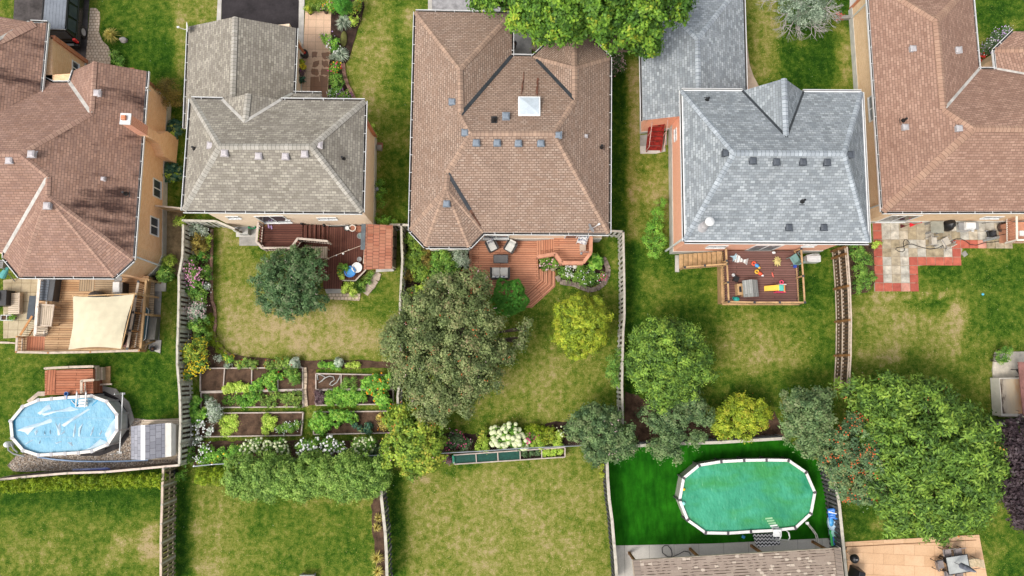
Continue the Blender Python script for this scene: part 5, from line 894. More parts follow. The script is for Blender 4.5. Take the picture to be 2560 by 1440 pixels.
for i, (x, y) in enumerate(((513, 1190), (550, 1188), (585, 1186))):
    r = PT('cedar', ['leftmost', 'middle', 'rightmost'][i] + ' of the three round cedars under the left end of the hedge', 'cedar', 'round cedars under the hedge'); foliage(r, [(x, y, 19, .7, .8)], 110, 20, 'cedar', .09, W=.05, cl=.14, shell=(.9, 1.0), name='crown'); m = M(); b = at(x, y - 4); m.cyl(b.x, b.y, -.03, .7, .04, .02, 6); m.build('trunk', BARK, r); finish(r, b)
# ---- vegetable garden --------------------------------------------------------------------------------
TIMB = plain('bed_timber', (.50, .42, .36), .9, .12, 4)
def bed(label, pts, div=(), soil=SOIL, h=.16):
    P = px3(pts, h); c = P[0]; t = T('raised_bed', label, 'garden bed', (c.x, c.y, 0), 'timber edged vegetable beds'); m = M(); cl_ = P + [P[0]]
    for a, b in zip(cl_, cl_[1:]): m.bar(a - Z1 * h * .4, b - Z1 * h * .4, .07, h * 1.4)
    for a, b in div: m.bar(at(*a, h) - Z1 * h * .4, at(*b, h) - Z1 * h * .4, .06, h * 1.4 - .004)
    m.build('frame', TIMB, t); m = M(); q_ = sum(P, Vector()) / 4; m.prism([p_ + (q_ - p_).normalized() * .03 for p_ in P], .0, h - .05); m.build('soil', soil, t)
bed('upper left timber vegetable bed split by three cross boards', [(501, 921), (757, 919), (757, 973), (501, 979)], [((562, 920), (558, 977)), ((630, 920), (629, 976)), ((695, 920), (695, 974))])
bed('long timber bed just below the upper left one, with a dark soil left end', [(503, 982), (757, 976), (758, 1017), (502, 1019)])
bed('lowest left timber bed with lime seedlings and white flowers', [(497, 1033), (758, 1031), (753, 1088), (497, 1092)])
bed('upper right timber bed with the coiled grey hose', [(790, 934), (983, 938), (983, 970), (790, 974)], [((853, 935), (853, 973))])
bed('middle right timber bed packed with leafy greens', [(790, 976), (983, 974), (983, 1010), (790, 1013)], soil=SOILD); bed('lowest right timber bed next to the magnolia', [(785, 1030), (980, 1028), (980, 1082), (784, 1086)])
for nm, lb, lo, pa, n_, L_, fl_ in [('lettuce', 'pale lettuce row on the upper left beds', [(575, 970, 12, .3, .2), (597, 968, 12, .3, .2), (615, 972, 10, .3, .2), (565, 975, 8, .3, .2)], 'vegl', 60, .14, None),
 ('bean_plants', 'bright bean plants in the middle of the upper left bed', [(640, 968, 14, .4, .3), (655, 960, 12, .4, .3), (670, 950, 14, .4, .3), (685, 935, 12, .4, .3), (680, 965, 12, .3, .3), (700, 940, 8, .3, .2)], 'veg', 90, .13, [('red', 5, .07, 1)]),
 ('dill', 'bushy feathery green plant in the last square of the upper bed', [(734, 935, 14, .5, .4), (738, 950, 12, .4, .3), (722, 930, 10, .4, .3)], 'fresh', 90, .07, None),
 ('herbs', 'green herbs in the middle of the second bed', [(620, 1000, 16, .3, .25), (635, 990, 14, .3, .25), (610, 1008, 10, .25, .2), (590, 1000, 12, .15, .1), (570, 1000, 12, .1, .08)], 'veg', 90, .09, None),
 ('tomato_plants', 'yellow green plants in the right part of the second bed', [(665, 1000, 14, .3, .25), (680, 1005, 14, .3, .2), (690, 988, 12, .3, .2), (720, 1000, 16, .35, .25), (738, 990, 14, .35, .25), (745, 1008, 10, .3, .2)], 'willow', 100, .09, None),
 ('dark_sprouts', 'sparse dark sprouts at the left end of the second bed', [(520, 998, 12, .1, .08)], 'dark', 20, .07, None),
 ('seedlings', 'patch of lime seedlings in the lowest left bed', [(558, 1050, 12, .18, .1), (580, 1048, 14, .18, .1), (560, 1070, 12, .18, .1), (580, 1068, 14, .18, .1), (565, 1085, 10, .15, .1), (590, 1060, 8, .15, .1)], 'vegl', 110, .07, None),
 ('pepper_plants', 'upright double row of green plants in the lowest left bed', [(668, 1045, 9, .3, .2), (668, 1060, 9, .3, .2), (666, 1076, 9, .3, .2), (684, 1050, 7, .3, .2), (682, 1068, 6, .3, .2)], 'vegl', 60, .10, None),
 ('white_flowers', 'white flowering clump in the corner of the lowest left bed', [(700, 1072, 10, .3, .2), (715, 1070, 12, .3, .2), (730, 1068, 12, .3, .2), (745, 1060, 8, .3, .2)], 'fresh', 70, .08, [('white', 90, .05, 2)]),
 ('silver_bush', 'silvery white flowering plant hanging over the beds at the left', [(532, 1015, 14, .7, .4), (540, 1030, 16, .7, .4), (535, 1045, 12, .6, .3)], 'grey', 90, .08, [('white', 80, .04, 2)]),
 ('squash_leaves', 'large round squash leaves beside the long fence', [(490, 1005, 12, .4, .3), (485, 1025, 14, .4, .3), (492, 1042, 14, .4, .3), (510, 1035, 10, .4, .3)], 'veg', 50, .22, None),
 ('purple_basil', 'dark purple leafy clump at the left of the middle right bed', [(796, 985, 9, .3, .2), (798, 1000, 9, .3, .2), (806, 992, 7, .3, .2)], 'plum', 50, .09, None),
 ('spinach', 'dense carpet of bright spinach in the middle right bed', [(825, 990, 14, .3, .2), (845, 985, 14, .3, .2), (865, 990, 14, .3, .2), (885, 988, 14, .3, .2), (905, 992, 12, .3, .2), (830, 1003, 12, .3, .2), (855, 1005, 12, .3, .2), (880, 1005, 12, .3, .2)], 'veg', 190, .10, None),
 ('zucchini', 'large leaved squash with orange flowers against the fence', [(925, 960, 18, .6, .4), (945, 975, 18, .7, .4), (960, 960, 16, .7, .4), (955, 995, 16, .7, .4), (965, 1010, 14, .7, .4), (940, 950, 12, .6, .4), (915, 965, 10, .5, .3), (975, 945, 10, .6, .3)], 'veg', 150, .18, [('orange', 44, .10, 2)]),
 ('carrots', 'feathery carrot tops on straw in the upper right bed', [(865, 955, 10, .3, .2), (885, 950, 7, .4, .3), (885, 965, 7, .4, .2), (860, 965, 8, .3, .2)], 'fresh', 50, .06, None),
 ('lettuce_row', 'short row of lettuce above the upper right bed', [(805, 912, 7, .25, .15), (818, 912, 7, .25, .15), (832, 914, 7, .25, .15), (845, 918, 7, .25, .15)], 'veg', 40, .10, None), ('cabbage', 'single blue green cabbage on the soil path', [(846, 906, 9, .35, .25)], 'grey', 24, .16, None),
 ('lettuce_row', 'tiny lime lettuce row right of the cabbage', [(872, 912, 6, .2, .15), (885, 912, 6, .2, .15), (896, 913, 5, .2, .15)], 'vegl', 24, .09, None),
 ('potato_plants', 'big leafy plants at the left of the lowest right bed', [(800, 1045, 18, .5, .35), (790, 1062, 14, .5, .3), (815, 1060, 16, .5, .3), (840, 1045, 16, .4, .3), (860, 1040, 14, .4, .3), (880, 1045, 12, .4, .3), (808, 1075, 12, .4, .3), (835, 1030, 8, .4, .3)], 'veg', 140, .15, None),
 ('kale', 'three blue green kale plants on bare soil in the lowest right bed', [(903, 1072, 6, .3, .2), (920, 1068, 9, .3, .2), (922, 1078, 7, .3, .2), (888, 1062, 6, .3, .2)], 'hosta', 30, .12, None),
 ('fading_plants', 'straw coloured plants in the corner near the magnolia', [(950, 1040, 8, .3, .2), (960, 1050, 9, .3, .2), (965, 1062, 9, .3, .2), (955, 1065, 8, .3, .2)], 'straw', 40, .08, [('orange', 14, .08, 2)]),
 ('border_flowers', 'mixed plants along the top of the upper left bed', [(600, 910, 10, .3, .25), (618, 906, 12, .35, .3), (635, 912, 10, .3, .2), (675, 912, 12, .3, .25), (700, 908, 14, .4, .3), (720, 908, 12, .4, .3)], 'willow', 90, .10, [('orange', 8, .06, 1), ('red', 8, .06, 2)]),
 ('blue_kale', 'pale blue green leafy plant at the corner of the upper left bed', [(737, 908, 10, .4, .3)], 'grey', 26, .15, None)]:
    lo = [(x_, y_, r_ * 1.12, *o_) for x_, y_, r_, *o_ in lo]; shrub(nm, lb, lo, int(n_ * 1.7), 16, pa, L_, fl=fl_, cat='vegetable plants' if fl_ is None else 'plant', W=L_ * .6, cl=.12)
# bricks path beside the beds, hose
edging('brick_edging', 'ragged pale brick edging along the bark path between the beds', [(762, 919), (763, 945), (762, 975), (764, 1000), (766, 1017)], .28, .14, mat=plain('pale_bricks', (.60, .47, .34), .85, .25, 6))
t = T('garden_hose', 'tangled grey hose lying in the upper right bed', 'hose', at(820, 955)); m = M(); m.tube([at(x, y, .17) for x, y in ((795, 950), (793, 938), (800, 936), (812, 942), (806, 952), (797, 956), (804, 952), (814, 944), (824, 940), (834, 942), (836, 950), (828, 955), (824, 961), (830, 964), (842, 956), (849, 944), (850, 936), (838, 934), (815, 936))], .03, 7); m.build('hose', plain('hose_grey', (.40, .40, .37), .5, .1), t, smooth=True)
# ---------------------------------------------------------------- decks
def deck(name, label, pts, z, mat, rot=0, fascia=None, cat='deck', group=None, parts=()):
    P = px3(pts, z); excl(P); c = sum(P, Vector()) / len(P); t = T(name, label, cat, (c.x, c.y, 0), group); m = M(); m.prism(P, z - .04, z); m.build('floor', mat, t, rot=rot)
    m = M(); m.prism([p + (c - p).normalized() * .04 for p in P], .0, z - .042); m.build('skirt', fascia or mat, t); return t
def rail(t, pts, z, h=.95, mat=W_TAN, bal=BLACK, step=.13, bw=.022, cw=.12, posts=True, low=True, pcap=None, z1=None, pm=None):
    P = [at(x, y, z + h) for x, y in pts]; n = len(P)
    zs = [z] * n if z1 is None else [z + (z1 - z) * i / (n - 1) for i in range(n)]
    if z1 is not None: P = [at(pts[i][0], pts[i][1], zs[i] + h) for i in range(n)]
    tp, b = M(), M()
    for i in range(n - 1):
        a, c = P[i], P[i + 1]; tp.bar(a - Z1 * .02, c - Z1 * .02, cw, .04)
        if low: tp.bar(a - Z1 * (h - .1), c - Z1 * (h - .1), .05, .07)
        k = max(1, int((c - a).length / step))
        for j in range(k): q = a.lerp(c, (j + .5) / k); b.bar(q - Z1 * (h - .12), q - Z1 * .04, bw, bw)
    r = tp.build('railing', mat, t); b.build('balusters', bal, r)
    if posts:
        for p in P:
            m = M(Vector((p.x, p.y, 0))); m.cbox(0, 0, max(0, p.z - h - .05), .09, .09, h + .08); m.build('post', pm or mat, r)
            if pcap: m = M(p); m.cbox(0, 0, .0, .13, .13, .05); m.build('post_cap', pcap, r, bevel=.01)
    return r
def steps(t, a, b, c, d, z0, z1, n, mat, name='step', rot=0, rise=None):
    """a-b is the top edge, d-c the bottom edge (pixels at their heights)"""
    A, B, Cc, Dd = at(*a, z0), at(*b, z0), at(*c, z1), at(*d, z1)
    for i in range(n):
        u0, u1 = i / n, (i + 1) / n; z = z0 + (z1 - z0) * (i + .5) / n - .02; q = [A.lerp(Dd, u0), B.lerp(Cc, u0), B.lerp(Cc, u1 + .03 / n), A.lerp(Dd, u1 + .03 / n)]
        m = M(); m.prism(q, z - .05, z); g = (z0 - z1) / n; q2 = [A.lerp(Dd, u0 + .02), B.lerp(Cc, u0 + .02), B.lerp(Cc, u1 - .03), A.lerp(Dd, u1 - .03)]; m.prism(q2, max(0, z - g), z - .052); m.build(name, mat, t, rot=rot)
# ---- deck 1 (left)
Z = .9
d1 = deck('deck', 'weathered orange wooden deck with awning behind the peach house', [(98, 690), (372, 690), (352, 872), (348, 880), (42, 880), (42, 842), (82, 838)], Z, D_OLD, fascia=W_TAN)
m = M(); m.prism(px3([(199, 696), (237, 696), (235, 728), (197, 728)], Z + .004), Z - .01, Z + .004); m.build('walkway_board', D_OLDG, d1, rot=90)
m = M(); m.prism(px3([(238, 696), (292, 696), (290, 738), (236, 738)], Z + .004), Z - .01, Z + .004); m.build('grey_boards', D_OLDG, d1)
m = M(); m.prism(px3([(68, 841), (112, 841), (111, 876), (66, 876)], Z + .006), Z - .01, Z + .006); m.build('landing_boards', D_RED, d1, rot=90)
rail(d1, [(98, 698), (92, 768), (87, 838)], Z, mat=plain('rail_white_weathered', (.72, .64, .55), .8, .1), bal=W_FEND, step=.16, cw=.17)
rail(d1, [(346, 704), (339, 741), (333, 781), (325, 827), (318, 872)], Z, mat=W_PALE, bal=W_FEND, step=.12, cw=.14, pcap=DGREY, pm=W_ORG)
rail(d1, [(42, 842), (40, 880), (120, 882), (226, 880), (348, 876)], Z, h=.6, mat=W_PALE, bal=W_FEND, step=.16, cw=.13, pm=W_ORG)
rail(d1, [(50, 838), (80, 790)], .5, h=.9, mat=W_ORG, bal=BLACK, step=.13, posts=False)
steps(d1, (92, 815), (118, 815), (118, 838), (92, 838), Z + .3, Z, 4, W_PLANKP)
steps(d1, (372, 700), (386, 700), (382, 830), (362, 872), .5, .48, 1, D_OLDG, name='side_bench')
m = M(); m.bar(at(366, 700, 1.9), at(352, 870, 1.9), .12, .12); m.bar(at(402, 707, 0), at(370, 700, 1.9), .12, .12); m.bar(at(400, 790, 0), at(364, 786, 1.9), .12, .12); m.bar(at(388, 852, 0), at(352, 866, 1.9), .1, .1); m.build('side_frame', W_TAN, d1)
def box_item(name, label, cat, px, py, z, w_, d_, h_, mat, rot=0, lid=None, group=None, bevel=.02):
    t = T(name, label, cat, at(px, py, z), group); m = M(at(px, py, z), rot); m.cbox(0, 0, 0, w_, d_, h_); m.build('body', mat, t, bevel=bevel)
    if lid: m = M(at(px, py, z), rot); m.cbox(0, 0, h_, w_ + .04, d_ + .04, .05); m.build('lid', lid, t, bevel=.012)
    return t
t = box_item('storage_box', 'black slatted storage bench on the weathered deck', 'storage box', 134, 724, Z, .85, 1.45, .62, DGREY, -4); m = M(at(134, 724, Z), -4)
for i in range(9): m.cbox(-.16, -.62 + i * .155, .62, .52, .13, .03)
m.build('lid', plain('slate_lid', (.09, .11, .14), .4, .15), t)
def table(name, label, px, py, z, w_, d_, h_, mat, rot=0, leg=None, cat='table', th=.05, lr=.035, prot=0):
    t = T(name, label, cat, at(px, py, z)); o = at(px, py, z); m = M(o, rot); m.cbox(0, 0, h_ - th, w_, d_, th); m.build('tabletop', mat, t, rot=prot, bevel=.012)
    for sx in (-1, 1):
        for sy in (-1, 1): m = M(o, rot); m.cbox(sx * (w_ / 2 - .08), sy * (d_ / 2 - .08), 0, lr * 2, lr * 2, h_ - th); m.build('leg', leg or mat, t)
    return t
t = table('planter_table', 'square wooden table with pale rim next to the black storage bench', 132, 790, Z, .95, 1.25, .75, W_PLANKP, -4, W_TAN, prot=90); m = M(at(132, 790, Z), -4)
for x0, y0, x1, y1 in ((-.5, -.65, .5, -.57), (-.5, .57, .5, .65), (-.5, -.57, -.43, .57), (.43, -.57, .5, .57)): m.box(x0, y0, .72, x1, y1, .79)
m.build('rim', W_PALE, t)
# awning
t = T('awning', 'large cream fabric canopy over the weathered deck', 'awning', at(250, 800)); zt = 3.1; CP = [at(181, 740, zt), at(338, 734, zt + .1), at(302, 872, zt - .15), at(170, 874, zt - .1)]
m = M(); nn = 18; base = len(m.v)
for i in range(nn + 1):
    for j in range(nn + 1):
        u, v = i / nn, j / nn; p = CP[0].lerp(CP[1], u).lerp(CP[3].lerp(CP[2], u), v); eu, ev = u * (1 - u) * 4, v * (1 - v) * 4
        c_ = CP[0].lerp(CP[2], .5); cx = (Vector((c_.x, c_.y, p.z)) - p) * (.08 * ((1 - eu) * ev + (1 - ev) * eu)); p = p + cx
        p.z += .25 * ev * eu - .12 * abs(u - .45) + .02 * math.sin(u * 31 + v * 9) + .015 * math.sin(v * 40 + u * 5); m.v.append(p)
for i in range(nn):
    for j in range(nn): a_ = i * (nn + 1) + j; m.f.append((a_, a_ + nn + 1, a_ + nn + 2, a_ + 1)); m.uv.append(None); m.mi.append(0)
m.build('fabric', plain('cream_fabric', (.60, .53, .37), .9, .05, 2), t, smooth=True)
for q in CP[0:2]: m = M(); m.bar(Vector((q.x * .99, q.y, Z)), q - Z1 * .05, .09, .09); m.build('post', W_TAN, t)
m = M(); a_ = CP[1] + Vector((-.05, 0, -.05)); m.bar(a_, CP[2] + Z1 * -.06, .05, .05); m.bar(CP[0] - Z1 * .1, CP[1] - Z1 * .1, .06, .06); m.bar(CP[3] - Z1 * .1, CP[2] - Z1 * .1, .06, .06); m.build('frame', W_TAN, t)
def grill(label, px, py, z, rot, lidm=WHITE, w_=.62, body=BLACK):
    t = T('barbecue', label, 'barbecue', at(px, py, z)); o = at(px, py, z); m = M(o, rot); m.cbox(0, 0, 0, w_, .5, .75); m.build('cart', body, t, bevel=.02)
    m = M(o, rot); k = [(-w_ / 2, -.26, .76), (w_ / 2, -.26, .76), (w_ / 2, .26, .76), (-w_ / 2, .26, .76), (-w_ / 2, -.2, 1.0), (w_ / 2, -.2, 1.0), (w_ / 2, .18, 1.02), (-w_ / 2, .18, 1.02)]; m.mesh(k, [(0, 1, 5, 4), (1, 2, 6, 5), (2, 3, 7, 6), (3, 0, 4, 7), (4, 5, 6, 7)]); m.build('hood', lidm, t, bevel=.03)
    for s_ in (-1, 1): m = M(o, rot); m.cbox(s_ * (w_ / 2 + .18), 0, .74, .32, .46, .04); m.build('side_shelf', MGREY, t, bevel=.01)
    m = M(o, rot); m.tube([(-w_ / 2 + .08, -.31, .9), (w_ / 2 - .08, -.31, .9)], .015, 6); m.build('handle', MGREY, t); return t
grill('barbecue with white lid near the top right of the weathered deck', 312, 722, Z, 92)
def blob(name, label, cat, px, py, z, rx, ry, h, mat, jit=.15, parts=None):
    t = T(name, label, cat, at(px, py, z)); m = M(at(px, py, z)); m.ball(0, 0, h * .45, rx, ry, h * .55, 14, jit=jit); m.build('cover', mat, t, smooth=True); return t
blob('covered_fire_table', 'dark covered item under the upper edge of the cream canopy', 'fire pit', 250, 742, Z, .5, .35, .7, DGREY)
t = box_item('sofa', 'grey sofa half hidden by the canopy', 'sofa', 322, 800, Z, .75, 1.5, .42, plain('sofa_grey', (.15, .15, .15), .8, .1), -8); m = M(at(322, 800, Z), -8); m.cbox(.3, 0, .42, .16, 1.5, .35); m.build('backrest', MATS['sofa_grey'], t, bevel=.04)
blob('kettle_grill', 'glossy black kettle grill below the grey sofa', 'barbecue', 313, 850, Z, .3, .42, .8, BLACK, .02)
box_item('stool', 'small brown stool beside the black kettle grill', 'stool', 322, 858, Z, .3, .5, .4, D_BRN, -8)
t = T('hot_tub_cover', 'teal rounded folded cover leaning beside the deck rail', 'cover', at(372, 800)); m = M(at(372, 812), -3); q = [(-.3, -1.0), (.12, -1.0), (.25, -.85), (.25, .85), (.12, 1.0), (-.3, 1.0)]; m.prism(q, .1, .75); m.build('panel', plain('teal_vinyl', (.05, .11, .13), .4, .1), t, bevel=.05); m = M(at(372, 812), -3); m.tube([(.12, -1.02, .76), (.27, -.86, .76), (.27, .86, .76), (.12, 1.02, .76)], .02, 6); m.build('piping', WHITE, t)
box_item('kayak_box', 'grey storage chest lying beside the teal cover', 'storage box', 388, 822, .03, .55, 1.35, .5, plain('taupe_plastic', (.17, .16, .135), .5, .1), -3); t = T('lawn_chair', 'folded striped lawn chair between the side posts', 'chair', at(374, 722)); m = M(at(374, 722), -10)
for i in range(5): m.cbox(-.14 + i * .075, 0, .5 - i * .02, .05, .6, .02)
m.build('webbing', FL['white'], t); m = M(at(374, 722), -10); m.tube([(-.2, -.32, 0), (-.2, -.32, .55), (-.2, .32, .55), (-.2, .32, 0)], .015, 6); m.tube([(.2, -.32, 0), (.2, -.32, .45), (.2, .32, .45), (.2, .32, 0)], .015, 6); m.build('frame', MGREY, t)
sheet('stepping_slab', [(384, 712), (415, 700), (414, 728), (384, 728)], .08, CONC); sheet('stepping_slab', [(371, 872), (373, 852), (403, 850), (400, 883)], .08, CONC)
t = T('flower_pot', 'round dark pot standing on the pale slab at the deck corner', 'pot', at(387, 872)); m = M(at(387, 872, .08)); m.lathe(0, 0, [(.1, 0), (.17, .25), (.19, .3), (.15, .3), (.1, .22), (0, .22)], 18); m.build('pot', BLACK, t, smooth=True); m = M(at(387, 872, .08)); m.ball(0, 0, .27, .1, .1, .05, 8); m.build('soil', SOIL, t)
t = T('flower_pot', 'dark pot at the corner of the white foundation behind the side bench', 'pot', at(390, 698)); m = M(at(390, 698)); m.lathe(0, 0, [(.1, 0), (.17, .3), (.19, .34), (.15, .34), (.1, .24), (0, .24)], 18); m.build('pot', BLACK, t, smooth=True); m = M(at(390, 698)); m.ball(0, 0, .3, .1, .1, .04, 8); m.build('soil', SOIL, t)
# patio left
t = box_item('slatted_bench', 'pale slatted wooden bench on the worn patio slabs', 'bench', 44, 760, .04, .62, 1.3, .38, W_PLANKP, 3); m = M(at(44, 760, .04), 3); m.cbox(.36, 0, .1, .07, 1.3, .32); m.build('side_board', W_PALE, t)
t = box_item('pizza_oven', 'black stand with white cover at the left frame edge', 'grill', 20, 748, .04, .9, .95, .8, BLACK, 2); m = M(at(14, 745, .04), 2); m.cbox(-.15, .0, .82, .6, .55, .25); m.build('cover', WHITE, t, bevel=.04)
box_item('ramp_panel', 'flat slate grey panel leaning under the deck rail', 'panel', 88, 770, .1, .45, 1.45, .35, plain('slate_panel', (.07, .085, .10), .6, .1), -3)
t = T('planter_crate', 'white square planter with green leaves at the patio corner', 'planter', at(24, 795)); m = M(at(24, 795, .04)); 
for x0, y0, x1, y1 in ((-.36, -.17, .36, -.14), (-.36, .14, .36, .17), (-.36, -.14, -.33, .14), (-.015, -.14, .015, .14), (.33, -.14, .36, .14)): m.box(x0, y0, 0, x1, y1, .28)
m.build('frame', WHITE, t); m = M(at(24, 795, .04)); m.box(-.33, -.14, 0, .33, .14, .2); m.build('soil', SOIL, t)
shrub('planter_greens', 'small green plant growing in the white planter at the patio corner', [(30, 793, 6, .4, .15)], 10, 12, 'veg', .09, cat='plant')
t = T('parasol', 'folded teal and white parasol at the left patio edge', 'parasol', at(12, 672)); m = M(); m.tube([at(38, 704), at(6, 668, 1.6)], .03, 6); m.build('pole', MGREY, t); m = M(); m.tube([at(6, 690, .9), at(15, 676, 1.2), at(20, 668, 1.3)], [.22, .14, .06], 10); m.build('canopy', plain('teal_cloth', (.10, .34, .32), .8, .1), t)
t = T('bench', 'grey slatted chair under the angled gutter at the left', 'chair', at(8, 660)); m = M(at(9, 663)); 
for i in range(5): m.cbox(0, -.22 + i * .11, .42, .55, .08, .03)
m.build('seat', MGREY, t); m = M(at(9, 663)); m.cbox(-.25, 0, .42, .05, .5, .4); m.build('backrest', MGREY, t)
for sx in (-.22, .22): m = M(at(9, 663)); m.cbox(sx, 0, 0, .05, .45, .42); m.build('leg', MGREY, t)
t = T('garden_stake', 'white post lying on the grass beside the deck stairs', 'post', at(12, 858)); m = M(); m.bar(at(-10, 856, .05), at(24, 857, .05), .12, .08); m.bar(at(24, 857, .06), at(40, 858, .06), .08, .05); m.build('post', W_PALE, t)
# ---------------------------------------------------------------- pool 1
def pool(name, label, rim, z, inner, rimm, jm, wallm, wm, rw=.17, jw=.19, jl=.16, wl=.10):
    P = px3(rim, z); excl(P); c = sum(P, Vector()) / len(P); t = T(name, label, 'pool', (c.x, c.y, 0)); n = len(P)
    for i in range(n):
        a, b = P[i], P[(i + 1) % n]; m = M(); m.bar(a, b, rw, .05); m.build('rim', rimm, t)
        m = M(); d = (P[(i + 1) % n] - P[i - 1]).normalized(); m.bar(a - d * jl / 2 + Z1 * .012, a + d * jl / 2 + Z1 * .012, jw + .03, .06); m.build('joint', jm, t, bevel=.01)
        m = M(); o_ = (a - c).normalized(); m.bar(Vector((a.x, a.y, 0)) + o_ * .06, a + o_ * .06 - Z1 * .03, .09, .05); m.build('upright', jm, t)
    m = M(); 
    for i in range(n): a, b = P[i], P[(i + 1) % n]; m.face([Vector((a.x, a.y, 0)), Vector((b.x, b.y, 0)), b - Z1 * .02, a - Z1 * .02])
    m.build('wall', wallm, t); m = M(); m.prism(P, z - wl - .03, z - wl); return t, P, m
def covermat():
    m, t, b = newmat('pool_cover'); p = geo(t); c = mixc(t, (.13, .34, .48), (.23, .44, .56), noise(t, 1.2, p, 4)); v = N(t, 'TexVoronoi'); v.inputs['Scale'].default_value = 9; t.links.new(p, v.inputs['Vector']); s_ = N(t, 'Math', operation='LESS_THAN'); s_.inputs[1].default_value = .16; t.links.new(v.outputs['Distance'], s_.inputs[0])
    s2 = N(t, 'Math', operation='MULTIPLY'); t.links.new(s_.outputs[0], s2.inputs[0]); t.links.new(noise(t, .8, p, 3, .6, .5, .6), s2.inputs[1]); c = mixc(t, c, (.48, .62, .70), s2.outputs[0])
    t.links.new(c, b.inputs['Base Color']); b.inputs['Roughness'].default_value = .45; b.inputs['Specular IOR Level'].default_value = .25
    bp = N(t, 'Bump'); bp.inputs['Distance'].default_value = .05; t.links.new(noise(t, 2.2, stretch(t, p, (1, .5, 1)), 5), bp.inputs['Height']); t.links.new(bp.outputs[0], b.inputs['Normal']); return m
def watermat():
    m, t, b = newmat('pool_water_green'); p = geo(t); c = mixc(t, (.028, .23, .12), (.055, .33, .19), noise(t, .45, p, 4, .6, .4, .6)); c = mixc(t, c, (.04, .25, .07), mixc(t, (0, 0, 0), (.95,) * 3, noise(t, .5, stretch(t, p, (.7, 1.4, 1)), 3, .5, .46, .62)), 'MIX')
    t.links.new(c, b.inputs['Base Color']); b.inputs['Roughness'].default_value = .06; b.inputs['Specular IOR Level'].default_value = .4
    bp = N(t, 'Bump'); bp.inputs['Strength'].default_value = .6; bp.inputs['Distance'].default_value = .06; t.links.new(noise(t, 3.2, stretch(t, p, (1.0, .6, 1)), 3, .5), bp.inputs['Height']); t.links.new(bp.outputs[0], b.inputs['Normal']); return m
RIM1 = [(27, 1053), (57, 1017), (96, 1000), (129, 997), (164, 994), (196, 992), (229, 990), (267, 1004), (292, 1036), (292, 1076), (269, 1111), (230, 1128), (196, 1132), (163, 1134), (128, 1136), (96, 1138), (58, 1126), (31, 1095)]
p1, PP1, wm_ = pool('swimming_pool', 'oval above ground pool with wrinkled pale blue cover', RIM1, 1.25, None, plain('pool_rim_cream', (.66, .62, .56), .5, .06), plain('rim_joint_grey', (.38, .37, .38), .5, .08), plain('pool_wall_pale', (.45, .48, .50), .5, .1), None, wl=.16)
wm_.build('water', plain('pool_water_blue', (.05, .34, .55), .1, .1), p1)
cv = M(); ce = at(160, 1065, 1.12); q = [ce + (p_ - ce) * .955 for p_ in px3(RIM1, 1.12)]; cv.prism(q, 1.1, 1.12)
cov = cv.build('pool_cover', covermat(), p1)
CW = plain('cover_fold', (.42, .55, .63), .4, .08); CB = plain('cover_gap_water', (.03, .28, .48), .1, .1, 8); CS = plain('cover_seam', (.20, .40, .52), .4, .1)
sc4 = lambda L: [(x / 4, 880 + y / 4) for x, y in L]
for L in ([(370, 610), (400, 590), (455, 540), (490, 525), (510, 570), (460, 590), (400, 630)], [(410, 620), (520, 590), (640, 570), (700, 545), (790, 575), (700, 595), (560, 600), (440, 640)], [(610, 730), (700, 670), (880, 565), (900, 575), (740, 680), (640, 750)],
          [(165, 785), (240, 750), (420, 700), (500, 665), (520, 680), (515, 705), (430, 730), (350, 760), (280, 790), (275, 830), (240, 800)], [(550, 700), (575, 740), (600, 705), (605, 780), (600, 830), (575, 835), (570, 780)], [(735, 770), (755, 710), (757, 790), (740, 850), (725, 845)], [(785, 760), (830, 710), (815, 760), (795, 850), (780, 840)], [(900, 830), (925, 760), (940, 740), (930, 800), (905, 845)],
          [(1045, 820), (1100, 720), (1165, 645), (1165, 720), (1120, 850), (1075, 900)], [(770, 1003), (900, 955), (1000, 870), (1085, 905), (960, 965), (850, 1000)], [(340, 800), (370, 770), (375, 800), (355, 835)], [(245, 920), (320, 875), (325, 885), (260, 925)], [(550, 910), (610, 890), (615, 900), (565, 920)], [(385, 920), (400, 880), (405, 890), (395, 922)], [(610, 815), (650, 780), (640, 810), (605, 830)], [(670, 905), (715, 900), (728, 945), (700, 930)], [(990, 820), (1015, 780), (1020, 800), (1000, 830)], [(500, 770), (508, 800), (500, 830), (492, 800)], [(445, 780), (452, 825), (440, 830)]):
    m = M(); P = px3(sc4(L), 1.14); c_ = sum(P, Vector()) / len(P) + Z1 * .05
    for i in range(len(P)): m.face([P[i - 1] - Z1 * .015, P[i] - Z1 * .015, c_])
    m.build('fold', CW, cov)
for L in ([(700, 490), (775, 480), (790, 555), (745, 560), (710, 540)], [(670, 460), (755, 458), (755, 478), (675, 482)], [(915, 530), (975, 475), (990, 480), (925, 540)], [(1165, 715), (1165, 775), (1115, 860), (1095, 880), (1140, 790)], [(970, 955), (1080, 905), (1060, 935), (975, 962)], [(140, 700), (150, 640), (240, 540), (380, 478), (240, 550), (155, 650), (148, 780)]):
    m = M(); m.prism(px3(sc4(L), 1.13), 1.1, 1.13); m.build('gap', CB, cov)
for y in (652, 846): m = M(); m.bar(at(165 / 4, 880 + y / 4, 1.128), at(1130 / 4, 880 + (y + 10) / 4, 1.128), .04, .012); m.build('seam', CS, cov)
t = T('pool_ladder', 'white A frame ladder at the top edge of the covered pool', 'ladder', at(205, 985, 1.2)); m = M()
for x in (189, 212): m.tube([at(x, 1020, 1.0), at(x + 2, 1000, 1.75), at(x + 3, 982, 1.9), at(x + 3, 978, 1.3)], .04, 8)
m.build('side_rails', WHITE, t); 
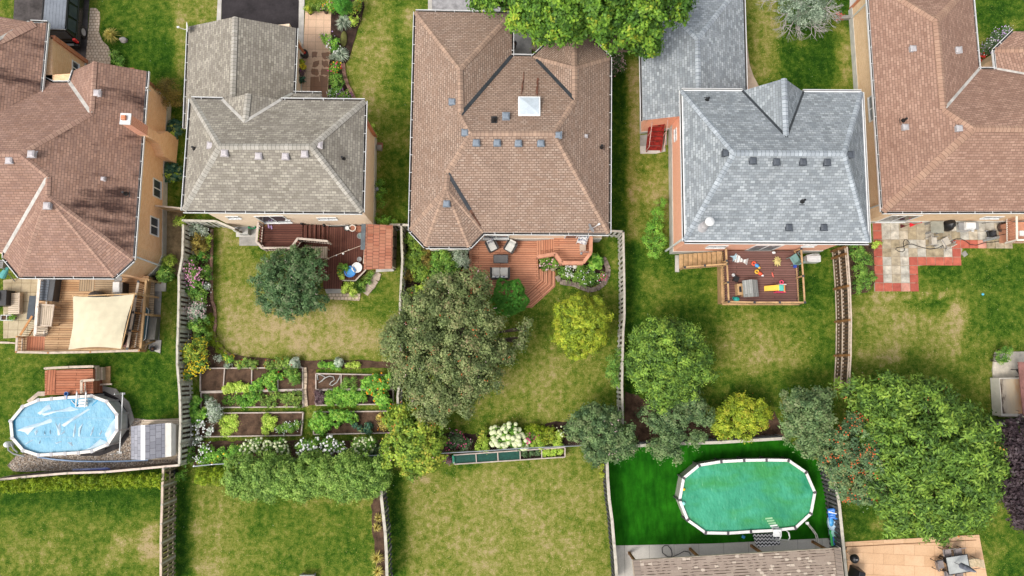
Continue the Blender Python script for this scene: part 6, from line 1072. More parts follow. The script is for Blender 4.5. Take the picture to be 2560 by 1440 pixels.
for k in range(3): m = M(); m.prism(px3([(196, 999 + k * 7), (218, 997 + k * 7), (218, 1002 + k * 7), (196, 1004 + k * 7)], 1.6 - k * .2), 1.5 - k * .2, 1.6 - k * .2); m.build('step', WHITE, t)
m = M(); m.bar(at(178, 1001, 1.18), at(195, 1018, 1.16), .03, .03); m.build('strap', WHITE, t)
t = T('skimmer', 'blue skimmer basket hooked on the pool rim by the redwood deck', 'skimmer', at(170, 984, 1.2)); m = M(at(170, 984, 1.2)); m.lathe(0, 0, [(.1, .0), (.12, .2), (.1, .2), (.08, .02), (0, .02)], 12); m.build('basket', plain('basket_blue', (.06, .18, .42), .5, .1), t); m = M(at(170, 984, 1.2)); m.bar((0, -.3, .1), (0, -.1, .1), .05, .02); m.build('hook', MATS['basket_blue'], t)
t = T('cover_reel', 'white pool cover reel pole standing between the pool and the shed', 'pole', at(303, 1060)); m = M(); m.tube([at(307, 982, .9), at(299, 1133, .9)], .035, 8); m.build('pole', WHITE, t)
for x, y in ((307, 984), (299, 1131)): m = M(at(x, y, 0)); m.cyl(0, 0, 0, .95, .03, n=8); m.cbox(0, 0, 0, .3, .12, .05); m.build('stand', WHITE, t)
t = T('pool_filter', 'grey pump and pipes curled at the lower left of the covered pool', 'pump', at(30, 1125)); m = M(at(31, 1109)); m.lathe(0, 0, [(.16, 0), (.18, .5), (.12, .62), (0, .66)], 16); m.build('tank', WHITE, t, smooth=True); m = M(); m.tube([at(20, 1105, .3), at(21, 1125, .3), at(35, 1135, .3), at(62, 1141, .3)], .05, 8); m.tube([at(28, 1108, .6), at(34, 1122, .5), at(44, 1131, .5)], .05, 8); m.build('pipe', MGREY, t)
t = T('pool_hose', 'pale blue hose curving along the pebbles below the covered pool', 'hose', at(200, 1152)); m = M(); m.tube([at(x, y, .12) for x, y in ((95, 1143), (140, 1149), (190, 1153), (250, 1154), (310, 1153), (370, 1150))], .05, 8); m.build('hose', plain('hose_blue', (.36, .50, .72), .5, .1), t, smooth=True)
# redwood pool deck
d2_ = deck('pool_deck', 'small redwood deck above the covered pool', [(112, 926), (232, 922), (233, 984), (112, 988)], 1.1, D_RED, cat='deck'); 
m = M(); m.prism(px3([(117, 925), (139, 924), (138, 985), (115, 986)], 1.13), 1.09, 1.13); m.build('bench', D_RED, d2_, rot=90)
rail(d2_, [(112, 921), (170, 918), (233, 916)], 1.1, .5, mat=W_PALE, bal=W_FEND, cw=.14, step=.2); rail(d2_, [(203, 982), (203, 952), (234, 950)], 1.1, .5, mat=W_PALE, bal=W_PALE, cw=.14, step=.18)
steps(d2_, (232, 918), (232, 950), (260, 950), (260, 918), 1.0, .3, 2, W_PLANKP, rot=0); m = M(); m.prism(px3([(260, 918), (276, 915), (275, 961), (248, 962), (252, 950)], .06), 0, .06); m.build('lower_step', W_TAN, d2_)
m = M(); m.bar(at(246, 962, .3), at(280, 960, .3), .1, .06); m.build('edge_board', W_PALE, d2_)
sheet('wood_border', [(66, 1003), (95, 979), (112, 979), (112, 990), (95, 990), (74, 1008)], .1, W_PALE)
sheet('pool_slab_path', [(235, 960), (290, 972), (300, 985), (322, 1005), (336, 1050), (325, 1065), (318, 1030), (296, 996), (262, 978), (235, 980)], .05, CONCG)
# shed with grey shingle lid
t = T('garden_shed', 'white plastic shed with grey shingle roof and white ridge band', 'shed', at(385, 1105)); e = 1.9
a, b, c, d_ = at(327, 1066, e), at(352, 1063, e + .5), at(363, 1063, e + .5), at(412, 1058, e + .1); a2, b2, c2, d2 = at(327, 1148, e), at(352, 1150, e + .5), at(363, 1150, e + .5), at(412, 1143, e + .1); R_SH = bricks('shed_shingles', (.24, .24, .27), (.32, .32, .35), (.12, .12, .14), .36, .30, .012, weather=.3)
roofpart(t, [[a, b, b2, a2], [c, d_, d2, c2]], R_SH); m = M(); m.face([b + Z1 * .01, c + Z1 * .01, c2 + Z1 * .01, b2 + Z1 * .01]); m.build('ridge_band', WHITE, t)
f1, f2, g1_, g2_ = at(412, 1058, e + .08), at(440, 1062, e - .3), at(412, 1143, e + .08), at(440, 1137, e - .3); m = M(); h1_, h2_ = at(428, 1057, e), at(428, 1141, e)
m.face([f1, h1_, h2_, g1_]); m.face([h1_, f2, g2_, h2_]); m.build('front_hood', OFFW, t, smooth=True); m = M(); P = [Vector((q_.x, q_.y, 0)) for q_ in (a, f2, g2_, a2)]; cc = sum(P, Vector()) / 4; m.prism([p_ + (cc - p_).normalized() * .08 for p_ in P], .03, e - .35); m.build('wall', OFFW, t)
m = M(); P2 = [p_ + (cc - p_).normalized() * .1 for p_ in P]; m.face([P2[0] + Z1 * (e - .36), P2[1] + Z1 * (e - .36), f1 - Z1 * .05, b - Z1 * .05, a - Z1 * .02]); m.face([P2[3] + Z1 * (e - .36), P2[2] + Z1 * (e - .36), g1_ - Z1 * .05, b2 - Z1 * .05, a2 - Z1 * .02]); m.build('gable', OFFW, t)
sheet('shed_platform', [(354, 1050), (447, 1046), (447, 1120), (440, 1148), (340, 1150)], .04, W_PLANKP)
t = T('drain_pipe', 'black corrugated pipe end at the fence corner below the long border', 'pipe', at(437, 1180)); m = M(at(437, 1178)); m.lathe(0, 0, [(.22, 0), (.24, .3), (.22, .5), (.16, .5), (.15, .1), (0, .1)], 20); m.build('pipe', BLACK, t, smooth=True)
t = T('pool_net', 'blue and white pool nets leaning along the brown fence', 'pool net', at(225, 1176)); m = M(); m.tube([at(173, 1180, .9), at(275, 1172, .9)], .04, 6); m.build('pole', plain('net_blue', (.08, .10, .34), .6, .1), t); m = M(); m.bar(at(182, 1177, .8), at(270, 1173, .8), .22, .05); m.build('net', plain('net_pale', (.30, .34, .52), .7, .3, 8), t)
# ---------------------------------------------------------------- SUV
t = T('parked_car', 'black suv with silver roof parked on the worn asphalt driveway', 'car', at(176, 122)); o = at(176, 122); BLKP = plain('car_paint_black', (.012, .013, .015), .22, .1); SILV = plain('car_roof_silver', (.20, .22, .25), .35, .1, 2)
m = M(o); pr = [(-.96, .05, .45), (.96, .05, .45), (.98, .05, .95), (-.98, .05, .95)]
m.mesh([(-.92, .0, .38), (.92, .0, .38), (.98, .1, .6), (.98, .12, 1.0), (-.98, .12, 1.0), (-.98, .1, .6), (-.92, 5.0, .38), (.92, 5.0, .38), (.98, 4.9, .6), (.96, 4.85, 1.0), (-.96, 4.85, 1.0), (-.98, 4.9, .6)], [(0, 1, 2, 5), (5, 2, 3, 4), (6, 11, 8, 7), (11, 10, 9, 8), (1, 7, 8, 2), (2, 8, 9, 3), (0, 5, 11, 6), (5, 4, 10, 11), (4, 3, 9, 10), (0, 6, 7, 1)]); m.build('body', BLKP, t, bevel=.06)
m = M(o); m.mesh([(-.94, .15, 1.0), (.94, .15, 1.0), (.92, 3.7, 1.0), (-.92, 3.7, 1.0), (-.74, .42, 1.72), (.74, .42, 1.72), (.72, 2.9, 1.74), (-.72, 2.9, 1.74)], [(0, 1, 5, 4), (1, 2, 6, 5), (2, 3, 7, 6), (3, 0, 4, 7), (4, 5, 6, 7)]); cab = m.build('cabin', BLKP, t, bevel=.04)
m = M(o); m.box(-.68, .46, 1.735, .68, 2.85, 1.765)
for k in range(6): m.box(-.55 + k * .2, .55, 1.765, -.52 + k * .2, 2.8, 1.775)
m.build('roof', SILV, t, bevel=.02)
for sx in (-.76, .70): m = M(o); m.box(sx, .6, 1.77, sx + .05, 2.8, 1.82); m.build('roof_rack', BLACK, t)
for y0, y1 in ((.5, 1.3), (1.4, 2.2), (2.3, 3.05)):
    for s_ in (-1, 1): m = M(o); m.mesh([(s_ * .935, y0, 1.08), (s_ * .93, y1, 1.08), (s_ * .775, y1 - .03, 1.64), (s_ * .775, y0 + .05, 1.64)], [(0, 1, 2, 3) if s_ > 0 else (3, 2, 1, 0)]); m.build('side_window', GLASS, t)
m = M(o); m.mesh([(-.8, .165, 1.08), (.8, .165, 1.08), (.66, .37, 1.64), (-.66, .37, 1.64)], [(0, 1, 2, 3)]); m.build('rear_window', GLASS, t)
for s_ in (-1, 1): m = M(o); m.cbox(s_ * .88, .10, .72, .18, .16, .42); m.build('tail_light', plain('tail_red', (.70, .02, .02), .2, .1) if 'tail_red' not in MATS else MATS['tail_red'], t, bevel=.03)
m = M(o); m.cbox(0, -.02, .42, 1.8, .18, .2); m.build('bumper', BLACK, t, bevel=.05); m = M(o); m.cbox(0, -.02, .622, 1.2, .14, .015); m.build('bumper_step', MGREY, t)
for s_ in (-1, 1):
    for yy in (.95, 3.95):
        m = M(o); m.tube([(s_ * .76, yy, .36), (s_ * .99, yy, .36)], .36, 20); wh = m.build('wheel', BLACK, t, bevel=.02); m = M(o); m.tube([(s_ * .98, yy, .36), (s_ * 1.0, yy, .36)], .23, 14)
        m.build('rim', VENTL, wh)
for s_ in (-1, 1): m = M(o); m.cbox(s_ * 1.06, 3.2, 1.0, .2, .12, .16); m.build('mirror', BLKP, t, bevel=.03)
m = M(o)
for yy in (1.35, 2.25): m.box(.955, yy, .5, .985, yy + .012, 1.0)
m.build('door_gap', BLACK, t)
t = T('rock', 'pale round rock beside the tan ornamental grass', 'rock', at(311, 102)); m = M(at(311, 102)); m.ball(0, 0, .12, .24, .2, .2, 12, jit=.25); m.build('rock', plain('rock_grey', (.36, .33, .31), .9, .25, 5), t)
t = T('rock', 'white rocks beside the bronze green bush', 'rock', at(402, 257)); m = M(at(402, 257)); m.ball(0, 0, .1, .2, .26, .18, 12, jit=.3); m.build('rock', plain('rock_white', (.50, .50, .50), .9, .25, 5), t)
# ---------------------------------------------------------------- deck 2
du = deck('deck_landing', 'upper dark maroon deck landing with pale railing by the patio door', [(652, 556), (756, 560), (756, 600), (738, 617), (655, 617), (646, 604)], 1.3, D_MAR, fascia=D_MAR)
RW = plain('rail_cream_taupe', (.52, .44, .37), .8, .1)
rail(du, [(645, 556), (641, 604), (655, 620), (727, 620), (744, 596), (818, 603)], 1.3, .95, mat=RW, bal=D_MAR, step=.16, bw=.035, cw=.13)
dl = deck('deck', 'lower dark maroon wooden deck beside the tiled roof shed', [(756, 600), (822, 568), (912, 566), (912, 680), (888, 702), (856, 702), (852, 722), (808, 722), (808, 702), (795, 690), (770, 650), (744, 622)], .55, D_MAR, rot=90)
m = M(); m.bar(at(888, 702, .57), at(915, 674, .57), .08, .1); m.bar(at(856, 701, .57), at(888, 702, .57), .06, .1); m.build('edge_board', RW, dl)
steps(dl, (756, 562), (756, 600), (822, 606), (822, 562), 1.28, .58, 6, D_MAR, rot=90); steps(dl, (808, 700), (855, 700), (853, 722), (808, 720), .5, .15, 2, D_MAR)
for x, y in ((757, 560), (812, 565)): m = M(at(x, y, 1.2)); m.lathe(0, 0, [(.07, 0), (.1, .08), (.1, .25), (.05, .32), (0, .33)], 10); m.build('lamp', BLACK, dl)
sheet('stone_step', [(812, 723), (852, 720), (854, 733), (816, 733)], .14, CONC); sheet('stone_step', [(818, 733), (902, 733), (898, 752), (822, 748)], .07, PAVI)
edging('slab_edging', 'curved row of beige slabs round the green bed below the maroon deck', [(945, 682), (938, 700), (925, 718), (912, 735)], .5, .08, mat=plain('slab_beige', (.46, .37, .29), .9, .15, 2), gap=.96)
t = table('table', 'whitewashed wooden table on the maroon deck beside the dark tree', 798, 636, .55, 1.35, .72, .75, W_PLANKP, 0, W_PALE, prot=90)
t = T('string_lights', 'thin cable of lights strung from the dark tree to the tiled shed', 'string lights', at(860, 630, 1)); m = M(); m.tube([at(800, 655, 1.9), at(830, 642, 1.8), at(860, 630, 1.85), at(905, 613, 2.2)], .014, 5); m.build('cable', W_PALE, t)
for x, y, s_ in ((858, 634, .07), (841, 638, .04), (872, 625, .04)): m = M(at(x, y, 1.82)); m.ball(0, 0, 0, s_, n=8); m.build('bulb', WHITE, t)
def pot(label, px, py, z, r, h, mat, plant=None, group=None, fill=SOIL, cat='pot', name='plant_pot', fl=None, k=16, pl=.09, pr=None):
    t = T(name, label, cat, at(px, py, z), group); m = M(at(px, py, z)); m.lathe(0, 0, [(r * .7, 0), (r, h), (r * 1.08, h), (r * 1.08, h + .03), (r * .85, h + .03), (r * .8, h * .8), (0, h * .8)], 20); m.build('pot', mat, t, smooth=False); m = M(at(px, py, z)); m.cyl(0, 0, h * .75, h * .86, r * .83, n=16); m.build('soil', fill, t)
    if plant: shrub('potted_plant', label.replace('pot', 'plant in the pot', 1) if 'pot' in label else label + ' plant', [(px + (px - 1250) * h / 43, py + (py - 920) * h / 43, pr or r * 42, z + h + .12, .25)], k, 18, plant, pl, fl=fl, cat='plant', cl=.1, zmin=z + h * .8)
    return t
TERR = plain('terracotta', (.30, .13, .08), .8, .15); BLUE = plain('tub_blue', (.03, .20, .55), .3, .1)
pot('round black pot with silver lid by the foundation on the maroon deck', 870, 573, .55, .18, .35, BLACK, fill=WHITE); pot('white rimmed pot between the black and the terracotta ones', 884, 573, .55, .2, .35, OFFW, fill=TERR); pot('terracotta coloured pot beside the tiled shed', 899, 575, .55, .2, .32, TERR, fill=TERR)
pot('grey green bowl below the terracotta pot', 902, 591, .55, .18, .2, MGREY, fill=plain('bowl_teal', (.16, .24, .24), .4, .1)); pot('bright blue round tub on the lower edge of the maroon deck', 878, 681, .55, .33, .35, BLUE, fill=plain('water_blue', (.08, .36, .75), .1, .1)); pot('white round tub beside the bright blue one', 895, 671, .55, .3, .35, WHITE, fill=WHITE)
pot('tan lidded pot left of the bright blue tub', 860, 683, .55, .22, .3, plain('pot_tan', (.42, .30, .25), .7, .1), fill=MATS['pot_tan']); pot('small pot with leafy herbs behind the tan lidded pot', 866, 671, .55, .16, .25, BLACK, 'veg', pr=8); pot('pot of dark green leaves at the lower deck edge', 857, 672, .55, .16, .25, BLACK, 'fresh', pr=10); pot('pot of orange flowers beside the tan lidded pot', 851, 682, .55, .12, .2, TERR, 'veg', fl=[('orange', 8, .08, 1)], pr=6); pot('pot with pale variegated leaves under the tan lidded pot', 857, 694, .55, .12, .2, BLACK, 'vegl', pr=6)
pot('grey bucket next to the white tub', 901, 650, .55, .14, .3, MGREY, fill=MGREY)
for i, (x, y) in enumerate(((672, 566), (679, 568))): 
    t = T('slippers', ['lilac', 'second lilac'][i] + ' slipper on the upper maroon landing', 'slipper', at(x, y, 1.3), 'pair of lilac slippers'); t['label'] = ['left', 'right'][i] + ' lilac slipper on the upper maroon landing'; m = M(at(x, y, 1.3), 15); m.ball(0, 0, .03, .055, .14, .03, 12); m.build('sole', FL['lilac'], t, smooth=True)
box_item('sandals', 'brown sandals beside the patio door on the maroon landing', 'sandals', 664, 562, 1.3, .25, .22, .06, W_BRNP)
# tiled shed
t = T('garden_shed', 'wooden shed with terracotta tile roof on the maroon deck', 'shed', at(948, 620)); e = 2.3; TL = bricks('roof_tiles_terracotta', (.36, .13, .075), (.50, .21, .13), (.10, .05, .04), .20, .36, .014, weather=.35, third=((.50, .26, .16), -.3, .7), off=.5)
a, b, c, d_ = at(913, 560, e + .35), at(982, 563, e), at(980, 672, e), at(909, 674, e + .35); roofpart(t, [[a, b, c, d_]], TL)
m = M(); m.bar(at(909, 560, e + .35), at(907, 624, e + .35), .26, .05); m.build('roof_edge_flashing', plain('slate_flashing', (.10, .12, .13), .5, .2), t); m = M(); m.prism([at(x, y, 0) for x, y in ((932, 577), (993, 582), (990, 672), (925, 672))], .0, e - .02); m.build('wall', W_PALE, t)
m = M(); 
for y in (566, 590, 618, 645, 672): m.bar(at(982, y, e - .04), at(990, y + 3, .4), .06, .06)
m.build('wall_battens', W_FEND, t); m = M(); m.bar(at(985, 674, 1.8), at(940, 677, 1.8), .18, .06); m.build('brick_sill', CONC, t)
t = box_item('meter_box', 'grey air conditioning box on pale slabs below the cream wall', 'air conditioner', 615, 579, .06, .62, .5, .5, plain('ac_grey', (.44, .43, .40), .5, .08)); m = M(at(615, 579, .06)); m.cbox(-.45, .1, 0, .25, .35, .55); m.build('panel', WHITE, t)
sheet('patio', [(590, 570), (645, 572), (640, 592), (590, 592)], .05, CONC); sheet('patio', [(598, 592), (642, 592), (645, 614), (598, 614)], .04, CONCG)
t = T('garden_hose', 'coiled bright green hose hanging by the cream foundation', 'hose', at(630, 566, .5)); m = M(); HG = plain('hose_green', (.01, .28, .10), .4, .1)
for k in range(5): m.tube([at(630, 566, .55 + k * .05) + Vector((math.cos(q) * (.26 - k * .02), math.sin(q) * .14, .05 * math.sin(q * 2))) for q in [i * .45 for i in range(15)]], .025, 6)
m.build('coil', HG, t)
t = box_item('utility_post', 'small brick step with white pot at the right of the cream foundation', 'step', 951, 365, 0, .35, .35, .2, TERR); box_item('utility_box', 'grey utility box on the lawn edge at the cream foundation', 'utility box', 950, 372, 0, .3, .3, .35, CONCG)
t = T('wall_lantern', 'blue grey lantern hanging on the cream wall above the bright shrub', 'lantern', at(943, 474, 1.2)); m = M(at(943, 474, 1.2)); m.lathe(0, 0, [(0, .3), (.12, .2), (.1, 0), (0, -.02)], 10); m.build('lantern', VENTG, t); m = M(at(943, 474, 1.2)); m.bar((-.12, .2, .35), (0, 0, .32), .03, .03); m.build('bracket', BLACK, t)
# front items at tiled path
t = T('rain_barrel', 'black round planter with red patch under the white downspout', 'planter', at(764, 138)); m = M(at(764, 140, .0)); m.lathe(0, 0, [(.2, 0), (.26, .3), (.27, .42), (.22, .42), (.2, .3), (0, .3)], 20); m.build('pot', BLACK, t); m = M(at(764, 140, 0)); m.ball(0, .08, .32, .12, .1, .06, 10); m.build('soil', FL['red'], t)
pot('black pot with green leaves against the cream garage wall', 758, 160, .03, .15, .3, BLACK, 'lime', pr=8); pot('black pot with yellow flowers below the leafy one', 760, 172, .03, .18, .3, BLACK, 'yell', fl=[('yellow', 14, .08, 1)], pr=9); pot('pot of dark purple coleus by the garage wall', 756, 186, .03, .15, .3, BLACK, 'plum', pr=9, k=22, fl=[('purple', 6, .06, 1)]); pot('pot with dark blue green plant nearest the porch roof', 758, 203, .03, .15, .3, BLACK, 'hosta', pr=10, k=22)
pot('tall black pot at the top left corner of the tiled path', 776, 34, .03, .14, .45, BLACK, 'lime', pr=9); pot('tall black pot at the top right corner of the tiled path', 816, 32, .03, .16, .5, BLACK, 'willow', fl=[('pink', 6, .06, 1)], pr=8)
t = T('lawn_ornament', 'oval moss green stone between the two yuccas', 'stone', at(859, 100)); m = M(at(860, 98, .05)); m.ball(0, 0, .05, .22, .55, .12, 16); m.build('stone', plain('moss_olive', (.14, .14, .04), .9, .15, 6), t, smooth=True)
for i, (x, y, s_) in enumerate(((1275, 22, .3), (1270, 30, .22), (1385, 84, .3), (1340, 122, .32), (1376, 100, .25))):
    t = T('boulder', ['pale boulder by the top driveway edge', 'small rounded stone below the pale driveway boulder', 'flat tan boulder under the leafy tree beside the bay roof', 'tan boulder beside the front path of the tan roofed house', 'dark boulder under the leafy tree edge'][i], 'rock', at(x, y)); m = M(at(x, y)); m.ball(0, 0, .12, s_, s_ * .7, .2, 12, jit=.2); m.build('rock', plain('boulder_tan%d' % i, (.40, .32, .24) if i != 4 else (.15, .14, .12), .9, .2, 4), t)
pot('tall black urn under the gutter by the front path', 1284, 118, .04, .2, .5, BLACK)
# ---------------------------------------------------------------- deck 3
d3 = deck('deck', 'cedar coloured main deck with seating behind the tan roofed house', [(1174, 618), (1204, 592), (1342, 592), (1346, 672), (1347, 700), (1316, 728), (1280, 735), (1174, 735)], .6, D_CEDAR)
m = M(); m.bar(at(1176, 618, .63), at(1178, 730, .63), .16, .06); m.build('edge_board', W_CEDAR, d3)
for i, (o1, o2, o3, z) in enumerate((((1347, 672), (1347, 700), (1308, 735), .48), ((1360, 672), (1360, 706), (1310, 745), .36), ((1373, 672), (1373, 711), (1312, 757), .24), ((1387, 672), (1387, 716), (1330, 769), .12))):
    pass
OUT = [[(1347, 672), (1347, 698), (1314, 727), (1300, 727)], [(1358, 672), (1358, 703), (1318, 738), (1302, 738)], [(1368, 672), (1368, 708), (1322, 748), (1306, 748)], [(1378, 674), (1378, 712), (1325, 759), (1310, 759)], [(1388, 680), (1388, 716), (1330, 769), (1314, 769)]]
for i in range(4):
    z = .47 - i * .13
    for k in range(3):
        q = [OUT[i][k], OUT[i][k + 1], OUT[i + 1][k + 1], OUT[i + 1][k]]; P = px3(q, z); m = M(); m.prism(P, 0, z); ang = math.degrees(math.atan2(P[1].y - P[0].y, P[1].x - P[0].x)); m.build('step', D_CEDAR, d3, rot=ang)
du3 = deck('deck_landing', 'raised cedar landing with railing and patterned chair', [(1385, 590), (1480, 588), (1480, 632), (1460, 656), (1402, 656), (1385, 636)], 1.25, D_CEDAR)
rail(du3, [(1344, 642), (1388, 634), (1404, 657), (1458, 657), (1477, 632), (1478, 592)], 1.25, .95, mat=W_CEDAR, bal=W_CEDAR, step=.13, bw=.04, cw=.20, low=True)
steps(du3, (1385, 588), (1385, 636), (1342, 638), (1342, 594), 1.22, .65, 4, D_CEDAR, rot=90)
FABW = plain('cushion_white', (.66, .65, .60), .9, .06, 5); WICK = plain('wicker_grey', (.12, .11, .105), .8, .2, 20)
def floralm():
    m, t, b = newmat('cushion_floral'); p = geo(t); c = mixc(t, (.66, .66, .64), (.10, .13, .22), noise(t, 9, p, 2, .5, .54, .58)); c = mixc(t, c, (.45, .16, .18), mixc(t, (0, 0, 0), (1, 1, 1), noise(t, 14, p, 1, .5, .66, .68))); t.links.new(c, b.inputs['Base Color']); b.inputs['Roughness'].default_value = .9; return m
FLOR = floralm()
def armchair(label, px, py, z, rot, w_=.75, d_=.75, name='armchair', pil=1, back=FABW, group=None):
    t = T(name, label, 'sofa' if pil > 1 else 'armchair', at(px, py, z), group); o = at(px, py, z)
    m = M(o, rot); m.cbox(0, 0, .05, w_, d_, .27); m.build('frame', WICK, t, bevel=.03); m = M(o, rot); m.cbox(0, d_ / 2 + .02, .1, w_, .08, .62); m.build('backrest', WICK, t, bevel=.03)
    for s_ in (-1, 1): m = M(o, rot); m.cbox(s_ * (w_ / 2 + .02), 0, .3, .07, d_, .28); m.build('armrest', WICK, t, bevel=.02)
    for k in range(pil):
        ww = (w_ - .1) / pil; x = -w_ / 2 + .05 + ww * (k + .5); m = M(o, rot); m.cbox(x, -.04, .32, ww - .02, d_ - .12, .14); m.build('seat_cushion', FABW, t, bevel=.04)
        m = M(o, rot); q = ww / 2 - .03; m.mesh([(x - q, .16, .45), (x + q, .16, .45), (x + q, .34, .50), (x - q, .34, .50), (x - q, .24, .86), (x + q, .24, .86), (x + q, .36, .86), (x - q, .36, .86)], [(0, 1, 5, 4), (1, 2, 6, 5), (2, 3, 7, 6), (3, 0, 4, 7), (4, 5, 6, 7)]); m.build('back_cushion', back, t, bevel=.04)
    return t
armchair('left wicker armchair with floral back cushion on the cedar deck', 1230, 617, .6, 27, .58, .66, back=FLOR); armchair('right wicker armchair with plain cushions on the cedar deck', 1276, 619, .6, -30, .58, .66)
armchair('wicker loveseat with two floral pillows facing the coffee table', 1250, 684, .6, 180, 1.12, .68, 'loveseat', 2, FLOR)
t = table('coffee_table', 'dark grey rectangular coffee table between the wicker seats', 1252, 650, .6, .84, .5, .42, plain('table_grey', (.15, .145, .14), .35, .1), 0, WICK); m = M(at(1252, 650, .6)); 
for x0, y0, x1, y1 in ((-.46, -.27, .46, -.22), (-.46, .22, .46, .27), (-.46, -.22, -.41, .22), (.41, -.22, .46, .22)): m.box(x0, y0, .4, x1, y1, .435)
m.build('rim', WICK, t, bevel=.01)
def patchair(label, px, py, z, rot, seat, frame=MGREY, group=None, name='patio_chair'):
    t = T(name, label, 'chair', at(px, py, z), group); o = at(px, py, z); m = M(o, rot); m.cbox(0, 0, .40, .5, .5, .05); m.build('seat', seat, t, bevel=.015); m = M(o, rot)
    m.mesh([(-.25, .23, .46), (.25, .23, .46), (.25, .27, .46), (-.25, .27, .46), (-.23, .36, .95), (.23, .36, .95), (.23, .40, .95), (-.23, .40, .95)], [(0, 1, 5, 4), (1, 2, 6, 5), (2, 3, 7, 6), (3, 0, 4, 7), (4, 5, 6, 7)]); m.build('backrest', seat, t)
    for sx in (-1, 1):
        m = M(o, rot); m.tube([(sx * .27, -.25, 0), (sx * .28, -.24, .62), (sx * .28, .30, .66)], .016, 6); m.build('armrest', frame, t)
        for sy in (-.24, .26): m = M(o, rot); m.cbox(sx * .25, sy, 0, .03, .03, .42); m.build('leg', frame, t)
    return t
patchair('white chair with floral cushion in the corner of the cedar landing', 1454, 603, 1.25, -20, FLOR, WHITE); t = table('side_table', 'small beige side table below the floral chair', 1455, 622, 1.25, .38, .38, .45, plain('beige_top', (.52, .40, .31), .6, .08), 0, WHITE)
t = T('watering_can', 'small silver tap and bracket clipped to the cedar railing', 'bracket', at(1466, 630, 2.1)); m = M(at(1466, 629, 2.1)); m.tube([(-.35, -.02, 0), (.3, -.02, 0)], .02, 6); m.build('bar', MGREY, t); m = M(at(1466, 629, 2.1)); m.ball(-.3, -.1, -.05, .09, n=10); m.build('tap', MGREY, t)
t = T('garden_globe', 'pale round stone globe among the flowers in the curved bed', 'ornament', at(1436, 668)); m = M(at(1436, 668)); m.ball(0, 0, .28, .16, n=16); m.build('globe', OFFW, t, smooth=True); m = M(at(1436, 668)); m.cyl(0, 0, 0, .15, .1, .08, 12); m.build('foot', CONCG, t)
for i, (x, y) in enumerate(((1382, 672), (1390, 664))): t = T('rock', ['lower', 'upper'][i] + ' tan rock beside the cedar steps', 'rock', at(x, y)); m = M(at(x, y)); m.ball(0, 0, .15, .2, .18, .22, 12, jit=.25); m.build('rock', plain('rock_tan%d' % i, (.42, .35, .24), .9, .2, 5), t)
# planter frames along the rail
t = T('planter_box', 'row of green mesh panels in a long timber frame above the dry lawn', 'planter', at(1275, 1140)); P = [at(1134, 1137, .5), at(1412, 1118, .5), at(1412, 1142, .5), at(1136, 1160, .5)]; m = M()
for a, b in zip(P, P[1:] + P[:1]): m.bar(a, b, .06, .3)
xs = [1134 + (1412 - 1134) * k for k in (.2, .395, .595, .79)]
for x in xs: u = (x - 1134) / 278; m.bar(P[0].lerp(P[1], u), P[3].lerp(P[2], u), .06, .294)
m.build('frame', TIMB, t); us = [0, .2, .395, .595, .79, 1]; MSH = plain('mesh_dark_green', (.012, .07, .05), .6, .2, 8)
for k in range(5): m = M(); m.prism([P[0].lerp(P[1], us[k]) - Z1, P[0].lerp(P[1], us[k + 1]) - Z1, P[3].lerp(P[2], us[k + 1]) - Z1, P[3].lerp(P[2], us[k]) - Z1], .2, .56 if k < 3 else .4); m.build('mesh_panel' if k < 3 else 'soil', MSH if k < 3 else SOILD, t)
m = M(); m.bar(at(1133, 1138, .55), at(1135, 1158, .55), .12, .2); m.build('end_panel', plain('end_green', (.01, .30, .16), .5, .1), t)
shrub('lettuce', 'lime green lettuce filling the last square of the planter frame', [(1370, 1131, 9, .5, .12), (1385, 1130, 9, .5, .12), (1400, 1129, 9, .5, .12), (1362, 1134, 8, .5, .12)], 70, 18, 'vegl', .09, cat='plant', zmin=.4, cl=.1); shrub('herbs', 'dark green herbs in the fourth square of the planter frame', [(1312, 1135, 8, .5, .12), (1330, 1134, 8, .5, .12), (1345, 1133, 8, .5, .12)], 50, 16, 'dark', .08, cat='plant', zmin=.4, cl=.1)
shrub('pink_flowers', 'dark bed with tiny pink flowers left of the green mesh panels', [(1118, 1145, 10, .3, .2), (1125, 1152, 8, .3, .2)], 40, 18, 'plum', .08, fl=[('hot', 22, .05, 2)], cat='plant')
t = T('bench', 'grey weathered bench cut off by the bottom edge of the photo', 'bench', at(775, 1434)); m = M(at(773, 1440)); m.cbox(0, 0, .36, .86, .42, .06); m.build('seat', W_PALE, t, bevel=.01); m = M(at(773, 1440)); m.cbox(0, .18, .42, .86, .06, .12); m.build('backrest', W_GREY, t)
for s_ in (-.36, .36): m = M(at(773, 1440)); m.cbox(s_, 0, 0, .06, .36, .36); m.build('leg', W_GREY, t)
# ---------------------------------------------------------------- deck 4
Z = 1.5
d4 = deck('deck', 'plum brown deck full of toys behind the salmon brick house', [(1810, 628), (1996, 628), (1998, 756), (1812, 756)], Z, D_BRN, fascia=W_TAN)
rail(d4, [(1817, 652), (1820, 706), (1822, 754), (1886, 756), (1949, 756), (2012, 756), (2008, 690), (2003, 622)], Z, .95, mat=W_TAN, bal=BLACK, step=.13, cw=.10, pcap=DGREY)
m = M(); m.bar(at(1806, 670, Z + .03), at(1808, 758, Z + .03), .2, .05); m.bar(at(1806, 760, Z + .03), at(1998, 760, Z + .03), .14, .05); m.build('edge_board', W_TAN, d4)
rail(d4, [(1815, 622), (1817, 656)], Z, .95, mat=W_TAN, bal=BLACK, step=.12, posts=False)
st = T('stairs', 'tan wooden stairs descending left from the plum brown deck', 'stairs', at(1750, 650)); steps(st, (1804, 628), (1804, 664), (1698, 672), (1698, 636), Z - .02, .12, 9, W_TAN, name='tread', rot=90)
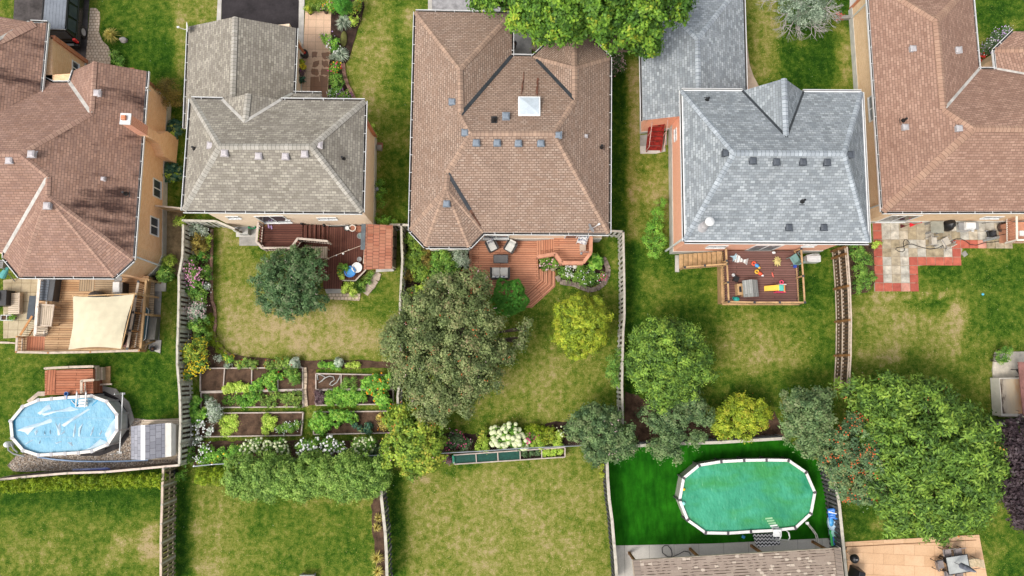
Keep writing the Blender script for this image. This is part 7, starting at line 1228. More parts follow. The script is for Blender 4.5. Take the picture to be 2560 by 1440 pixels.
rail(st, [(1818, 660), (1762, 664), (1712, 668)], Z, .9, mat=W_TAN, bal=BLACK, step=.14, z1=.3, pcap=DGREY, cw=.09)
sheet('stepping_slab', [(1688, 638), (1697, 638), (1698, 680), (1688, 680)], .06, CONC)
# toys
t = T('playhouse', 'wooden playhouse with weathered grey roof on the plum brown deck', 'playhouse', at(1862, 722, Z)); o = at(1868, 724, Z); m = M(o, 3); m.cbox(0, 0, 0, .8, .8, .6); m.build('wall', W_TAN, t); m = M(o, 3); m.mesh([(-.46, -.5, .58), (.02, -.52, .86), (.02, .52, .86), (-.46, .5, .58), (.46, -.5, .58), (.46, .5, .58), (-.46, -.5, .54), (.46, -.5, .54), (-.46, .5, .54), (.46, .5, .54)], [(0, 1, 2, 3), (1, 4, 5, 2), (6, 0, 3, 8), (4, 7, 9, 5), (6, 7, 4, 1, 0), (8, 3, 2, 5, 9)]); m.build('roof', W_GREY, t, rot=90)
m = M(o, 3); m.box(-.75, -.34, 0, -.4, .34, .45); m.box(-.7, -.1, .3, -.5, .1, .42); m.build('porch', W_TAN, t); m = M(o, 3); m.cbox(-.58, 0, .452, .14, .34, .02); m.build('window', BLACK, t)
t = T('toy_slide', 'yellow toddler slide with teal platform and pink sides', 'slide', at(1935, 722, Z)); o = at(1935, 722, Z); YEL = plain('toy_yellow', (.85, .50, .04), .35, .06); TEAL = plain('toy_teal', (.10, .50, .40), .4, .08); ORNG = plain('toy_orange', (.75, .33, .10), .4, .08); PNK = plain('toy_pink', (.75, .05, .14), .4, .06)
m = M(o, 0); m.mesh([(-.62, -.16, .05), (-.62, .16, .05), (.1, .18, .52), (.1, -.18, .52), (-.62, -.16, .12), (-.62, .16, .12), (.1, .18, .62), (.1, -.18, .62)], [(0, 3, 2, 1), (0, 4, 7, 3), (1, 2, 6, 5)]); m.mesh([(-.62, -.15, .06), (.1, -.17, .53), (.1, .17, .53), (-.62, .15, .06)], [(0, 1, 2, 3)]); m.build('chute', YEL, t)
m = M(o, 0); m.cbox(.24, 0, 0, .28, .34, .54); m.build('platform', TEAL, t, bevel=.02)
for k in range(3): m = M(o, 0); m.cbox(.46 + k * .06, -.02, 0, .08, .42, .45 - k * .15); m.build('step', ORNG, t, bevel=.01)
m = M(o, 0); m.box(-.05, -.26, 0, .6, -.19, .35); m.build('side_panel', PNK, t, bevel=.03); m = M(o, 0); m.box(.15, .2, 0, .62, .26, .4); m.build('side_panel', WHITE, t, bevel=.02); m = M(o, 0); m.tube([(.3 + .1 * math.cos(q), .34, .42 + .1 * math.sin(q) * .3 + .02) if False else (.32 + .1 * math.cos(q), .36 + .1 * math.sin(q), .4) for q in [i * .5 for i in range(14)]], .03, 8); m.build('steering_wheel', PNK, t)
def toybug(label, px, py, rot, cols):
    t = T('toy', label, 'toy', at(px, py, Z)); o = at(px, py, Z); names = ('ring', 'body', 'tail'); 
    m = M(o, rot); m.tube([(-.2 + .1 * math.cos(q), .1 * math.sin(q), .1) for q in [i * .5 for i in range(14)]], .045, 8); m.build('ring', cols[0], t, smooth=True)
    m = M(o, rot); m.ball(.02, 0, .1, .17, .11, .1, 12, jit=.12); m.build('body', cols[1], t, smooth=True); m = M(o, rot); m.ball(.2, -.02, .08, .1, .07, .08, 10, jit=.15); m.build('tail', cols[2], t, smooth=True)
BLT = plain('toy_blue', (.06, .32, .65), .4, .08); RDT = plain('toy_red', (.80, .10, .04), .4, .08)
toybug('upper blue and orange toy in the middle of the plum deck', 1890, 664, -35, (RDT, BLT, YEL)); toybug('lower yellow and orange toy in the middle of the plum deck', 1898, 684, -30, (YEL, RDT, WHITE))
t = T('toy', 'single red plastic toy bar left of the slide', 'toy', at(1931, 687, Z)); m = M(at(1931, 687, Z), 15); m.ball(0, 0, .05, .05, .17, .05, 12); m.build('bar', plain('toy_coral', (.65, .12, .08), .4, .1), t, smooth=True)
t = T('ball', 'white and black ball on the left of the plum deck', 'ball', at(1832, 688, Z)); m = M(at(1832, 688, Z)); m.ball(0, 0, .11, .11, n=16); m.build('ball', plain('ball_white', (.7, .7, .7), .4, .3, 12), t, smooth=True); box_item('toy_box', 'small black slatted crate beside the ball', 'crate', 1838, 698, Z, .3, .32, .25, BLACK, -25)
t = T('toy_turtle', 'teal turtle shaped tub in the lower left corner of the plum deck', 'toy', at(1840, 748, Z)); m = M(at(1840, 748, Z)); m.ball(0, 0, .08, .2, .14, .14, 16); m.build('shell', plain('toy_teal_bright', (.02, .42, .36), .4, .06), t, smooth=True); m = M(at(1840, 748, Z)); m.tube([(-.16 - .08 * math.cos(q), .02 + .1 * math.sin(q), .08) for q in [i * .4 for i in range(9)]], .02, 6); m.build('handle', MATS['toy_teal_bright'], t)
t = T('plush_toy', 'pale yellow tentacled cushion near the patio door', 'toy', at(1942, 654, Z)); PY = plain('toy_straw', (.60, .50, .20), .8, .15, 10)
m = M(at(1942, 654, Z)); m.ball(0, 0, .08, .12, .1, .1, 10, jit=.2)
for k in range(11): a_ = k * .57; m.tube([(0, 0, .1), (math.cos(a_) * .16, math.sin(a_) * .16, .12), (math.cos(a_ + .2) * (.24 + .06 * math.sin(k * 3)), math.sin(a_ + .2) * .3, .06)], [.05, .045, .03], 7)
m.build('body', PY, t, smooth=True)
t = T('towel', 'rumpled white and grey striped towel on the plum deck', 'towel', at(1852, 648, Z)); m = M(at(1853, 649, Z), -15)
n = 12
for i in range(n): 
    x = -.38 + i * .065; h0, h1_ = .04 + .08 * abs(math.sin(i * 1.3)), .04 + .08 * abs(math.sin((i + 1) * 1.3)); y0, y1 = .2 * math.sin(i * .5 + 1) , .2 * math.sin((i + 1) * .5 + 1); m.mesh([(x, -.2 - y0 * .3, h0), (x + .066, -.2 - y1 * .3, h1_), (x + .066, .12 + y1 * .5, h1_), (x, .12 + y0 * .5, h0), (x, -.2 - y0 * .3, 0), (x + .066, -.2 - y1 * .3, 0), (x, .12 + y0 * .5, 0), (x + .066, .12 + y1 * .5, 0)], [(0, 1, 2, 3), (0, 4, 5, 1), (3, 2, 7, 6)], mi=i % 3 % 2)
m.build('cloth', [FL['white'], plain('towel_grey', (.36, .34, .33), .9, .1)], t)
t = T('cushion', 'pale blue star shaped cushion beside the striped towel', 'cushion', at(1836, 644, Z)); m = M(at(1836, 644, Z), 20); q = [(-.24, .18), (0, .1), (.18, .22), (.1, 0), (.16, -.24), (0, -.1), (-.2, -.2), (-.1, 0)]; m.prism(q, 0, .1); m.build('cushion', plain('cushion_blue', (.38, .55, .62), .8, .08), t, bevel=.03)
t = patchair('light teal plastic chair in the upper right of the plum deck', 1980, 650, Z, -150, plain('chair_teal', (.16, .30, .28), .5, .06), MATS['chair_teal']); box_item('toy_crate', 'small bright blue bin beside the teal chair', 'bin', 1986, 664, Z, .16, .3, .2, plain('bin_blue', (.03, .08, .45), .4, .1), -10)
t = T('patio_lamp', 'small white globe against the salmon wall beside the patio door', 'lamp', at(1933, 634, Z)); m = M(at(1933, 632, Z)); m.ball(0, 0, .1, .12, .09, .1, 12); m.build('globe', WHITE, t, smooth=True); m = M(at(1933, 632, Z)); m.cyl(.13, 0, 0, .1, .04, n=8); m.build('base', BLACK, t)
t = box_item('heat_pump', 'white heat pump unit standing beside the plum deck rail', 'air conditioner', 2022, 651, .1, .85, .4, .75, WHITE, 0); m = M(at(2022, 651, .1))
for k in range(4): m.cbox(0, -.13 + k * .09, .752, .78, .012, .008)
m.build('grille', MGREY, t); m = M(at(2022, 651, .1)); m.tube([(-.4, .22, .5), (0, .3, .6), (.4, .3, .6), (.42, .25, .3)], .03, 6); m.build('pipe', WHITE, t)
# ---------------------------------------------------------------- patio 5: tiles as real slabs
TB = [plain('tile_beige%d' % i, c_, .85, .22, 2.5) for i, c_ in enumerate(((.52, .45, .34), (.44, .37, .26), (.56, .51, .42), (.38, .31, .20), (.48, .45, .38)))]; TR = [plain('tile_red%d' % i, c_, .85, .15, 2.5) for i, c_ in enumerate(((.48, .13, .085), (.40, .10, .07), (.58, .28, .21)))]
x0, y0, sx, sy = 2192, 555, 21.7, 21.6; rows = ['R B B B B B B B B B B B B B B B B', 'R B B B B B B B B B B B B B B B B', 'R B B B B B B B G R R R P B B B', 'R B B B B B B B G R', 'R B B B R R R R R R', 'R B B B R', 'R B B B R', 'R R R P R']
o0, ox, oy = at(2181, 556), (at(2398, 557) - at(2181, 556)) / 10, (at(2187, 729) - at(2181, 556)) / 8; mt = {i: M() for i in range(8)}; rr = random.Random(3)
for j, rw in enumerate(rows):
    for i, c_ in enumerate(rw.split()):
        p_ = o0 + ox * i * 1.0 + oy * j; g = .012; q = [p_ + ox * .03 + oy * .03, p_ + ox * .97 + oy * .03, p_ + ox * .97 + oy * .97, p_ + ox * .03 + oy * .97]; k = {'B': rr.choice([0, 0, 1, 1, 2, 3, 4]), 'G': 2, 'R': 5 + (rr.random() < .3), 'P': 7}[c_]; mt[k].prism(q, 0, .035 + rr.random() * .006)
for k, m in mt.items(): tag(m.build('patio_tiles', TB[k] if k < 5 else TR[k - 5]), kind='structure')
sheet('patio_base', [(2181, 556), (2560, 556), (2560, 598), (2410, 600), (2400, 655), (2290, 665), (2288, 728), (2186, 729)], .015, plain('grout', (.40, .34, .26), .95, .2))
t = table('glass_table', 'frosted glass patio table against the buff wall', 2326, 573, .04, .82, .75, .72, plain('glass_top_green', (.29, .29, .24), .2, .1), 0, MGREY); blob('covered_grill', 'black plastic covered round grill beside the glass table', 'barbecue', 2359, 566, .04, .36, .38, 1.0, BLACK, .25)
grill('white lidded barbecue with side burner along the buff wall', 2402, 571, .04, 0, WHITE, .6, plain('grill_pale', (.5, .5, .48), .5, .1))
for i, (x, y) in enumerate(((2427, 569), (2430, 577))): pot(['small white pan', 'second white pan'][i] + ' on the barbecue shelf', x, y, .8, .08, .06, WHITE, fill=WHITE, name='pan', cat='pan')
patchair('left beige mesh patio chair pushed together with another', 2322, 606, .04, 90, plain('sling_beige', (.50, .46, .39), .7, .08)); patchair('right beige mesh patio chair, tilted', 2354, 607, .04, 205, MATS['sling_beige'])
t = T('lounger_seat', 'folded beige sling seat leaning beside the tilted mesh chair', 'chair', at(2370, 617)); m = M(at(2370, 617), 30); m.mesh([(-.3, -.12, .05), (.3, -.12, .1), (.32, .14, .5), (-.28, .14, .45)], [(0, 1, 2, 3), (3, 2, 1, 0)]); m.build('sling', MATS['sling_beige'], t); m = M(at(2370, 617), 30); m.tube([(-.3, -.12, .02), (.3, -.12, .08), (.32, .14, .5), (-.28, .14, .45), (-.3, -.12, .02)], .018, 6); m.build('frame', MGREY, t)
t = T('garden_hose', 'long thin black hose snaking across the beige and red tiles', 'hose', at(2300, 620)); m = M(); m.tube([at(x, y, .06) for x, y in ((2274, 608), (2268, 600), (2262, 599), (2258, 606), (2260, 618), (2262, 625), (2256, 630), (2246, 628), (2239, 623), (2242, 619), (2258, 617), (2268, 611), (2280, 610), (2300, 617), (2325, 623), (2345, 620), (2368, 608), (2390, 597), (2402, 597), (2415, 603), (2425, 611), (2440, 613), (2460, 607), (2485, 605), (2508, 601))], .022, 6); m.build('hose', BLACK, t, smooth=True)
def broom(label, x0, y0, x1, y1, head):
    t = T('broom', label, 'broom', at(x1, y1)); m = M(); m.tube([at(x0, y0, 1.2), at(x1, y1, .1)], .018, 6); m.build('handle', head, t); m = M(at(x1, y1, .05)); m.mesh([(-.16, -.12, 0), (-.16, .12, 0), (.1, .03, .03), (.1, -.03, .03), (-.16, -.12, .1), (-.16, .12, .1), (.1, .03, .12), (.1, -.03, .12)], [(0, 1, 5, 4), (1, 2, 6, 5), (2, 3, 7, 6), (3, 0, 4, 7), (4, 5, 6, 7)]); m.build('head', head, t)
broom('black and red broom leaning on the wall under the glass patio door', 2275, 561, 2257, 566, plain('broom_black_red', (.10, .01, .012), .5, .1)); broom('bright red shovel leaning on the buff wall', 2305, 556, 2280, 563, plain('shovel_red', (.75, .01, .03), .35, .05))
t = T('lawn_mower', 'black lawn mower under the buff wall near the wooden landing', 'lawn mower', at(2474, 586)); o = at(2474, 586, .04); m = M(o, 5); m.cbox(0, 0, .12, .6, .42, .14); m.build('body', BLACK, t, bevel=.05); m = M(o, 5); m.cyl(0, 0, .26, .42, .14, .12, 14); m.build('engine', DGREY, t)
for sx in (-.24, .24):
    for sy in (-.22, .22): m = M(o, 5); m.tube([(sx, sy - .03, .11), (sx, sy + .03, .11)], .11, 14); m.build('wheel', MGREY, t)
m = M(o, 5); m.tube([(.28, -.16, .25), (.85, -.12, .9), (.85, .12, .9), (.28, .16, .25)], .015, 6); m.build('handle', BLACK, t)
t = T('wheel', 'round brown hose reel beside the wooden landing', 'hose reel', at(2502, 571)); m = M(at(2502, 570, .05)); m.lathe(0, 0, [(.06, .3), (.12, .3), (.14, .12), (.32, .1), (.34, .25), (.30, .3), (.2, .2)], 22); m.build('reel', plain('reel_brown', (.10, .06, .045), .6, .3, 8), t); m = M(at(2502, 570, .05)); m.cyl(0, 0, .1, .34, .07, n=10); m.build('hub', W_TAN, t)
t = T('lumber', 'pale board lying beside the mower', 'board', at(2480, 600)); m = M(); m.bar(at(2458, 602, .08), at(2510, 590, .08), .16, .05); m.build('board', W_GREY, t)
t = T('concrete_slab', 'grey square stone half sunk in the lawn below the red tiles', 'stone', at(2411, 635)); m = M(at(2411, 635), 35); m.cbox(0, 0, -.02, .3, .3, .06); m.build('slab', CONCG, t)
t = T('toy_ball', 'tiny light blue ball on the grass of the right yard', 'ball', at(2455, 736)); m = M(at(2455, 736)); m.ball(0, 0, .08, .08, n=12); m.build('ball', plain('ball_blue', (.10, .5, .65), .4, .1), t, smooth=True)
for i, (x, y) in enumerate(((2396, 552), (2425, 553), (2462, 555))): box_item('window_well_panel', ['left', 'middle', 'right'][i] + ' pale window well panel leaning on the buff wall', 'panel', x, y, .04, .45, .2, .4, CONCG, 8)
d5 = deck('deck_landing', 'terracotta stained landing with slatted railing at the right edge', [(2522, 555), (2600, 555), (2600, 602), (2524, 602)], 1.0, W_CEDAR, fascia=W_CEDAR); rail(d5, [(2542, 536), (2543, 600), (2600, 600)], 1.0, .95, mat=OFFW, bal=W_CEDAR, step=.13, bw=.045, cw=.12)
box_item('appliance', 'white tray standing on the right landing', 'tray', 2552, 584, 1.0, .3, .35, .12, WHITE)
# hot tub / shed at the right edge
sheet('patio', [(2488, 880), (2600, 878), (2600, 1045), (2498, 1042), (2482, 925)], .1, plain('slab_white', (.62, .56, .46), .8, .15))
t = T('hot_tub', 'rust stained cream cover on a low tub at the right frame edge', 'hot tub', at(2545, 990)); m = M(); P = px3([(2498, 945), (2640, 943), (2640, 1042), (2504, 1040)], .9); m.prism(P, .1, .9); m.build('tub', OFFW, t)
def rustm():
    m, t_, b = newmat('rust_cover'); p = geo(t_); g_ = N(t_, 'SeparateXYZ'); t_.links.new(p, g_.inputs[0]); s_ = at(2505, 990, 1).x; mr = N(t_, 'MapRange'); mr.inputs[1].default_value = s_; mr.inputs[2].default_value = s_ + 1.4; t_.links.new(g_.outputs[0], mr.inputs[0])
    r = ramp(t_, [(0, (.10, .07, .05)), (.12, (.42, .36, .28)), (.55, (.58, .47, .32)), (1, (.62, .26, .07))]); n = noise(t_, 2, stretch(t_, p, (3, 1, 1)), 5); ad = N(t_, 'Math', operation='MULTIPLY_ADD'); ad.inputs[1].default_value = .25; t_.links.new(n, ad.inputs[0]); sb = N(t_, 'Math', operation='SUBTRACT'); sb.inputs[1].default_value = .12; t_.links.new(mr.outputs[0], sb.inputs[0]); t_.links.new(sb.outputs[0], ad.inputs[2]); t_.links.new(ad.outputs[0], r.inputs[0]); t_.links.new(r.outputs[0], b.inputs['Base Color']); b.inputs['Roughness'].default_value = .7; return m
m = M(); m.prism(px3([(2502, 948), (2640, 947), (2640, 1034), (2509, 1034)], .98), .9, .98); m.build('cover', rustm(), t)
t = T('shed_roof', 'brown metal edged canopy beside the rust stained cover', 'canopy', at(2575, 980)); m = M(); m.prism(px3([(2545, 905), (2640, 905), (2640, 1040), (2558, 1040)], 2.2), 2.15, 2.2); m.build('roof', plain('canopy_brown', (.26, .12, .10), .7, .15), t)
for x, y in ((2562, 920), (2570, 1020)): m = M(at(x, y)); m.cbox(0, 0, 0, .08, .08, 2.15); m.build('post', W_BRNP, t)
patchair('black wrought iron chair on the white slab at the right edge', 2541, 928, .1, -60, BLACK, BLACK)
# ---------------------------------------------------------------- pool 2
RIM2 = [(1748, 1163), (1803, 1154), (1860, 1151), (1916, 1150), (1971, 1151), (2015, 1181), (2037, 1231), (2027, 1284), (1988, 1320), (1935, 1326), (1877, 1329), (1820, 1333), (1764, 1332), (1719, 1300), (1699, 1250), (1709, 1195)]
p2, PP2, wm2 = pool('swimming_pool', 'oval above ground pool with green water on the artificial turf', RIM2, 1.2, None, plain('pool_rim_white', (.74, .71, .68), .45, .05), plain('rim_joint_dark', (.085, .075, .08), .5, .15), plain('pool_wall_taupe', (.42, .40, .35), .5, .1), None, rw=.16, jw=.17, jl=.14, wl=.12)
wm2.build('water', watermat(), p2)
t = T('pool_ladder', 'white ladder over the lower edge of the green pool', 'ladder', at(1930, 1320, .5)); 
for k in range(5): m = M(); zz = 1.06 + k * .006; m.prism(px3([(1913 + k * 4, 1295 + k * 6), (1931 + k * 4, 1293 + k * 6), (1932 + k * 4, 1297 + k * 6), (1914 + k * 4, 1299 + k * 6)], zz + .03), zz, zz + .03); m.build('step', plain('step_underwater', (.30, .55, .30), .4, .1) if k == 0 else MATS['step_underwater'] if k < 3 else WHITE, t)
m = M(at(1937, 1329, 1.0)); m.cbox(0, 0, .35, .5, .42, .06); m.build('top_platform', WHITE, t, bevel=.02)
for sx in (-.27, .27): m = M(at(1937, 1329, 0)); m.tube([(sx, -.45, 0), (sx, -.2, 1.3), (sx, 0, 1.55), (sx, .25, 1.45), (sx, .3, 1.15)], .035, 8); m.build('handrail', WHITE, t)
for i, (x, y, c_, s_) in enumerate(((1709, 1223, FL['yellow'], .09), (1708, 1258, plain('ball_aqua', (.30, .72, .66), .4, .1), .12))): t = T('ball', ['small yellow ball floating at the left edge of the green pool', 'pale aqua ball floating at the left edge of the green pool'][i], 'ball', at(x, y, 1.1)); m = M(at(x, y, 1.1)); m.ball(0, 0, .05, s_, n=14); m.build('ball', c_, t, smooth=True)
def chevm():
    m, t_, b = newmat('mat_chevron'); u = uvn(t_); s_ = N(t_, 'SeparateXYZ'); t_.links.new(u, s_.inputs[0]); pp = N(t_, 'Math', operation='PINGPONG'); pp.inputs[1].default_value = .11; t_.links.new(s_.outputs[0], pp.inputs[0]); ad = N(t_, 'Math', operation='ADD'); t_.links.new(pp.outputs[0], ad.inputs[0]); t_.links.new(s_.outputs[1], ad.inputs[1]); md = N(t_, 'Math', operation='PINGPONG'); md.inputs[1].default_value = .10; t_.links.new(ad.outputs[0], md.inputs[0]); lt = N(t_, 'Math', operation='LESS_THAN'); lt.inputs[1].default_value = .05; t_.links.new(md.outputs[0], lt.inputs[0])
    t_.links.new(mixc(t_, (.03, .03, .035), (.72, .70, .70), lt.outputs[0]), b.inputs['Base Color']); b.inputs['Roughness'].default_value = .9; return m
t = T('outdoor_rug', 'black and white zigzag rug at the foot of the pool ladder', 'rug', at(1915, 1350)); m = M(); m.prism(px3([(1881, 1335), (1952, 1332), (1950, 1362), (1895, 1369), (1888, 1358)], .05), .035, .05); m.build('rug', chevm(), t)
box_item('slippers', 'small blue sandals beside the green pool wall', 'sandals', 1858, 1342, .03, .2, .16, .06, BLT, -30)
t = T('pool_pump_hose', 'white hoses hanging from the right side of the green pool', 'hose', at(2030, 1330)); m = M(); 
for dx in (0, 4): m.tube([at(2015 + dx, 1307, .9), at(2028 + dx, 1322, .5), at(2038 + dx, 1336, .2), at(2042 + dx, 1350, .1), at(2040 + dx, 1372, .08)], .03, 7)
m.build('hose', OFFW, t, smooth=True); m = M(at(2017, 1307, .9)); m.cbox(0, 0, 0, .18, .16, .12); m.build('fitting', WHITE, t, bevel=.03)
t = T('garden_hose', 'thin black hose looped on the concrete slabs beside the beige roof', 'hose', at(1690, 1375)); m = M(); m.tube([at(x, y, .06) for x, y in ((1728, 1388), (1722, 1380), (1710, 1378), (1698, 1385), (1682, 1392), (1668, 1392), (1656, 1382), (1655, 1370), (1661, 1364), (1670, 1364), (1678, 1374), (1680, 1385), (1679, 1394))], .02, 6); m.build('hose', BLACK, t, smooth=True)
# floats on the fence
FB = plain('float_blue', (.05, .20, .60), .35, .1); FG = plain('float_green', (.05, .55, .12), .35, .08); FW = plain('float_white_blue', (.42, .58, .70), .35, .12, 4)
t = T('pool_float', 'folded blue inflatable float hanging on the dark pool fence', 'pool float', at(2080, 1283, .8)); m = M()
for k in range(4): m.tube([at(2070 + k, 1276 + k * 6, .9), at(2084, 1274 + k * 6, 1.1), at(2094, 1282 + k * 5, 1.2)], .11, 9)
m.build('tubes', FB, t, smooth=True); m = M(); m.tube([at(2071, 1279, 1.0), at(2092, 1284, 1.25)], .05, 7); m.build('stripe', WHITE, t)
t = T('pool_float', 'white and turquoise float bag hanging in the middle of the dark pool fence', 'pool float', at(2082, 1310, .8)); m = M(at(2081, 1307, .7)); m.ball(0, 0, 0, .3, .5, .3, 12, jit=.2); m.build('bag', FW, t, smooth=True); m = M(at(2079, 1305, 1.0)); m.ball(0, 0, 0, .16, .26, .06, 10, jit=.3); m.build('print', BLT, t, smooth=True)
t = T('pool_noodles', 'green and blue pool noodles standing in a bag on the dark pool fence', 'pool noodles', at(2084, 1345, .5)); 
for k, (dx, mt_) in enumerate(((0, FG), (4, FB), (9, FG))): m = M(); m.tube([at(2076 + dx, 1325, .7), at(2081 + dx, 1364 - k, .6)], .08, 9); m.build('noodle', mt_, t, smooth=True)
m = M(at(2083, 1330, .6)); m.ball(0, 0, 0, .27, .3, .25, 12, jit=.15); m.build('bag', plain('bag_aqua', (.35, .68, .60), .4, .1), t, smooth=True)
# pavilion
t = T('pavilion', 'wooden pavilion with beige dash patterned shingle roof at the bottom edge', 'pavilion', at(1850, 1460)); e = 2.7; a, b, c, d_ = at(1582, 1402, e), at(2101, 1371, e), at(2118, 1520, e + 1.6), at(1598, 1545, e + 1.6)
c2, d2 = Vector((c.x + .3, c.y - (b.y - c.y), e)), Vector((d_.x + .3, d_.y - (a.y - d_.y), e)); roofpart(t, [[a, b, c, d_], [d_, c, c2, d2]], R_PAV); m = M(); m.bar(a - Z1 * .1, b - Z1 * .1, .05, .18); m.bar(a - Z1 * .1, d_ - Z1 * .1, .05, .18); m.bar(b - Z1 * .1, c - Z1 * .1, .05, .18); m.build('fascia', W_PALE, t)
m = M(); m.bar(a + Vector((.2, 0, .02)), d_ + Vector((.2, 0, .02)), .38, .03); m.build('roof_edge', CAP['beige'], t); m = M(); m.bar(b + Vector((-.2, 0, .02)), c + Vector((-.2, 0, .02)), .38, .03); m.build('roof_edge', CAP['beige'], t)
for x, y, dy_ in ((1573, 1382, 0), (1725, 1372, 0), (1878, 1364, 0), (2031, 1354, 0), (1573, 1382, (a.y - d_.y) * 2 - .9), (1878, 1364, (a.y - d_.y) * 2 - .9), (2031, 1354, (a.y - d_.y) * 2 - .9)): m = M(at(x, y) - Vector((0, dy_, 0))); m.cbox(0, 0, 0, .16, .16, .06); m.cbox(0, 0, .06, .13, .13, 2.5); m.build('post', W_BRNP, t)
t = T('kettle_grill', 'round black kettle grill on the stamped patio beside the fence', 'barbecue', at(2123, 1390)); m = M(at(2122, 1389, .04)); m.lathe(0, 0, [(.05, .45), (.2, .5), (.27, .68), (.26, .75), (.16, .88), (0, .92)], 22); m.build('kettle', BLACK, t, smooth=True)
for k in range(3): m = M(at(2122, 1389, .04)); m.tube([(.15 * math.cos(k * 2.1), .15 * math.sin(k * 2.1), .5), (.28 * math.cos(k * 2.1), .28 * math.sin(k * 2.1), 0)], .015, 6); m.build('leg', MGREY, t)
m = M(at(2122, 1389, .04)); m.cbox(0, 0, .91, .14, .05, .05); m.build('handle', MGREY, t)
t = T('covered_barbecue', 'black covered barbecue at the bottom edge of the stamped patio', 'barbecue', at(2132, 1432)); m = M(at(2133, 1432, .04), -15); m.mesh([(-.3, -.5, 0), (.3, -.5, 0), (.3, .42, 0), (-.3, .42, 0), (-.22, -.42, 1.05), (.24, -.42, .95), (.24, .32, .95), (-.22, .34, 1.05)], [(0, 1, 5, 4), (1, 2, 6, 5), (2, 3, 7, 6), (3, 0, 4, 7), (4, 5, 6, 7)]); m.build('cover', BLACK, t, bevel=.06)
t = T('gate_latch', 'rusty metal bracket on the fence post above the kettle grill', 'bracket', at(2113, 1376, 1.6)); m = M(at(2112, 1377, 1.7)); m.cbox(0, 0, 0, .18, .14, .06); m.build('plate', W_BRNP, t); m = M(at(2112, 1377, 1.7)); m.tube([(.05, .05, .03), (.12, .2, .0), (.2, .1, -.3)], .015, 6); m.build('hook', BLACK, t)
# dining set
SL = plain('sling_taupe', (.26, .225, .215), .8, .1); t = table('dining_table', 'frosted glass dining table on the stamped patio', 2376, 1403, .04, 1.3, .98, .72, plain('glass_top_grey', (.42, .43, .41), .25, .12, 2), 8, BLACK, th=.03); m = M(at(2376, 1403, .04), 8)
for x0_, y0_, x1_, y1_ in ((-.68, -.52, .68, -.48), (-.68, .48, .68, .52), (-.68, -.48, -.64, .48), (.64, -.48, .68, .48)): m.box(x0_, y0_, .685, x1_, y1_, .725)
m.build('rim', BLACK, t)
for i, (x, y, r_, fl_) in enumerate(((2357, 1379, 5, 1), (2383, 1377, 5, 0), (2338, 1406, 98, 1), (2418, 1402, -82, 1), (2360, 1433, 183, 1), (2386, 1431, 183, 1))):
    patchair(['top left taupe dining chair with cream cushion', 'top right taupe dining chair without cushion', 'dining chair at the left end of the glass table', 'dining chair with coil patterned back at the right end', 'bottom left dining chair cut by the photo edge', 'bottom right dining chair cut by the photo edge'][i], x, y, .04, r_, SL if i != 3 else plain('cushion_cream', (.55, .45, .30), .9, .15, 8), BLACK, group='dining chairs round the glass table')
t = T('parasol', 'closed grey blue parasol rising through the dining table', 'parasol', at(2366, 1398)); bx = at(2366, 1398); m = M(bx); m.cyl(0, 0, 0, .06, .25, n=18); m.build('base', BLACK, t); m = M(bx); m.tube([(0, 0, .05), (0, 0, 2.7)], .022, 8); m.build('pole', MGREY, t); m = M(bx); m.lathe(0, 0, [(.05, 1.3), (.17, 1.4), (.15, 1.7), (.17, 1.85), (.10, 2.3), (.05, 2.6), (0, 2.65)], 11); m.build('canopy', plain('parasol_blue_grey', (.20, .22, .28), .8, .25, 5), t)
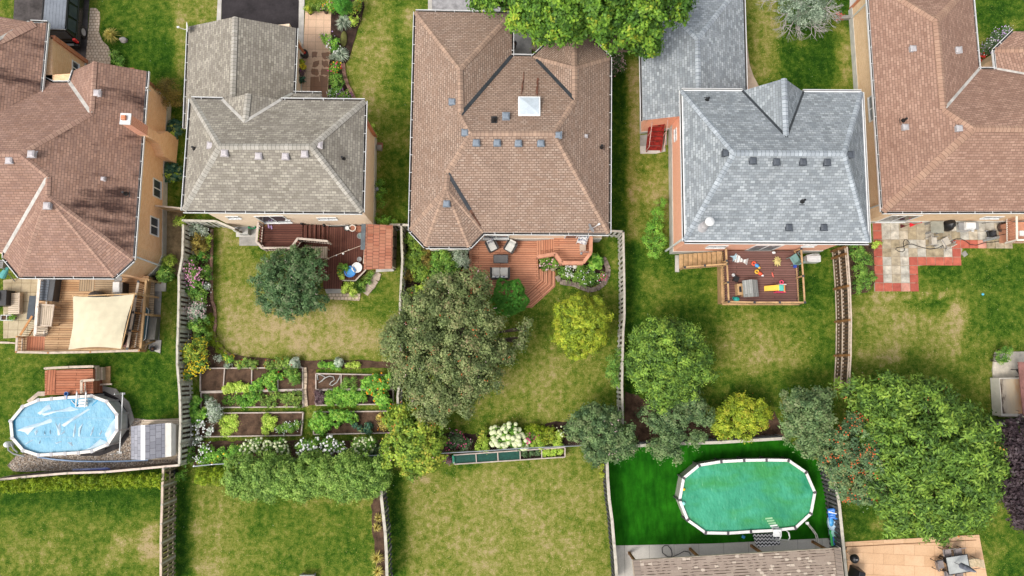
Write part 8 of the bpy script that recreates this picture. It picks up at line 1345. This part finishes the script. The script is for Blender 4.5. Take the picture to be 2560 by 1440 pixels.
# mailbox style post at the top right lawn and hydrant like flower
box_item('side_bench', 'small grey wall stub beside the red flowers at the foot of the buff wall', 'wall', 2110, 47, 0, .75, .22, .3, CONCG, 3); shrub('red_flowers', 'small cluster of red flowers on the lawn edge by the buff wall', [(2095, 44, 6, .4, .3)], 12, 14, 'dark', .08, fl=[('red', 40, .07, 2)], cat='plant'); shrub('red_flowers', 'bright red flowers in the corner below the rust brown eave', [(2451, 145, 5, .5, .3)], 10, 12, 'dark', .08, fl=[('red', 40, .09, 2)], cat='plant')
sheet('side_path', [(2126, -40), (2146, -40), (2150, 8), (2130, 28), (2124, 30)], .05, CONC)

# ---------------------------------------------------------------- real grass tufts over every lawn
def inside(X, Y, poly):
    r = np.zeros(X.shape, bool); n = len(poly); j = n - 1
    for i in range(n):
        xi, yi = poly[i]; xj, yj = poly[j]
        if abs(yj - yi) > 1e-9: r ^= ((yi > Y) != (yj > Y)) & (X < (xj - xi) * (Y - yi) / (yj - yi) + xi)
        j = i
    return r
ng = 260000; X = RNG.uniform(-34, 35, ng); Y = RNG.uniform(-14.5, 24.5, ng); keep = np.ones(ng, bool)
for poly in EXCL: keep &= ~inside(X, Y, poly)
X, Y = X[keep], Y[keep]; ng = len(X)
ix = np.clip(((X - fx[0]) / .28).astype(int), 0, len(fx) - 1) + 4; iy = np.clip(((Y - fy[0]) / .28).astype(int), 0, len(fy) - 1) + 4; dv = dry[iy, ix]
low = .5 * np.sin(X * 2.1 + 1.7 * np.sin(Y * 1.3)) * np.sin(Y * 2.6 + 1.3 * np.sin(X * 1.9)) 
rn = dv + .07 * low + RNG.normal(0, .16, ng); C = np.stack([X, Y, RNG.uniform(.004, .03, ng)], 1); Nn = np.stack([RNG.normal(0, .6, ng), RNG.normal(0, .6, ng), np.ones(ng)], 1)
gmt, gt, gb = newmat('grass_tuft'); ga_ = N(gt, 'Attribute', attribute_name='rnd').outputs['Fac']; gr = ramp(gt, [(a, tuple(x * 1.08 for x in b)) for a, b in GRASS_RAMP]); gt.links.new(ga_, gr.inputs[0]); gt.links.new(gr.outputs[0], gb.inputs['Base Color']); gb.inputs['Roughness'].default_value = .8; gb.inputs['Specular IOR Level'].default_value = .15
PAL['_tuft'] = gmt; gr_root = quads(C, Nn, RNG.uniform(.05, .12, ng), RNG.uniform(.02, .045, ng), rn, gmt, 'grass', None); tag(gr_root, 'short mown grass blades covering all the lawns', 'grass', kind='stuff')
